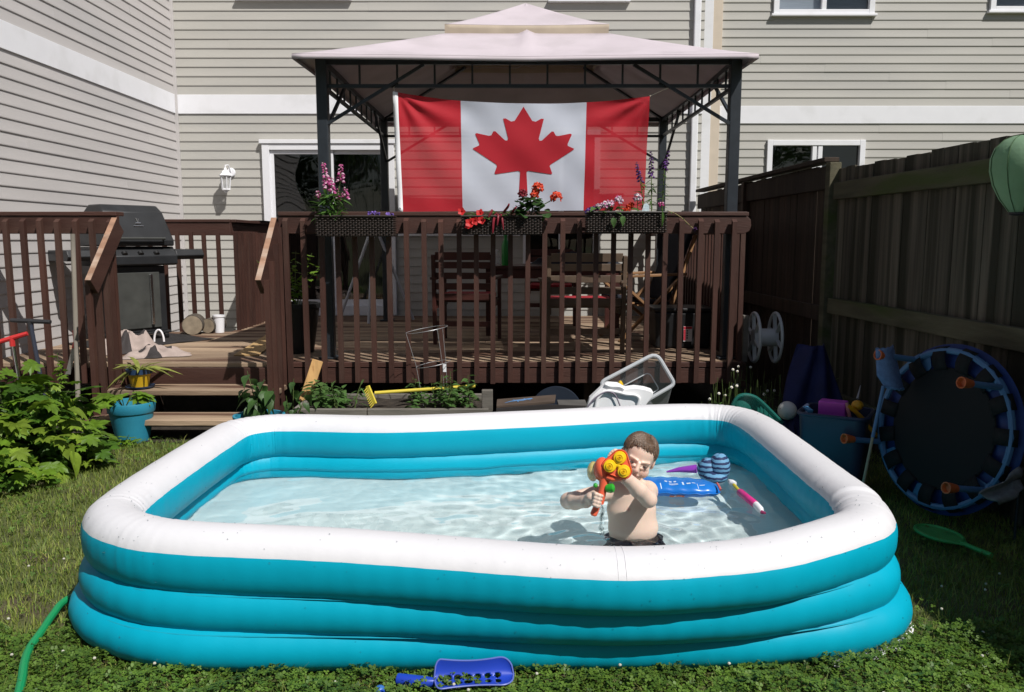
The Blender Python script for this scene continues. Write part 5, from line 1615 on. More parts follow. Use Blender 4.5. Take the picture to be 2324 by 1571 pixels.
# ============================================================ PATIO FURNITURE
def wmat(n, c): return M(n, c, 0.5, 0.25, 7, 0.15, 60, stretch=(0.6, 0.6, 0.6), rand=0.1)
MAHO = wmat('mahogany_wood', (0.06, 0.018, 0.014)); OLDW = wmat('worn_chair_wood', (0.11, 0.075, 0.052)); TEAK = wmat('teak_wood', (0.30, 0.16, 0.075))
CUSH = M('red_cushion', (0.30, 0.015, 0.025), 0.85, 0.1, 10, 0.2, 200)
def chair(name, label, loc, rz, mat, cushion, w=0.56):
    xf = Matrix.Translation(loc) @ Matrix.Rotation(rz, 4, 'Z')      # faces local +Y
    c = root(name, label, 'chair', loc)
    h = w / 2
    for sx in (-1, 1):
        MB(xf).bar((sx * h, -0.25, 0), (sx * h, -0.31, 0.86), 0.035, 0.05, (0, 1, 0)).build('leg', mat, c, 0, 0.004)
        MB(xf).bar((sx * h, 0.25, 0), (sx * h, 0.25, 0.62), 0.035, 0.05, (0, 1, 0)).build('leg', mat, c, 0, 0.004)
        MB(xf).bar((sx * h, -0.32, 0.635), (sx * h, 0.31, 0.635), 0.065, 0.025).build('armrest', mat, c, 0, 0.004)
        MB(xf).bar((sx * (h - 0.02), -0.26, 0.38), (sx * (h - 0.02), 0.25, 0.38), 0.02, 0.06).build('side_rail', mat, c, 0)
    for i in range(5):
        yy = -0.2 + i * 0.11
        MB(xf).bar((-h, yy, 0.415), (h, yy, 0.415), 0.09, 0.018).build('seat_slat', mat, c, 0)
    for i, z in enumerate((0.46, 0.56, 0.66, 0.76, 0.845)):
        yy = -0.25 - 0.06 * z / 0.86
        MB(xf).bar((-h + 0.018, yy, z), (h - 0.018, yy, z), 0.02, 0.062 if i < 4 else 0.075).build('back_slat', mat, c, 0, 0.003)
    if cushion:
        MB(xf).span(-h + 0.03, h - 0.03, -0.22, 0.26, 0.427, 0.48).build('cushion', cushion, c, 0, 0.02)
    MB(xf).bar((-h, -0.255, 0.2), (h, -0.255, 0.2), 0.02, 0.05).build('stretcher', mat, c, 0)
    return c
chair('patio_chair', 'dark red slatted chair left of the patio table', (pY(1062, 700, 8.0).x, 8.0, DK), R(-6), MAHO, CUSH)
chair('patio_chair', 'worn brown slatted chair close behind the railing', (pY(1318, 700, 7.35).x, 7.35, DK), R(4), OLDW, CUSH, 0.66)
chair('patio_chair', 'dark red chair on the far side of the patio table', (pY(1250, 650, 9.75).x, 9.75, DK), R(176), MAHO, CUSH)
tb = root('patio_table', 'dark wooden patio table between the chairs', 'table', (pY(1250, 640, 8.85).x, 8.85, DK))
tcx = pY(1250, 640, 8.85).x
for i in range(7):
    MB().span(tcx - 0.75, tcx + 0.75, 8.42 + i * 0.125, 8.42 + i * 0.125 + 0.118, DK + 0.70, DK + 0.73).build('table_slat', MAHO, tb, 0, 0.003)
MB().span(tcx - 0.68, tcx + 0.68, 8.45, 8.48, DK + 0.60, DK + 0.698).build('apron', MAHO, tb, 0)
for sx in (-0.66, 0.66):
    for yy in (8.5, 9.2):
        MB().span(tcx + sx - 0.035, tcx + sx + 0.035, yy - 0.035, yy + 0.035, DK, DK + 0.70).build('leg', MAHO, tb, 0, 0.004)
GRN = M('green_bottle_plastic', (0.01, 0.20, 0.025), 0.35, 0.1)
q = pY(1147, 602, 8.6)
gbt = root('bottle', 'tall green bottle standing on the patio table', 'bottle', (q.x, 8.6, DK + 0.731))
MB().lathe([(0.04, 0), (0.042, 0.02), (0.042, 0.2), (0.03, 0.25), (0.018, 0.27), (0.018, 0.3)], 18, (q.x, 8.6, DK + 0.731)).build('body', GRN, gbt)
MB().lathe([(0.02, 0.3), (0.02, 0.325), (0, 0.328)], 14, (q.x, 8.6, DK + 0.731)).build('cap', GRN, gbt)
CLR = M('clear_plastic', (0.6, 0.62, 0.64), 0.2, 0.05); see_through(CLR, 0.72)
q = Vector((tcx - 0.58, 8.6, DK + 0.731))
cb = root('bottle', 'small clear bottle at the left end of the patio table', 'bottle', tuple(q))
MB().lathe([(0.032, 0), (0.034, 0.01), (0.033, 0.09), (0.014, 0.13), (0.014, 0.15)], 16, q).build('body', CLR, cb)
MB().lathe([(0.016, 0.15), (0.016, 0.165), (0, 0.166)], 12, q).build('cap', WHT, cb)
NAV = M('navy_fabric', (0.012, 0.014, 0.022), 0.85, 0.2, 8)
m = MB(); m.grid(heap(tcx + 0.25, 8.9, DK + 0.731, 0.45, 0.2, 0.13, 12), 60, 14, cu=True)
tag(m.build('folded_cover', NAV, None, 60), 'dark folded cover lying on the patio table', 'cover')

# folding wooden lounge chair at the right
def folding(loc, rz):
    xf = Matrix.Translation(loc) @ Matrix.Rotation(rz, 4, 'Z')
    c = root('folding_chair', 'folding teak armchair with dark cushion on the right of the deck', 'chair', loc)
    for sx in (-0.27, 0.27):
        MB(xf).bar((sx, -0.35, 0.0), (sx, 0.28, 0.62), 0.025, 0.05, (1, 0, 0)).build('leg', TEAK, c, 0, 0.003)
        MB(xf).bar((sx * 0.9, 0.36, 0.0), (sx * 0.9, -0.38, 0.62), 0.025, 0.05, (1, 0, 0)).build('leg', TEAK, c, 0, 0.003)
        MB(xf).bar((sx * 1.05, -0.42, 0.64), (sx * 1.05, 0.34, 0.66), 0.06, 0.025).build('armrest', TEAK, c, 0, 0.004)
        MB(xf).bar((sx * 0.85, 0.22, 0.36), (sx * 0.85, 0.50, 1.15), 0.025, 0.045, (1, 0, 0)).build('back_post', TEAK, c, 0, 0.003)
    for i in range(6):
        yy = -0.32 + i * 0.1
        MB(xf).bar((-0.24, yy, 0.40 - 0.02 * i), (0.24, yy, 0.40 - 0.02 * i), 0.07, 0.016).build('seat_slat', TEAK, c, 0)
    m = MB(xf)
    m.bar((0, 0.17, 0.40), (0, 0.47, 1.20), 0.46, 0.06, (0, -1, 0.4))
    m.build('back_cushion', NAV, c, 0, 0.02)
    MB(xf).bar((0, -0.36, 0.44), (0, 0.2, 0.36), 0.46, 0.05).build('seat_cushion', NAV, c, 0, 0.02)
folding((pY(1455, 740, 8.3).x, 8.3, DK), R(-75))

# black storage box with a red and white label
q = Vector((pY(1540, 760, 7.65).x, 7.65, DK))
bx = root('storage_box', 'black storage box with a red and white label on the deck', 'box', tuple(q))
MB().box((q.x, q.y, DK + 0.17), (0.50, 0.36, 0.34), None, 0, 1.06).build('body', BLK, bx, 0, 0.02)
MB().box((q.x, q.y, DK + 0.36), (0.56, 0.41, 0.035), None, 0).build('lid', BLK, bx, 0, 0.012)
LW = M('label_white', (0.65, 0.62, 0.62), 0.6, 0.1, 200); LR = M('label_red', (0.45, 0.03, 0.05), 0.6)
zl_ = pY(1560, 758, 7.46).z; xl = pY(1560, 758, 7.46).x
MB().span(xl - 0.04, xl + 0.04, q.y - 0.1925, q.y - 0.190, zl_ - 0.07, zl_ + 0.07).build('label', LW, bx, 0)
MB().span(xl - 0.038, xl + 0.038, q.y - 0.1945, q.y - 0.193, zl_ + 0.045, zl_ + 0.068).span(xl - 0.038, xl - 0.02, q.y - 0.1945, q.y - 0.193, zl_ - 0.06, zl_ + 0.04).build('label_print', LR, bx, 0)
for k_ in range(4):
    MB().span(xl - 0.012, xl + 0.002, q.y - 0.1945, q.y - 0.193, zl_ + 0.022 - k_ * 0.022, zl_ + 0.036 - k_ * 0.022).build('label_print', DGR, bx, 0)

# hose reel at the deck end
REEL = M('grey_reel_plastic', (0.55, 0.56, 0.57), 0.5, 0.08)
hx, hy, hzz = pY(1716, 766, 6.78).x, 6.78, pY(1716, 766, 6.78).z
hr = root('hose_reel', 'empty pale grey hose reel on the right end of the deck', 'hose reel', (hx, hy, hzz - 0.2))
hrx = Matrix.Translation((hx, hy, hzz)) @ Matrix.Rotation(R(-2), 4, 'Z')
for sx in (-0.02, 0.155):
    m = MB(hrx)
    m.tube([(sx, 0.205 * math.cos(a), 0.205 * math.sin(a)) for a in np.linspace(0, 6.283, 41)[:-1]], 0.013, 8, closed=True)
    wl_ = m.build('wheel', REEL, hr)
    for k in range(6):
        a = k * math.pi / 3 + 0.3
        MB(hrx).bar((sx, 0.06 * math.cos(a), 0.06 * math.sin(a)), (sx, 0.2 * math.cos(a), 0.2 * math.sin(a)), 0.014, 0.03, (1, 0, 0)).build('spoke', REEL, wl_, 0)
MB(hrx).lathe([(0.0, -0.03), (0.075, -0.03), (0.075, 0.165), (0.0, 0.165)], 24, (0, 0, 0), (0, R(90), 0)).build('drum', REEL, hr, 30)
MB(hrx).span(-0.13, -0.085, -0.07, 0.03, -0.20, 0.19).build('mount_block', BEDW, hr, 0, 0.004)
# ============================================================ THINGS BEHIND THE POOL
YEL = M('yellow_paint', (0.62, 0.50, 0.06), 0.5, 0.1)
rk = root('toy_rake', 'yellow rake lying across the garden bed', 'rake', tuple(pY(840, 890, 6.0)))
a, b = pY(850, 892, 6.0), pY(1078, 876, 6.1)
MB().tube([a, b], 0.013, 10).build('handle', YEL, rk)
h0, h1 = pY(834, 876, 6.0), pY(851, 917, 5.98)
hd_ = MB().bar(h0, h1, 0.018, 0.03).build('head', YEL, rk, 0, 0.003)
for k in range(9):
    p = h0.lerp(h1, (k + 0.5) / 9)
    MB().tube([p, p + Vector((-0.03, -0.01, -0.035))], [0.006, 0.004], 5).build('tine', YEL, hd_)
WIRE = M('galvanised_wire', (0.42, 0.42, 0.43), 0.4, 0.1, metal=0.6)
cg = root('tomato_cage', 'wire tomato cage standing crooked in the garden bed', 'plant cage', tuple(pY(968, 905, 6.15)))
def ringpts(cx, cy, cz, rad, tilt):
    return [(cx + rad * math.cos(t), cy + rad * math.sin(t), cz + tilt * math.cos(t)) for t in np.linspace(0, 6.283, 33)[:-1]]
c1, c2 = pY(968, 748, 6.15), pY(983, 826, 6.15)
MB().tube(ringpts(c1.x, 6.15, c1.z, 0.158, 0.027), 0.0022, 5, closed=True).build('hoop', WIRE, cg)
MB().tube(ringpts(c2.x, 6.15, c2.z, 0.13, 0.025), 0.0022, 5, closed=True).build('hoop', WIRE, cg)
for (p, q_, e) in (((921, 757), (944, 830), (962, 905)), ((1004, 745), (1012, 828), (1015, 890)), ((992, 748), (1003, 822), (1010, 890))):
    ex = pY(*e, 6.12); ex.z = 0.22
    MB().tube([pY(*p, 6.15), pY(*q_, 6.15), ex], 0.002, 5).build('leg', WIRE, cg)
q = pY(1009, 835, 6.13)
MB().span(q.x - 0.012, q.x + 0.012, 6.12, 6.122, q.z - 0.03, q.z + 0.03).build('paper_tag', WHT, cg, 0)
PINE = M('new_pine', (0.50, 0.29, 0.11), 0.7, 0.2, 6, 0.15, 40, stretch=(3, 3, .5), stain=(0.32, 0.15, 0.05), stain_scale=4, stain_lo=0.62, stain_hi=0.7)
a, b = pY(721, 818, 6.36), pY(690, 915, 6.28); b.z = 0.24
tag(MB().bar(b, a, 0.085, 0.04, (0.25, -1, 0.3)).build('timber_offcut', PINE, None, 0, 0.004), 'pale pine board leaning on the deck over the garden bed', 'board')

# low brown box with a blue lizard, dark disc behind
BRN = M('brown_board', (0.085, 0.06, 0.045), 0.8, 0.2, 8)
zb = 0.30
w0, w1 = pY(1126, 908, 5.75), pY(1335, 908, 5.75)
ub = root('wooden_crate', 'low brown wooden crate with a painted blue lizard behind the pool', 'crate', ((w0.x + w1.x) / 2, 5.9, 0))
MB().prism([(w0.x, 0), (w1.x, 0), (w1.x, zb + 0.02), (w0.x + 0.34, zb + 0.03), (w0.x, zb + 0.0)], 5.74, 5.76, 'Y').build('front_board', M('dark_board', (0.03, 0.026, 0.026), 0.8), ub, 0)
MB().add([(w0.x, 5.762, zb), (w0.x + 0.42, 5.762, zb + 0.035), (w0.x + 0.44, 6.0, zb + 0.035), (w0.x, 6.0, zb), (w0.x, 5.762, zb + 0.02), (w0.x + 0.42, 5.762, zb + 0.055), (w0.x + 0.44, 6.0, zb + 0.055), (w0.x, 6.0, zb + 0.02)],
         [(3, 2, 1, 0), (4, 5, 6, 7), (0, 1, 5, 4), (1, 2, 6, 5), (2, 3, 7, 6), (3, 0, 4, 7)]).build('lid', BRN, ub, 0, 0.003)
MB().span(w0.x + 0.45, w1.x, 5.762, 6.02, zb - 0.01, zb + 0.012).build('lid', M('grey_board', (0.09, 0.085, 0.08), 0.8, .2), ub, 0, 0.003)
MB().span(w0.x, w0.x + 0.02, 5.762, 6.0, 0, zb - 0.002).build('side_board', BRN, ub, 0)
LIZ = M('lizard_blue_paint', (0.10, 0.22, 0.42), 0.7)
lz_ = MB()
zf = lambda x: zb + 0.0225 + 0.035 * (x - w0.x) / 0.42
def lzp(u, v): 
    x = w0.x + 0.06 + u
    return (x, 5.85 + v, zf(x))
lz_.tube([lzp(0.0, -0.03), lzp(0.04, 0.01), lzp(0.08, 0.03), lzp(0.13, 0.03), lzp(0.17, 0.05), lzp(0.2, 0.06)], [0.003, 0.008, 0.016, 0.02, 0.012, 0.014], 6, flat=0.1)
for (a, b) in (((0.08, 0.03), (0.06, 0.07)), ((0.09, 0.02), (0.10, -0.03)), ((0.15, 0.04), (0.14, 0.08)), ((0.16, 0.04), (0.19, 0.0))):
    lz_.tube([lzp(*a), lzp(*b)], 0.005, 5, flat=0.1)
lz_.build('lizard', LIZ, ub)
DISC = M('dark_sled_plastic', (0.012, 0.018, 0.03), 0.4, 0.1)
dc = pY(1262, 925, 6.08)
dk_ = MB()
dk_.lathe([(0.0, 0.01), (0.193, 0.01), (0.20, 0.0), (0.193, -0.008), (0, -0.008)], 40, (dc.x, 6.08, 0.202), (R(82), 0, 0))
tag(dk_.build('plastic_disc', DISC, None, 30), 'dark round disc standing behind the brown crate', 'disc')

# translucent storage tote on its side
TOTE = M('frosted_plastic', (0.60, 0.63, 0.66), 0.35, 0.05, spec=0.5); see_through(TOTE, 0.70)
TOTER = M('frosted_rim', (0.62, 0.65, 0.68), 0.35, 0.05, spec=0.5); see_through(TOTER, 0.35)
tt = root('storage_tote', 'upended clear plastic storage tote behind the pool', 'tote', tuple(pY(1460, 900, 5.75)))
A, B_, Cc, D_ = pY(1362, 868, 5.55), pY(1489, 801, 5.62), pY(1531, 872, 5.58), pY(1404, 945, 5.5)
cen = (A + B_ + Cc + D_) / 4
nrm = (B_ - A).cross(D_ - A).normalized()
if nrm.y < 0: nrm = -nrm
back = [cen + (p - cen) * 0.84 + nrm * 0.24 + Vector((0.03, 0, -0.27)) for p in (A, B_, Cc, D_)]
def rounded4(P, k=0.14, n=5):
    out = []
    for i in range(4):
        p, a, b = P[i], P[i - 1], P[(i + 1) % 4]
        s = p + (a - p).normalized() * (b - p).length * 0 + (a - p) * k; e = p + (b - p) * k * ((a - p).length / (b - p).length)
        for j in range(n):
            t = j / (n - 1)
            out.append((s.lerp(p, t)).lerp(p.lerp(e, t), t))
    return out
f4, b4 = rounded4([A, B_, Cc, D_]), rounded4(back)
n = len(f4)
MB().add(f4 + b4, [(i, (i + 1) % n, n + (i + 1) % n, n + i) for i in range(n)] + [tuple(n + i for i in range(n))]).build('body', TOTE, tt, 40)
MB().tube(f4, 0.014, 8, closed=True).build('rim', TOTER, tt)
inn = [cen + (p - cen) * 0.55 + nrm * 0.10 for p in (A, B_, Cc, D_)]
MB().tube(rounded4([p + Vector((0.03, 0, -0.03)) for p in inn]), 0.004, 6, closed=True).build('base_ridge', TOTER, tt)

# white cooler lid with its strap
CLD = M('white_lid_plastic', (0.82, 0.82, 0.83), 0.35, 0.02)
cl = root('cooler_lid', 'white plastic cooler lid leaning in front of the clear tote', 'lid', tuple(pY(1405, 920, 5.25)))
Yc = 5.22
def cp(px, py, dy=0.0): return pY(px, py, Yc + dy)
outl = [(1330, 930), (1338, 905), (1352, 892), (1368, 877), (1377, 871), (1402, 873), (1418, 882), (1440, 879), (1462, 882), (1478, 887), (1483, 892), (1480, 902), (1466, 920), (1450, 1062), (1325, 1062)]
P_ = [cp(*p) for p in outl]
vsf = [p for p in P_]; vsb = [p + Vector((0, 0.05, 0.01)) for p in P_]
n = len(P_)
MB().add(vsf + vsb, [tuple(range(n)), tuple(range(2 * n - 1, n - 1, -1))] + [((i + 1) % n, i, n + i, n + (i + 1) % n) for i in range(n)]).build('panel', CLD, cl, 20, 0.008)
MB().tube(catmull([tuple(cp(*p, -0.012)) for p in ((1350, 935), (1356, 905), (1375, 888), (1400, 890), (1420, 895), (1440, 897), (1450, 905), (1447, 920))], 40, False), 0.010, 8).build('raised_ridge', CLD, cl)
MB().tube(catmull([tuple(cp(*p, -0.006)) for p in ((1372, 872), (1385, 877), (1405, 878), (1416, 884))], 14, False), 0.008, 8).build('raised_ridge', CLD, cl)
MB().tube(catmull([tuple(cp(*p, -0.02)) for p in ((1332, 925), (1345, 908), (1362, 895), (1378, 889), (1392, 893), (1400, 905), (1408, 925))], 26, False), 0.005, 6).build('strap', M('grey_cord', (0.22, 0.18, 0.23), 0.7), cl)
yc = root('toy_cone', 'yellow plastic toy tip poking above the white lid', 'toy', tuple(pY(1407, 870, 5.32)))
MB().lathe([(0.026, -0.04), (0.02, 0.0), (0.008, 0.022), (0, 0.024)], 6, pY(1407, 872, 5.30)).build('tip', M('toy_yellow', (0.7, 0.45, 0.01), 0.4), yc, 20)

# weeds and daisies by the fence
DAW = M('daisy_white', (0.62, 0.6, 0.55), 0.6); DAY = M('daisy_yellow', (0.5, 0.35, 0.02), 0.6)
r_ = random.Random(14)
for k, (px, py, yy, lb) in enumerate(((1714, 845, 6.25, 'clump of small white daisies below the hose reel'), (1690, 875, 5.9, 'sparse daisies and weeds in the shade behind the pool'), (1868, 815, 6.0, 'few daisies against the fence above the tub'), (1645, 880, 5.9, 'thin weeds between the tote and the daisies'), (1770, 868, 5.8, 'dark weeds in the fence corner'))):
    top = pY(px, py, yy)
    d_ = root('daisy_weeds', lb, 'weeds', (top.x, yy, 0))
    for j in range((26, 20, 8, 18, 26)[k]):
        bx_ = Vector((top.x + r_.uniform(-.18, .18), yy + r_.uniform(-.1, .1), 0))
        tp_ = Vector((bx_.x + r_.uniform(-.06, .06), bx_.y, max(0.1, top.z + r_.uniform(-.16, .05))))
        MB().tube([bx_, bx_.lerp(tp_, .5) + Vector((r_.uniform(-.02, .02), 0, 0)), tp_], 0.0018, 4).build('stem', STEM, d_)
        for _ in range(3):
            place_leaf(LM_LA[0], bx_.lerp(tp_, r_.uniform(.1, .8)), (r_.uniform(-1, 1), r_.uniform(-1, 1), r_.uniform(-.2, .8)), r_.uniform(.4, .9), d_)
        if j < (8, 5, 4, 3, 1)[k]:
            f_ = MB()
            f_.ell(tp_, (0.011, 0.004, 0.011), (r_.uniform(-.6, .3), 0, 0), 8, 4, 0); f_.ell(tp_ + Vector((0, -0.003, 0)), (0.004, 0.003, 0.004), None, 6, 4, 1)
            f_.build('flower', [DAW, DAY], d_, 60, fix=False)
# teal sled edge
TGR = M('teal_green_plastic', (0.02, 0.16, 0.13), 0.3, 0.1); see_through(TGR, 0.35)
sg = root('toy_sled', 'translucent teal plastic sled behind the pool corner', 'sled', tuple(pY(1700, 915, 5.3)))
arc = catmull([tuple(pY(*p, 5.2)) for p in ((1652, 945), (1668, 908), (1684, 897), (1706, 899), (1728, 913), (1775, 960))], 24, False)
MB().tube(arc, 0.012, 8).build('rim', TGR, sg)
m = MB(); k_ = len(arc)
m.add([tuple(p) for p in arc] + [(p[0] + 0.02, p[1] + 0.12, max(0.01, p[2] * 0.25)) for p in arc], [(i, i + 1, k_ + i + 1, k_ + i) for i in range(k_ - 1)])
m.build('shell', TGR, sg, 60, thick=0.003)
# ball
bl_ = pY(1786, 932, 5.30)
ball = root('toy_ball', 'white ball with red marks beside the blue tub', 'ball', (bl_.x, 5.30, bl_.z - 0.062))
BALLW = M('ball_white', (0.6, 0.58, 0.55), 0.45, 0.05, stain=(0.35, 0.03, 0.03), stain_scale=22, stain_lo=0.62, stain_hi=0.64)
MB().ell((bl_.x, 5.30, bl_.z), (0.062, 0.062, 0.062), None, 24, 16).build('sphere', BALLW, ball)
# blue folding camp chair / tarp slumped on the fence
TARP = M('navy_tarp', (0.008, 0.012, 0.07), 0.7, 0.25, 6, 0.2, 80)
tA = pY(1845, 785, 5.75)
def tarp(u, v):
    w = 0.10 + 0.22 * v
    x = tA.x + 0.02 + (u - 0.5) * 2 * w - 0.10 * v * v
    z = (tA.z) * (1 - v) + 0.06 * math.sin(u * 9 + 3 * v) * (v * (1 - v) * 2)
    return (x, 5.72 - 0.42 * v * v + 0.03 * math.sin(u * 14 + v * 5) + 0.25 * abs(u - 0.5) * (1 - v), max(0.012, z))
tgm = MB().grid(tarp, 30, 24)
tgm.grid(heap(bl_.x + 0.03, 5.36, 0.0, 0.30, 0.26, bl_.z - 0.05, 4), 50, 16, cu=True)
tag(tgm.build('tarp', TARP, None, 60, thick=0.006), 'dark blue tarp slumped against the fence behind the tub', 'tarp')

# toy tub
TUB = M('slate_blue_plastic', (0.025, 0.034, 0.065), 0.4, 0.1)
c0, c1_ = pY(1800, 903, 4.95), pY(1950, 908, 4.75)
ux = (c1_ - c0); ux.z = 0; W_ = ux.length; ux.normalize(); uy = Vector((-ux.y, ux.x, 0))
zt_ = pY(1870, 935, 4.72).z
tub = root('toy_tub', 'dark blue plastic tub full of toys beside the pool', 'tub', ((c0.x + c1_.x) / 2, 4.95, 0))
o_ = Vector((pY(1808, 935, 4.72).x, 4.72, 0))
def tubring(z, g):
    pts = []
    for (a, b) in ((0, 0), (W_, 0), (W_, 0.34), (0, 0.34)):
        pts.append(o_ + ux * (W_ / 2 + (a - W_ / 2) * g) + uy * (0.17 + (b - 0.17) * g) + Vector((0, 0, z)))
    return rounded4(pts, 0.16, 5)
r0, r1, r2, r3, r4 = tubring(0.0, 0.84), tubring(zt_ - 0.03, 0.98), tubring(zt_, 1.0), tubring(zt_, 0.94), tubring(0.02, 0.80)
n = len(r0)
fs = []
for i in range(n):
    j = (i + 1) % n
    for L in range(4):
        fs.append((L * n + i, L * n + j, (L + 1) * n + j, (L + 1) * n + i))
fs.append(tuple(4 * n + i for i in range(n))); fs.append(tuple(range(n - 1, -1, -1)))
MB().add(r0 + r1 + r2 + r3 + r4, fs).build('body', TUB, tub, 30)
MB().tube(tubring(zt_ - 0.008, 1.01), 0.011, 8, closed=True).build('rim', TUB, tub)
PNKB = M('pink_plastic', (0.50, 0.07, 0.48), 0.4, 0.05)
q = pY(1890, 926, 4.86)
tag(MB().box((q.x, q.y, q.z), (0.155, 0.10, 0.09), (0, 0, math.atan2(ux.y, ux.x))).build('toy_block', PNKB, None, 0, 0.006), 'bright pink toy block in the tub', 'toy')
tag(MB().bar(pY(1826, 925, 4.85), pY(1840, 934, 4.78), 0.03, 0.02).build('toy_block', M('sky_plastic', (0.08, 0.28, 0.5), 0.4), None, 0, 0.004), 'light blue toy piece in the corner of the tub', 'toy')
MB().span(0, 0.01, 0, 0.01, 0, 0.01)
# orange toy launcher hanging over the tub and trampoline
ORY = M('amber_plastic', (0.55, 0.26, 0.01), 0.4, 0.05); ORG = M('orange_plastic', (0.50, 0.11, 0.03), 0.45, 0.05); PKP = M('dusty_pink_plastic', (0.42, 0.16, 0.17), 0.45)
tl_ = root('toy_launcher', 'yellow ball launcher toy hooked on the tub rim', 'toy', tuple(pY(1930, 930, 4.55)))
YL = 4.66
MB().tube(catmull([tuple(pY(*p, YL)) for p in ((1922, 921), (1940, 934), (1960, 955), (1980, 980), (1997, 996))], 14, False), [0.012, 0.013, 0.013, 0.013, 0.013, 0.014, 0.014, 0.013, 0.012, 0.012, 0.012, 0.012, 0.013, 0.013], 8).build('arm', ORY, tl_)
MB().ell(pY(1945, 920, YL + 0.03), (0.034, 0.034, 0.030), None, 16, 10).build('ball', ORY, tl_)
MB().tube(catmull([tuple(pY(*p, YL)) for p in ((1921, 915), (1924, 930), (1928, 948), (1925, 964))], 10, False), 0.010, 8).build('grip', PKP, tl_)
tag(MB().tube([pY(1945, 905, 5.05), pY(1952, 875, 5.15)], [0.008, 0.002], 6).build('plastic_spike', M('clear_spike', (0.4, 0.38, 0.38), 0.3), None), 'thin pale spike standing up in the tub', 'toy')

# ============================================================ MINI TRAMPOLINE
TBL = M('trampoline_blue_tube', (0.075, 0.17, 0.32), 0.5, 0.1); TBK = M('trampoline_mat', (0.004, 0.004, 0.0045), 0.8, 0.15); TSK = M('trampoline_skirt', (0.012, 0.035, 0.16), 0.6, 0.2, 10)
tc = pY(2134, 972, 4.25)
fdir = Vector((-0.935, -0.32, 0.15)).normalized()           # its face, towards the yard
mz = fdir.to_track_quat('Z', 'Y').to_matrix()
# make local x as level as possible
lx_v = Vector((0, 0, 1)).cross(fdir).normalized(); ly_v = fdir.cross(lx_v)
TM = Matrix(((lx_v.x, ly_v.x, fdir.x, tc.x), (lx_v.y, ly_v.y, fdir.y, tc.y), (lx_v.z, ly_v.z, fdir.z, tc.z), (0, 0, 0, 1)))
RT = 0.415
trm = root('mini_trampoline', 'small blue trampoline with orange feet leaning on the fence', 'trampoline', (tc.x, tc.y, 0))
MB(TM).tube([(RT * math.cos(a), RT * math.sin(a), 0) for a in np.linspace(0, 6.2832, 61)[:-1]], 0.017, 8, closed=True).build('frame_ring', TBL, trm)
MB(TM).lathe([(0.0, 0.0), (0.322, 0.0), (0.327, -0.004), (0.0, -0.006)], 48).build('mat', TBK, trm, 30)
MB(TM).lathe([(0.345, -0.02), (0.452, -0.035), (0.457, -0.04), (0.345, -0.026)], 48).build('skirt', TSK, trm, 40)
for k in range(15):
    a = 6.2832 * k / 15 + 0.1
    m = MB(TM @ Matrix.Rotation(a, 4, 'Z'))
    m.grid(lambda u, v: (0.312 + 0.128 * u, (-0.042 + 0.084 * v), 0.004 + 0.02 * math.sin(math.pi * min(1, u * 1.05)) if u < 0.97 else -0.012), 10, 3)
    m.build('strap', TBK, trm, 60, thick=0.003)
for a, rr0 in ((2.15, 0.40), (0.95, 0.41), (-0.72, 0.41), (4.6, 0.42), (-2.45 + 6.283, 0.4)):
    pp_ = Vector((0.445 * math.cos(a), 0.445 * math.sin(a), 0.0))
    m = MB(TM).add([(RT * 0.82 * math.cos(a - .16), RT * 0.82 * math.sin(a - .16), -0.008), (RT * 1.04 * math.cos(a - .17), RT * 1.04 * math.sin(a - .17), -0.01), (RT * 1.04 * math.cos(a + .17), RT * 1.04 * math.sin(a + .17), -0.01), (RT * 0.72 * math.cos(a + .05), RT * 0.72 * math.sin(a + .05), -0.002)], [(0, 1, 2, 3)])
    m.build('corner_patch', TBL, trm, 0, thick=0.002)
for a in (2.2, 0.72, -0.62, 3.55):
    p0 = Vector((RT * math.cos(a), RT * math.sin(a), 0.01)); p1 = Vector((RT * math.cos(a) * 1.0, RT * math.sin(a) * 1.0, 0.235))
    lg = MB(TM).tube([p0, p1], 0.016, 10).build('leg', TBL, trm)
    MB(TM).lathe([(0.019, -0.03), (0.024, 0.0), (0.029, 0.038), (0.024, 0.038), (0.017, 0.017), (0, 0.015)], 18, p1).build('foot', ORG, lg, 30)
    MB(TM).tube([(RT * math.cos(a + d_), RT * math.sin(a + d_), 0.0) for d_ in (-0.1, 0, 0.1)], 0.021, 8).build('socket', TBL, lg)
# butterfly net
NETM = M('net_mesh', (0.13, 0.22, 0.42), 0.7, 0.15, 60); see_through(NETM, 0.35)
NPOL = M('net_pole', (0.26, 0.22, 0.15), 0.6)
bn = root('butterfly_net', 'blue butterfly net leaning beside the trampoline', 'net', tuple(pz(1958, 1082, 0.0)))
nb0 = pY(1945, 1140, 4.30); nb0.z = 0.01; nb1 = pY(2004, 876, 4.42)
MB().tube([nb0, nb0.lerp(nb1, 0.62)], 0.008, 8).build('pole', NPOL, bn); MB().tube([nb0.lerp(nb1, 0.6), nb1], 0.010, 8).build('pole', TBL, bn)
Yn = nb1.y
def bag(u, v):
    top = [pY(1988, 800, Yn), pY(2022, 783, Yn), pY(2030, 786, Yn)]
    L = pY(2004 - 14 * (1 - (1 - v)) , 0, Yn)
    xl_ = 2003 + (2008 - 2003) * 0 ; 
    a = pY(2006 - 4 * v + (-16 if v > .3 else -16 * v / .3), 878 - 88 * v, Yn); b = pY(2050 - 24 * v, 882 - 100 * v, Yn + 0.06)
    p = a.lerp(b, u)
    return p + Vector((0, -0.05 * math.sin(math.pi * u), 0.004 * math.sin(u * 30)))
MB().grid(bag, 14, 14).build('net_bag', NETM, bn, 60, thick=0.003)
MB().tube([bag(u, 0.0) + Vector((0, 0, 0)) for u in np.linspace(0, 1, 10)] , 0.006, 6).build('hoop', TBL, bn)
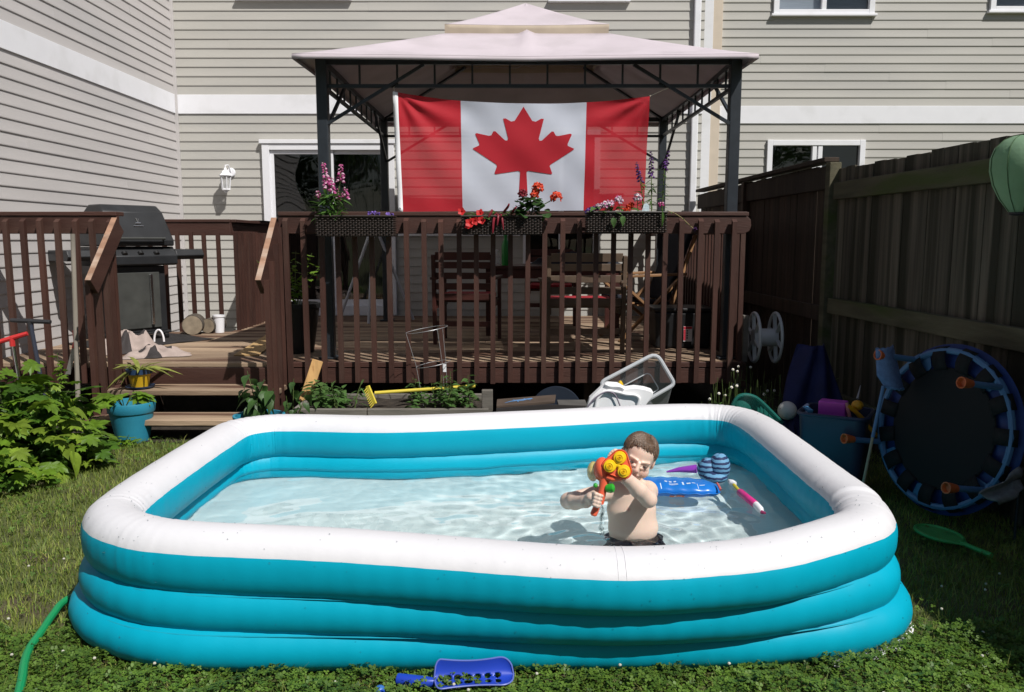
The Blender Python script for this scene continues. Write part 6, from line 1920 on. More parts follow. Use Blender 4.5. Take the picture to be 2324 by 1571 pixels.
# grey rag
RAG = M('grey_rag', (0.16, 0.16, 0.16), 0.9, 0.2, 30, 0.4, 200)
ra, rb_, rc, rd, re_ = pY(2312, 1060, 3.80), pY(2320, 1105, 3.76), pY(2272, 1145, 3.70), pY(2222, 1120, 3.72), pY(2262, 1085, 3.8)
m = MB()
def rag(u, v):
    p = ra.lerp(rb_, u).lerp(rd.lerp(rc, u), v)
    return p + Vector((-0.01 * math.sin(v * 9), -0.02 * math.sin(u * 7 + v * 3), 0.006 * math.sin(u * 11)))
tag(m.grid(rag, 16, 16).build('rag', RAG, None, 60, thick=0.008), 'grey cloth draped on the lower right of the trampoline', 'cloth')
# green racket
RKG = M('green_plastic', (0.05, 0.30, 0.07), 0.4, 0.05)
rk0 = pz(2130, 1211, 0.05); rk1 = pz(2243, 1258, 0.05)
dd = (rk1 - rk0).normalized(); ss = Vector((-dd.y, dd.x, 0))
rc_ = root('toy_racket', 'green plastic racket lying on the shaded grass', 'racket', tuple(rk0))
el = lambda t, k=1.0: rk0 + dd * (0.125 * k * math.cos(t)) + ss * (0.085 * k * math.sin(t))
MB().tube([el(t) for t in np.linspace(0, 6.283, 37)[:-1]], 0.009, 8, closed=True).build('frame', RKG, rc_)
stg = MB()
for k in range(-7, 8):
    t = k / 8
    hw = 0.085 * math.sqrt(1 - t * t); stg.tube([rk0 + dd * 0.125 * t - ss * hw, rk0 + dd * 0.125 * t + ss * hw], 0.002, 4)
    hw = 0.125 * math.sqrt(1 - t * t); stg.tube([rk0 + ss * 0.085 * t - dd * hw, rk0 + ss * 0.085 * t + dd * hw], 0.002, 4)
so = stg.build('strings', RKG, rc_); so['kind'] = 'stuff'
MB().tube([rk0 + dd * 0.12, rk0 + dd * 0.30], [0.010, 0.013], 8).build('handle', RKG, rc_)
for s_ in (-1, 1): MB().tube([rk0 + dd * 0.105 + ss * 0.045 * s_, rk0 + dd * 0.17], 0.006, 6).build('throat', RKG, rc_)
# green lantern on a hook
LAN = M('green_lantern_silk', (0.30, 0.46, 0.30), 0.6, 0.1, 8, 0.2, 60, trans=0.45)
lc = pY(2322, 392, 3.92)
ln = root('silk_lantern', 'pale green balloon shaped lantern hanging at the right edge', 'lantern', tuple(lc - Vector((0, 0, 0.17))))
prof = [(r_q * 1.1, z_q * 1.12) for r_q, z_q in [(0.045, -0.165), (0.055, -0.15), (0.085, -0.11), (0.115, -0.05), (0.130, 0.01), (0.130, 0.06), (0.115, 0.105), (0.085, 0.135), (0.05, 0.15), (0.03, 0.152)]]
MB().lathe(prof, 32, lc).build('shade', LAN, ln, 60)
for k in range(9):
    a = k * 0.698 + 0.2
    MB().tube([lc + Vector((r * 1.01 * math.cos(a), r * 1.01 * math.sin(a), z)) for r, z in prof], 0.0025, 5).build('rib', M('lantern_rib', (0.07, 0.13, 0.06), 0.6) if k == 0 else bpy.data.materials['lantern_rib'], ln)
MB().lathe([(0.03, -0.20), (0.05, -0.195), (0.05, -0.165), (0.0, -0.163)], 20, lc).build('base_cap', DGR, ln)
MB().tube([lc + Vector((0, 0, 0.15)), lc + Vector((0.0, 0, 0.24)), lc + Vector((0.05, 0, 0.31)), lc + Vector((0.10, 0, 0.26)), (lc.x + 0.10, lc.y, 0)], 0.006, 6).build('hook_pole', STEEL, ln)

# ============================================================ FOREGROUND: hose, scoop, ball
HOS = M('green_hose', (0.01, 0.26, 0.09), 0.4, 0.05)
hp_ = [tuple(pz(*q, 0.05)) for q in ((185, 1335), (150, 1362), (120, 1395), (95, 1432), (68, 1470), (55, 1505), (50, 1540), (42, 1575), (36, 1600))]
hp_[0] = (hp_[0][0] + 0.05, hp_[0][1] + 0.05, 0.04)
tag(MB().tube(catmull(hp_, 60, False), 0.0145, 10).build('garden_hose', HOS, None), 'green garden hose curving over the grass left of the pool', 'hose')
BLU = M('blue_scoop_plastic', (0.015, 0.05, 0.42), 0.35, 0.05, spec=0.5)
sc = root('toy_scoop', 'blue plastic scoop with holes on the clover by the pool', 'scoop', tuple(pz(1060, 1540, 0.0)))
s0, s1 = pz(985, 1540, 0.06), pz(1165, 1530, 0.06)
ax = (s1 - s0); LS = ax.length; ax.normalize(); ay = Vector((-ax.y, ax.x, 0))
tilt = R(38)      # opened towards the camera
def scoop(u, v):
    # u along, v across (-1..1): a trough with a rounded far end
    w = 0.052 * (1 - 0.20 * math.sin(math.pi * u)) * math.sqrt(max(0.0, 1 - max(0, (u - 0.80) / 0.2) ** 2.2)) * math.sqrt(max(0.0, 1 - max(0, (0.10 - u) / 0.1) ** 2.4) )
    b = v
    y_ = w * b; z_ = 0.036 * (b * b) * (w / 0.052) + 0.0
    yy = y_ * math.cos(tilt) - z_ * math.sin(tilt); zz = y_ * math.sin(tilt) + z_ * math.cos(tilt)
    return s0 + ax * (LS * u) + ay * yy + Vector((0, 0, zz + 0.0))
NU, NV = 61, 33
vs = [scoop(i / (NU - 1), -1 + 2 * j / (NV - 1)) for i in range(NU) for j in range(NV)]
fs = []
for i in range(NU - 1):
    for j in range(NV - 1):
        u, v = (i + .5) / (NU - 1), -1 + 2 * (j + .5) / (NV - 1)
        hole = False
        for hi in range(6):
            for hv in (-0.50, -0.02):
                du = (u - (0.17 + hi * 0.125)) / (0.052 - 0.003 * hi); dv = (v - hv) / 0.21
                if du * du + dv * dv < 1 and abs(dv) > 0.0: hole = True
        if not hole: fs.append((i * NV + j, (i + 1) * NV + j, (i + 1) * NV + j + 1, i * NV + j + 1))
MB().add(vs, fs).build('bowl', BLU, sc, 60, fix=False, thick=0.003)
rimp = [scoop(u, 1.0) for u in np.linspace(0.0, 1.0, 50)] + [scoop(u, -1.0) for u in np.linspace(1.0, 0.0, 50)]
MB().tube(rimp[:-1], 0.0028, 6, closed=True).build('rim', M('blue_scoop_rim', (0.12, 0.16, 0.5), 0.4), sc)
hb = pz(903, 1541, 0.045)
MB().tube([s0 + ax * 0.008 + Vector((0, 0, -0.012)), s0 - ax * 0.03 + Vector((0, 0, -0.012)), hb], [0.012, 0.020, 0.019], 12).build('handle', BLU, sc)
bq = pz(862, 1566, 0.03)
fb = root('toy_shovel', 'blue plastic toy end at the bottom edge of the photo', 'toy', tuple(bq))
MB().ell(bq, (0.018, 0.018, 0.016), None, 16, 10).build('knob', M('mid_blue_plastic', (0.04, 0.14, 0.42), 0.4), fb)
MB().tube([bq, bq + Vector((0.05, -0.09, -0.01))], 0.011, 8).build('stem', BLU, fb)
# ============================================================ IMPLICIT SURFACES FOR THE CHILD
class Field:
    def __init__(self, lo, hi, h):
        self.h = h
        self.lo = np.array(lo, float)
        self.n = np.ceil((np.array(hi) - self.lo) / h).astype(int) + 1
        self.f = np.full(self.n, 1.0, np.float32)

    def block(self, lo, hi):
        a = np.clip(np.floor((np.array(lo) - self.lo) / self.h).astype(int), 0, self.n - 1)
        b = np.clip(np.ceil((np.array(hi) - self.lo) / self.h).astype(int) + 1, 1, self.n)
        sl = tuple(slice(i, j) for i, j in zip(a, b))
        ax = [self.lo[i] + self.h * np.arange(a[i], b[i]) for i in range(3)]
        return sl, np.meshgrid(*ax, indexing='ij')

    def join(self, sl, d, k, cut=False):
        a = self.f[sl]
        d = d.astype(np.float32)
        if cut: a, d = -a, d
        hh = np.clip(0.5 + 0.5 * (d - a) / k, 0, 1)
        m = d * (1 - hh) + a * hh - k * hh * (1 - hh)
        self.f[sl] = -m if cut else m

    def cone(self, a, b, ra, rb, k=0.012, cut=False):
        a, b = np.array(a, float), np.array(b, float)
        R_ = max(ra, rb) + 0.05
        sl, (X, Y, Z) = self.block(np.minimum(a, b) - R_, np.maximum(a, b) + R_)
        ab = b - a; L2 = max(ab @ ab, 1e-9)
        t = np.clip(((X - a[0]) * ab[0] + (Y - a[1]) * ab[1] + (Z - a[2]) * ab[2]) / L2, 0, 1)
        d = np.sqrt((X - a[0] - t * ab[0]) ** 2 + (Y - a[1] - t * ab[1]) ** 2 + (Z - a[2] - t * ab[2]) ** 2) - (ra + (rb - ra) * t)
        self.join(sl, d, k, cut)

    def ell(self, c, r, k=0.012, rot=None, cut=False):
        c, r = np.array(c, float), np.array(r, float)
        R_ = r.max() + 0.05
        sl, (X, Y, Z) = self.block(c - R_, c + R_)
        P = np.stack([X - c[0], Y - c[1], Z - c[2]], -1)
        if rot is not None: P = P @ np.array(rot)          # world to local (rot columns are local axes)
        q = np.linalg.norm(P / r, axis=-1); q2 = np.linalg.norm(P / (r * r), axis=-1) + 1e-9
        self.join(sl, q * (q - 1) / q2, k, cut)

    def mesh(self):
        f = self.f; s = f < 0
        nx, ny, nz = f.shape
        cs = [s[i:nx - 1 + i, j:ny - 1 + j, k:nz - 1 + k] for i in (0, 1) for j in (0, 1) for k in (0, 1)]
        anyv = np.logical_or.reduce(cs); allv = np.logical_and.reduce(cs)
        act = anyv & ~allv
        idx = np.argwhere(act)
        vid = -np.ones(act.shape, np.int64); vid[act] = np.arange(len(idx))
        acc = np.zeros((len(idx), 3)); cnt = np.zeros(len(idx))
        corners = [(i, j, k) for i in (0, 1) for j in (0, 1) for k in (0, 1)]
        for a in corners:
            for ax in range(3):
                if a[ax] == 0:
                    b = list(a); b[ax] = 1
                    fa = f[idx[:, 0] + a[0], idx[:, 1] + a[1], idx[:, 2] + a[2]]; fb = f[idx[:, 0] + b[0], idx[:, 1] + b[1], idx[:, 2] + b[2]]
                    cr = (fa < 0) != (fb < 0)
                    t = fa[cr] / (fa[cr] - fb[cr])
                    p = np.tile(np.array(a, float), (cr.sum(), 1)); p[:, ax] += t
                    acc[cr] += p; cnt[cr] += 1
        V = self.lo + self.h * (idx + acc / cnt[:, None])
        F = []
        for ax in range(3):
            u, w = [i for i in range(3) if i != ax]
            a = [slice(None)] * 3; b = [slice(None)] * 3
            a[ax] = slice(0, -1); b[ax] = slice(1, None)
            ch = s[tuple(a)] != s[tuple(b)]
            e = np.argwhere(ch)
            e = e[(e[:, u] > 0) & (e[:, w] > 0) & (e[:, u] < f.shape[u] - 1) & (e[:, w] < f.shape[w] - 1)]
            if not len(e): continue
            neg = s[e[:, 0], e[:, 1], e[:, 2]]
            def cell(du, dw):
                c = e.copy(); c[:, u] += du; c[:, w] += dw
                return vid[c[:, 0], c[:, 1], c[:, 2]]
            q = np.stack([cell(-1, -1), cell(0, -1), cell(0, 0), cell(-1, 0)], 1)
            flip = neg if ax != 1 else ~neg
            q[~flip] = q[~flip][:, ::-1]
            F.append(q)
        return V, np.concatenate(F)

# pixels of an enlarged crop of the photograph round the child
def zk(zx, zy, Y): return pY(1252.2 + zx * 0.19064, 961.8 + zy * 0.19064, Y)

# frame of the water gun: z towards the camera, x and y in the picture's directions
gc = zk(790, 490, 3.17)
gn = (Vector((0, 0, CAM_H)) - gc).normalized()
gn = (gn + Vector((-0.05, 0, -0.06))).normalized()
gx = Vector((0, 0, 1)).cross(gn).normalized(); gy = gn.cross(gx)
GM = Matrix(((gx.x, gy.x, gn.x, gc.x), (gx.y, gy.y, gn.y, gc.y), (gx.z, gy.z, gn.z, gc.z), (0, 0, 0, 1)))
SZ = 3.33e-4
def gl(zx, zy, d=0.0): return Vector(((zx - 790) * SZ, (490 - zy) * SZ, -d))
def gw(zx, zy, d=0.0): return GM @ gl(zx, zy, d)

# head frame
HC = zk(1026, 395, 3.40)
HR = Matrix.Rotation(R(21), 3, 'Y') @ Matrix.Rotation(R(10), 3, 'X') @ Matrix.Rotation(R(-4), 3, 'Z')
HS = 0.97
def hp3(x, yv, z): return HC + HR @ (Vector((x, yv, z)) * HS)
HRn = np.array(HR)
fld = Field((0.20, 3.05, -0.0), (0.86, 3.66, 0.74), 0.0029)
E1 = fld.ell
# torso
E1(zk(960, 1430, 3.46), (0.106, 0.078, 0.075), 0.03)           # pelvis
E1(zk(965, 1230, 3.445), (0.110, 0.080, 0.085), 0.03)          # belly
E1(zk(945, 1020, 3.445), (0.108, 0.072, 0.085), 0.03)          # chest
E1(zk(950, 860, 3.45), (0.097, 0.058, 0.055), 0.03)            # shoulders
shL, shR = zk(1135, 800, 3.43), zk(735, 790, 3.44)
fld.cone(shR, shL, 0.042, 0.044, 0.03)
fld.cone(zk(960, 850, 3.45), hp3(0, 0.02, -0.04), 0.040, 0.036, 0.02)   # neck
# his left arm: elbow low, forearm up across to the gun
elL = zk(1150, 900, 3.285); wrL = zk(880, 645, 3.235)
fld.cone(shL, elL, 0.040, 0.034, 0.015); fld.cone(elL, elL.lerp(wrL, 0.45), 0.0335, 0.034, 0.010); fld.cone(elL.lerp(wrL, 0.45), wrL, 0.034, 0.025, 0.012)
hL = gw(790, 480, 0.085)
fld.cone(wrL, hL, 0.024, 0.024, 0.012)
for i, (ax_, ay_, bx_, by_) in enumerate(((745, 430, 668, 400), (760, 400, 682, 368), (775, 380, 706, 342), (790, 370, 735, 325))):
    a = gw(ax_, ay_, 0.070); b = gw((ax_ + bx_) / 2 - 12, (ay_ + by_) / 2 - 16, 0.052); c = gw(bx_, by_, 0.040)
    fld.cone(hL, a, 0.014, 0.0095, 0.008); fld.cone(a, b, 0.0095, 0.0088, 0.003); fld.cone(b, c, 0.0088, 0.0072, 0.003)
# his right arm: elbow out to the side, hand on the grip
elR = zk(195, 918, 3.37); wrR = zk(405, 925, 3.235)
fld.cone(shR, elR, 0.040, 0.034, 0.015); fld.cone(elR, elR.lerp(wrR, .4), 0.034, 0.035, 0.010); fld.cone(elR.lerp(wrR, .4), wrR, 0.035, 0.025, 0.012)
pal = gw(478, 905, 0.045)
fld.cone(wrR, pal, 0.024, 0.024, 0.012); fld.ell(pal, (0.026, 0.018, 0.028), 0.010, np.array(GM.to_3x3()))
for i in range(4):
    zy = 850 + 42 * i
    k0 = gw(492 - 6 * i, zy - 4, 0.036); k1 = gw(530 - 6 * i, zy + 4, 0.010); k2 = gw(575 - 9 * i, zy + 18, 0.008); k3 = gw(602 - 10 * i, zy + 26, 0.022)
    fld.cone(pal, k0, 0.013, 0.0092, 0.008); fld.cone(k0, k1, 0.0092, 0.0086, 0.0025); fld.cone(k1, k2, 0.0086, 0.0078, 0.0025); fld.cone(k2, k3, 0.0078, 0.0065, 0.0025)
t0, t1, t2 = gw(480, 860, 0.062), gw(540, 815, 0.072), gw(600, 800, 0.070)
fld.cone(pal, t0, 0.014, 0.0115, 0.008); fld.cone(t0, t1, 0.0115, 0.010, 0.004); fld.cone(t1, t2, 0.010, 0.0075, 0.004)
# kneeling legs under water
pc = zk(960, 1430, 3.46)
for sx, kx in ((-1, -0.085), (1, 0.10)):
    hip = Vector((pc.x + sx * 0.055, pc.y, pc.z - 0.01)); kn = Vector((pc.x + kx, pc.y - 0.20, 0.062)); an = Vector((pc.x + kx * 0.9, pc.y + 0.02, 0.045)); toe = Vector((pc.x + kx * 0.9, pc.y + 0.10, 0.036))
    fld.cone(hip, kn, 0.062, 0.043, 0.015); fld.cone(kn, an, 0.038, 0.025, 0.008); fld.cone(an, toe, 0.022, 0.018, 0.008)
# head
hk = 0.012
E1(hp3(0, 0.012, 0.026), (0.0735 * HS, 0.088 * HS, 0.078 * HS), 0.02, HRn)
E1(hp3(0, -0.026, -0.030), (0.058 * HS, 0.060 * HS, 0.064 * HS), 0.022, HRn)
for sx in (-1, 1):
    E1(hp3(sx * 0.034, -0.056, -0.036), (0.027, 0.026, 0.026), 0.014, HRn)      # cheeks
    E1(hp3(sx * 0.0745, 0.010, -0.012), (0.007, 0.017, 0.025), 0.005, HRn)      # ears
    fld.cone(hp3(sx * 0.012, -0.0835, 0.0135), hp3(sx * 0.046, -0.066, 0.014), 0.0030, 0.0030, 0.012)   # brows drawn down in a squint
    E1(hp3(sx * 0.031, -0.0905, -0.0005), (0.013, 0.006, 0.0032), 0.006, HRn, cut=True)               # narrowed eyes
    fld.cone(hp3(sx * 0.018, -0.085, -0.0115), hp3(sx * 0.042, -0.074, -0.010), 0.0045, 0.0035, 0.010)     # lower lids pushed up
    E1(hp3(sx * 0.008, -0.093, -0.0285), (0.0065, 0.0065, 0.0055), 0.004, HRn)
fld.cone(hp3(0, -0.083, 0.004), hp3(0, -0.0965, -0.024), 0.0065, 0.0095, 0.007)  # nose
E1(hp3(0, -0.064, -0.082), (0.022, 0.018, 0.015), 0.012, HRn)                   # chin
fld.cone(hp3(-0.016, -0.0815, -0.051), hp3(0.016, -0.0815, -0.051), 0.0055, 0.0055, 0.005)   # lips
fld.cone(hp3(-0.013, -0.080, -0.0595), hp3(0.013, -0.080, -0.0595), 0.006, 0.006, 0.004)
fld.cone(hp3(-0.021, -0.0875, -0.0555), hp3(0.021, -0.0875, -0.0555), 0.0018, 0.0018, 0.002, cut=True)
V, F = fld.mesh()

SKIN = bpy.data.materials.new('skin'); SKIN.use_nodes = True
nt = SKIN.node_tree; N, L = nt.nodes, nt.links; b = N['Principled BSDF']
at = N.new('ShaderNodeAttribute'); at.attribute_name = 'blush'
nz = N.new('ShaderNodeTexNoise'); nz.inputs['Scale'].default_value = 22; geo = N.new('ShaderNodeNewGeometry'); L.new(geo.outputs['Position'], nz.inputs['Vector'])
mx0 = N.new('ShaderNodeMix'); mx0.data_type = 'RGBA'; L.new(nz.outputs['Fac'], mx0.inputs['Factor']); mx0.inputs['A'].default_value = (0.70, 0.52, 0.42, 1); mx0.inputs['B'].default_value = (0.75, 0.57, 0.465, 1)
mx = N.new('ShaderNodeMix'); mx.data_type = 'RGBA'; L.new(at.outputs['Fac'], mx.inputs['Factor']); L.new(mx0.outputs['Result'], mx.inputs['A']); mx.inputs['B'].default_value = (0.58, 0.22, 0.18, 1)
L.new(mx.outputs['Result'], b.inputs['Base Color'])
b.inputs['Roughness'].default_value = 0.42; b.inputs['Subsurface Weight'].default_value = 0.18; b.inputs['Subsurface Radius'].default_value = (1, .35, .2); b.inputs['Subsurface Scale'].default_value = 0.006
person = root('person', 'small child kneeling in the pool in navy shorts aiming an orange water gun', 'person', (pc.x, pc.y, 0.02))
me = fast_mesh('body', V, F, SKIN, None, True)
bl_ = np.zeros(len(V))
def blob(c, r, s):
    global bl_
    d = np.linalg.norm(V - np.array(c), axis=1)
    bl_ = np.maximum(bl_, s * np.clip(1.3 - d / r, 0, 1))
for sx in (-1, 1):
    blob(hp3(sx * 0.038, -0.075, -0.034), 0.026, 0.28); blob(hp3(sx * 0.0775, 0.01, -0.01), 0.03, 0.3); blob(hp3(sx * 0.031, -0.088, -0.001), 0.012, 0.22)
for t in np.linspace(-1, 1, 7): blob(hp3(0.016 * t, -0.087, -0.055), 0.008, 0.6)
blob(hp3(0, -0.105, -0.026), 0.014, 0.22)
blob(zk(912, 1022, 3.375), 0.009, 0.6)
blob(zk(1120, 1000, 3.38), 0.009, 0.5)
for p in (elL, elR): blob(p, 0.04, 0.15)
at_ = me.attributes.new('blush', 'FLOAT', 'POINT'); at_.data.foreach_set('value', bl_.astype(np.float32))
body = bpy.data.objects.new('body', me); put(body, person)
sm = body.modifiers.new('smooth', 'SMOOTH'); sm.factor = 0.5; sm.iterations = 2
# eyes: narrow dark slits with lashes and faint brows
EYE = M('eye_dark', (0.06, 0.04, 0.03), 0.3, 0.1); BROW = M('brow_hair', (0.36, 0.24, 0.17), 0.8)
for sx in (-1, 1):
    m = MB(); m.ell(hp3(sx * 0.031, -0.0825, -0.0008), (0.0105, 0.0060, 0.0026), HR @ Matrix.Rotation(sx * -0.35, 3, 'Z'), 12, 8)
    eo = m.build('eye', EYE, person)
    MB().tube([hp3(sx * 0.017, -0.0885, 0.0015), hp3(sx * 0.027, -0.0885, 0.0045), hp3(sx * 0.037, -0.0850, 0.0040), hp3(sx * 0.045, -0.0780, 0.0)], [0.0005, 0.0008, 0.0008, 0.0004], 6).build('lash', EYE, eo)
    MB().tube([hp3(sx * 0.013, -0.0915, 0.0165), hp3(sx * 0.030, -0.0885, 0.0200), hp3(sx * 0.047, -0.0745, 0.0185)], [0.0009, 0.0015, 0.0007], 6).build('eyebrow', BROW, eo)
# hair: short, wet, combed forward
HAIRM = M('wet_brown_hair', (0.135, 0.085, 0.055), 0.34, 0.35, 90, 0.4, 260, spec=0.5)
hf = Field(tuple(np.array(HC) - 0.14), tuple(np.array(HC) + 0.14), 0.0026)
hf.ell(hp3(0, 0.013, 0.028), (0.0762 * HS, 0.0908 * HS, 0.0802 * HS), 0.004, HRn)
sl, (X, Y, Z) = hf.block(hf.lo, hf.lo + hf.h * hf.n)
P = (np.stack([X, Y, Z], -1) - np.array(HC)) @ HRn / HS
x_, y_, z_ = P[..., 0], P[..., 1], P[..., 2]
azm = np.arctan2(x_, -y_)
line = 0.081 - (y_ + 0.075) * 0.86 + 0.005 * np.sin(azm * 19 + 1) + 0.003 * np.sin(azm * 41) - 0.010 * np.exp(-((x_ - 0.02) / 0.02) ** 2) - 0.016 * np.exp(-((np.abs(x_) - 0.062) / 0.016) ** 2) * (y_ < -0.0)
groove = 0.0016 * np.sin(azm * 46 + 5 * np.sin(z_ * 60)) + 0.0011 * np.sin(azm * 83 + 1)
a_ = hf.f[sl] + groove
c_ = (line - z_) * 0.75
kk = 0.004
hh = np.clip(0.5 + 0.5 * (a_ - c_) / kk, 0, 1)
hf.f[sl] = a_ * hh + c_ * (1 - hh) + kk * hh * (1 - hh)
Vh, Fh = hf.mesh()
hair = bpy.data.objects.new('hair', fast_mesh('hair', Vh, Fh, HAIRM, None, True)); put(hair, person)
hs = MB()
rh = random.Random(3)
for k in range(420):
    a = rh.uniform(-2.2, 2.2)
    crown = Vector((0.012, 0.05, 0.0))
    path = []
    e1 = rh.uniform(0.42, 0.80) if abs(a) < 1.0 else rh.uniform(-0.15, 0.5)
    n0 = rh.uniform(0.95, 1.4)
    for t in np.linspace(0, 1, 6):
        el = n0 * (1 - t) + e1 * t
        aa = a + 0.15 * math.sin(t * 3 + k)
        p = Vector((0.0775 * math.cos(el) * math.sin(aa), 0.013 - 0.0925 * math.cos(el) * math.cos(aa), 0.028 + 0.0815 * math.sin(el)))
        p = Vector((0, 0.013, 0.028)) + (p - Vector((0, 0.013, 0.028))) * (1.012 + 0.012 * t * rh.random())
        path.append(hp3(*p))
    hs.tube(path, [0.0012, 0.0021, 0.0024, 0.0022, 0.0015, 0.0004], 4)
so = hs.build('hair_strands', HAIRM, hair, 60, fix=False); so['kind'] = 'stuff'
# swim shorts
NAVS = M('navy_shorts', (0.012, 0.018, 0.045), 0.6, 0.3, 30, stain=(0.05, 0.07, 0.12), stain_scale=14, stain_lo=0.55, stain_hi=0.6)
sf = Field((pc.x - 0.22, pc.y - 0.26, 0.0), (pc.x + 0.24, pc.y + 0.12, 0.235), 0.004)
sf.ell(pc + Vector((0, 0, -0.005)), (0.108, 0.085, 0.068), 0.02)
for sx, kx in ((-1, -0.085), (1, 0.10)):
    hip = Vector((pc.x + sx * 0.055, pc.y, pc.z - 0.01)); kn = Vector((pc.x + kx, pc.y - 0.20, 0.062))
    sf.cone(hip, hip.lerp(kn, 0.68), 0.072, 0.066, 0.015)
Vs, Fs = sf.mesh()
Vs[:, 0] += 0.004 * np.sin(Vs[:, 1] * 90 + Vs[:, 2] * 60); Vs[:, 2] += 0.004 * np.sin(Vs[:, 0] * 80)
put(bpy.data.objects.new('swim_shorts', fast_mesh('swim_shorts', Vs, Fs, NAVS, None, True)), person)

# ============================================================ WATER GUN
GOR = M('gun_orange', (0.80, 0.13, 0.06), 0.35, 0.04, spec=0.5); GYE = M('gun_yellow', (0.90, 0.58, 0.012), 0.35, 0.04, spec=0.5); GGR = M('gun_green', (0.03, 0.34, 0.03), 0.35, 0.04, spec=0.5)
GTK = M('gun_tank', (0.72, 0.55, 0.16), 0.3, 0.04); see_through(GTK, 0.35)
gun = root('water_gun', 'orange toy water gun with three yellow nozzles held by the child', 'toy', tuple(gc))
noz = [(805, 402), (690, 508), (858, 562)]
def hull(rad, shift=(0, 0), sc=1.0):
    cx_, cy_ = 785, 490
    P_ = []
    for t in np.linspace(0, 6.2832, 49)[:-1]:
        d = np.array([math.cos(t), -math.sin(t)])
        best = max(noz, key=lambda q: (q[0] - cx_) * d[0] + (q[1] - cy_) * d[1])
        P_.append((best[0] + d[0] * rad, best[1] + d[1] * rad))
    return [((x - cx_) * sc + cx_ + shift[0], (y_ - cy_) * sc + cy_ + shift[1]) for x, y_ in P_]
secs = [(hull(84), 0.004), (hull(92), 0.0), (hull(98), 0.008), (hull(98), 0.024), (hull(90, (-14, 6), 0.95), 0.05), (hull(80, (-25, 10), 0.85), 0.10), (hull(60, (-30, 10), 0.7), 0.145)]
vs = []
for P_, d in secs: vs += [gl(x, y_, d) for x, y_ in P_]
n = 48
fs = [(L_ * n + i, L_ * n + (i + 1) % n, (L_ + 1) * n + (i + 1) % n, (L_ + 1) * n + i) for L_ in range(len(secs) - 1) for i in range(n)]
fs += [tuple(range(n)), tuple((len(secs) - 1) * n + i for i in range(n))]
MB(GM).add(vs, fs).build('body', GOR, gun, 40)
face = [gl(x, y_, -0.0015) for x, y_ in hull(74)] + [gl(x, y_, 0.006) for x, y_ in hull(76)]
for (x, y_) in noz:
    c = gl(x, y_, 0.0)
    nb_ = MB(GM).lathe([(0.0258, -0.01), (0.0258, 0.004), (0.0235, 0.008), (0.016, 0.009), (0.0155, 0.013), (0.0115, 0.014), (0.011, 0.011), (0.0075, 0.011), (0.007, 0.015), (0.0045, 0.0155), (0.004, 0.009), (0, 0.009)], 28, c).build('nozzle', GYE, gun, 30)
for a, b2 in ((0, 1), (1, 2), (2, 0)):
    MB(GM).tube([gl(*noz[a], -0.001), gl(785, 492, -0.001), gl(*noz[b2], -0.001)], 0.008, 8, flat=0.7).build('nozzle_web', GYE, gun)
MB(GM).ell(gl(585, 565, 0.055), (0.034, 0.050, 0.052), None, 20, 14).build('side_housing', GOR, gun)
MB(GM).tube([gl(625, 640, 0.040), gl(618, 720, 0.036), gl(606, 800, 0.034), gl(592, 880, 0.036), gl(572, 970, 0.040)], [0.026, 0.020, 0.0165, 0.016, 0.0165], 14).build('grip', GOR, gun)
MB(GM).tube([gl(545, 990, 0.044), gl(520, 1060, 0.046), gl(500, 1112, 0.046), gl(496, 1128, 0.046)], [0.013, 0.0145, 0.0145, 0.009], 14).build('pump_rod', GOR, gun)
MB(GM).tube([gl(650, 640, 0.02), gl(720, 660, 0.022), gl(830, 648, 0.022)], [0.012, 0.016, 0.010], 10).build('under_housing', GOR, gun)
MB(GM).tube([gl(640, 785, 0.03), gl(655, 784, 0.028), gl(700, 778, 0.024), gl(735, 770, 0.020), gl(752, 768, 0.020)], [0.008, 0.0165, 0.0195, 0.0175, 0.008], 16).build('trigger_knob', GGR, gun)
MB(GM).ell(gl(517, 757, 0.03), (0.0095, 0.010, 0.010), None, 14, 10).build('trigger_knob', GGR, gun)
MB(GM).ell(gl(472, 600, 0.085), (0.026, 0.041, 0.045), None, 22, 16).build('tank', GTK, gun)

# drips from the hand and the gun
DRP = glass('water_drop', (0.95, 0.97, 0.97), 1.33, 0.0)
dr_ = MB(); rd_ = random.Random(8)
for k in range(46):
    zx = 590 + rd_.gauss(0, 16); zy = 985 + rd_.random() ** 1.2 * 330
    q = zk(zx, zy, 3.20 + rd_.uniform(-.02, .02))
    s = rd_.uniform(0.0012, 0.0034)
    dr_.ell(q, (s, s, s * rd_.uniform(1.5, 5)), (rd_.uniform(-.3, .3), rd_.uniform(-.3, .3), 0), 6, 5)
for (a, b2) in (((598, 985), (585, 1120)), ((585, 1060), (570, 1180)), ((612, 1000), (615, 1080))):
    dr_.tube(catmull([tuple(zk(*a, 3.2)), tuple(zk((a[0] + b2[0]) / 2 + 6, (a[1] + b2[1]) / 2, 3.2)), tuple(zk(*b2, 3.2))], 10, False), [0.001, 0.002, 0.0015, 0.0025, 0.0012, 0.002, 0.0026, 0.0015, 0.002, 0.001], 6)
for k in range(60):
    a = rd_.uniform(0, 6.28); d = rd_.uniform(0.0, 0.09)
    s = rd_.uniform(0.001, 0.003)
    dr_.ell((0.40 + d * math.cos(a) * 1.4, 3.22 + d * math.sin(a), WATER_Z + 0.004 + rd_.random() ** 2 * 0.03), (s, s, s * 1.4), None, 6, 4)
tag(dr_.build('water_drops', DRP, None, 80, fix=False), kind='stuff')

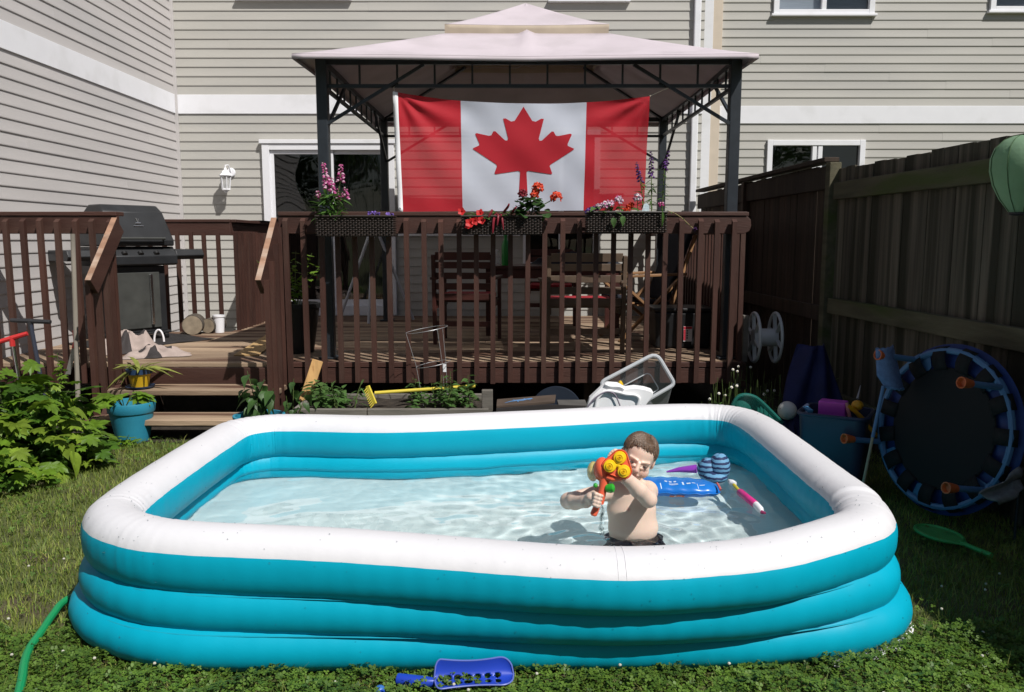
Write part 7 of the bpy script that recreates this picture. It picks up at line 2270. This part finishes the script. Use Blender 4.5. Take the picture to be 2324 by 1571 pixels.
# ============================================================ FLOATING TOYS
def wk(zx, zy): return (1433.7 + zx * 0.15618, 998.1 + zy * 0.15618)
VBL = M('float_blue_vinyl', (0.012, 0.16, 0.55), 0.28, 0.05, 6, spec=0.5); VBD = M('float_print_white', (0.6, 0.72, 0.85), 0.4); VBO = M('float_print_orange', (0.55, 0.13, 0.05), 0.4)
Yb = 4.02
fb = root('swim_float', 'blue inflatable swim float drifting behind the child', 'float', (pY(1560, 1095, Yb).x, Yb, WATER_Z))
A_, B2 = pY(1432, 1090, Yb + 0.03), pY(1634, 1092, Yb - 0.02)
def flo(u, v, g=1.0):
    t = u; a = v * 2 * math.pi
    env = (max(0.0, 1 - abs(2 * t - 1) ** 5)) ** 0.5
    env *= 1 - 0.25 * max(0, t - 0.6)
    c = A_.lerp(B2, t)
    hgt = 0.040 * env * g; dep = 0.10 * env * g
    return Vector((c.x, c.y + dep * math.cos(a), WATER_Z + 0.022 + 0.010 * env + hgt * math.copysign(abs(math.sin(a)) ** 0.85, math.sin(a)) + 0.002 * math.sin(t * 40) * env))
MB().grid(lambda u, v: flo(u, v), 40, 28, cv=True).build('chamber', VBL, fb, 80)
MB().grid(lambda u, v: flo(0.02 + 0.96 * u, 0.5 + 0.0 * v, 1.0) + Vector((0, -0.012 * v, 0)), 40, 2).build('weld_seam', VBL, fb, 80, thick=0.002)
def patch(u0, u1, v0, v1, mt, nm):
    MB().grid(lambda u, v: flo(u0 + (u1 - u0) * u, v0 + (v1 - v0) * v, 1.018), 6, 6).build(nm, mt, fb, 80, fix=False)
for (u0, u1, v0, v1) in ((0.36, 0.39, .30, .32), (0.41, 0.44, .30, .32), (0.46, 0.49, .30, .32), (0.55, 0.57, .31, .36), (0.60, 0.645, .32, .34), (0.66, 0.70, .32, .33), (0.715, 0.72, .33, .42), (0.74, 0.80, .345, .355), (0.30, 0.31, .34, .44), (0.40, 0.50, .345, .352), (0.40, 0.50, .36, .367)):
    patch(u0, u1, v0, v1, VBD, 'printed_mark')
patch(0.40, 0.56, .55, .62, VBO, 'printed_patch'); patch(0.45, 0.47, .55, .58, VBD, 'printed_mark'); patch(0.51, 0.53, .56, .60, VBD, 'printed_mark')
MB().tube([pY(*wk(1235, 630), Yb - 0.05), pY(*wk(1265, 680), Yb - 0.08), pY(*wk(1285, 725), Yb - 0.10)], [0.005, 0.006, 0.007], 8).build('valve_tab', M('valve_pink', (0.5, 0.12, 0.12), 0.4), fb)
PURP = M('purple_vinyl', (0.28, 0.05, 0.45), 0.3, 0.1)
pf = root('swim_float', 'purple pointed float behind the blue one', 'float', tuple(pY(1555, 1068, 4.2)))
MB().tube([pY(1512, 1071, 4.38), pY(1540, 1066, 4.36), pY(1580, 1064, 4.33)], [0.006, 0.02, 0.034], 12, flat=0.7).build('chamber', PURP, pf)
STRP = bpy.data.materials.new('striped_fabric'); STRP.use_nodes = True
nt = STRP.node_tree; N, L = nt.nodes, nt.links; b = N['Principled BSDF']; b.inputs['Roughness'].default_value = 0.7
geo = N.new('ShaderNodeNewGeometry'); wv = N.new('ShaderNodeTexWave'); wv.bands_direction = 'Z'; wv.inputs['Scale'].default_value = 13; wv.inputs['Distortion'].default_value = 1.6; wv.inputs['Detail'].default_value = 1; wv.inputs['Detail Scale'].default_value = 3
L.new(geo.outputs['Position'], wv.inputs['Vector'])
cr = N.new('ShaderNodeValToRGB'); cr.color_ramp.interpolation = 'CONSTANT'; cr.color_ramp.elements[0].color = (0.01, 0.025, 0.09, 1); cr.color_ramp.elements[1].position = 0.42; cr.color_ramp.elements[1].color = (0.12, 0.30, 0.48, 1)
L.new(wv.outputs['Fac'], cr.inputs[0]); L.new(cr.outputs[0], b.inputs['Base Color'])
hat = root('swim_hat', 'blue wavy striped fabric swim hat floating in the pool corner', 'hat', tuple(pY(1620, 1085, 4.12)))
Yh = 4.20
def lobe(c, rx, ry, rz, seed, nm):
    MB().grid(lambda u, v: (lambda a, e: (c.x + rx * math.cos(a) * math.cos(e) * (1 + .06 * math.sin(5 * a + seed)), c.y + ry * math.sin(a) * math.cos(e), c.z + rz * math.sin(e) * (1 + .05 * math.sin(3 * a + seed))))(6.2832 * u, -1.2 + 2.75 * v), 32, 16, cu=True).build(nm, STRP, hat, 80)
lobe(pY(1632, 1061, Yh), 0.056, 0.058, 0.074, 1, 'crown')
lobe(pY(1606, 1066, Yh + 0.02), 0.058, 0.06, 0.062, 2, 'brim')
lobe(pY(1622, 1082, Yh - 0.02), 0.062, 0.06, 0.032, 3, 'lining')
# pink pump squirter
def pw(zx, zy, z=WATER_Z + 0.012): return pz(*wk(zx, zy), z)
sq = root('water_squirter', 'pink and yellow pump squirter floating by the pool wall', 'toy', tuple(pw(1680, 850)))
MB().tube([pw(1410, 600), pw(1450, 625), pw(1500, 640)], [0.010, 0.017, 0.012], 12).build('pull_knob', WHT, sq)
MB().tube([pw(1480, 655), pw(1570, 755)], 0.0085, 10).build('rod', M('squirter_yellow', (0.65, 0.5, 0.02), 0.4), sq)
MB().tube([pw(1562, 755), pw(1572, 765), pw(1790, 940), pw(1800, 950)], [0.015, 0.019, 0.019, 0.015], 16).build('barrel', M('squirter_pink', (0.62, 0.03, 0.22), 0.35, spec=.5), sq)
MB().tube([pw(1800, 945), pw(1860, 1010), pw(1885, 1050)], [0.017, 0.017, 0.010], 14).build('nose', WHT, sq)
MB().tube([pw(1880, 1050), pw(1935, 1068)], [0.009, 0.006], 10).build('tip', M('squirter_plum', (0.25, 0.03, 0.10), 0.4), sq)
# ============================================================ TREES BEHIND THE CAMERA (seen in the windows)
def tree(label, x, yv, h, rad, seed):
    r = np.random.default_rng(seed)
    t = root('tree', label, 'tree', (x, yv, 0))
    MB().tube([(x, yv, 0), (x + 0.1, yv, h * 0.3), (x - 0.1, yv + 0.1, h * 0.6), (x, yv, h * 0.85)], [0.22, 0.17, 0.11, 0.03], 10).build('trunk', BARK, t)
    br = MB()
    for k in range(9):
        a = k * 2.4; z = h * (0.3 + 0.06 * k)
        br.tube([(x, yv, z), (x + rad * .45 * math.cos(a), yv + rad * .45 * math.sin(a), z + 0.6), (x + rad * .8 * math.cos(a), yv + rad * .8 * math.sin(a), z + 0.9)], [0.07, 0.045, 0.015], 6)
    bo = br.build('limbs', BARK, t); bo['kind'] = 'stuff'
    n = 7000
    cl = r.normal(0, 1, (60, 3)); cl /= np.linalg.norm(cl, axis=1)[:, None]; cl *= r.uniform(0.35, 1.0, (60, 1)) ** 0.5
    c = cl[r.integers(0, 60, n)] * np.array([rad, rad, h * 0.36]) + r.normal(0, 0.28, (n, 3)) + np.array([x, yv, h * 0.62])
    s = r.uniform(0.06, 0.13, n)
    u = r.normal(0, 1, (n, 3)); u /= np.linalg.norm(u, axis=1)[:, None]
    w = np.cross(u, r.normal(0, 1, (n, 3))); w /= np.linalg.norm(w, axis=1)[:, None]
    V = np.stack([c - u * s[:, None], c + w * s[:, None] * .5, c + u * s[:, None], c - w * s[:, None] * .5], 1).reshape(-1, 3)
    F = np.arange(n * 4).reshape(n, 4)
    o = put(bpy.data.objects.new('crown', fast_mesh('crown', V, F, LF_BUSH2)), t)
for i, (x, yv, h, rad) in enumerate(((-8.5, -7, 8, 2.6), (-4.0, -10, 9, 3.0), (0.8, -11.5, 8.5, 2.8), (5.2, -12, 9, 3.0), (9.8, -11, 8, 2.8))):
    tree(('leftmost', 'second', 'middle', 'fourth', 'rightmost')[i] + ' leafy tree of the row reflected in the house windows', x, yv, h, rad, 60 + i)
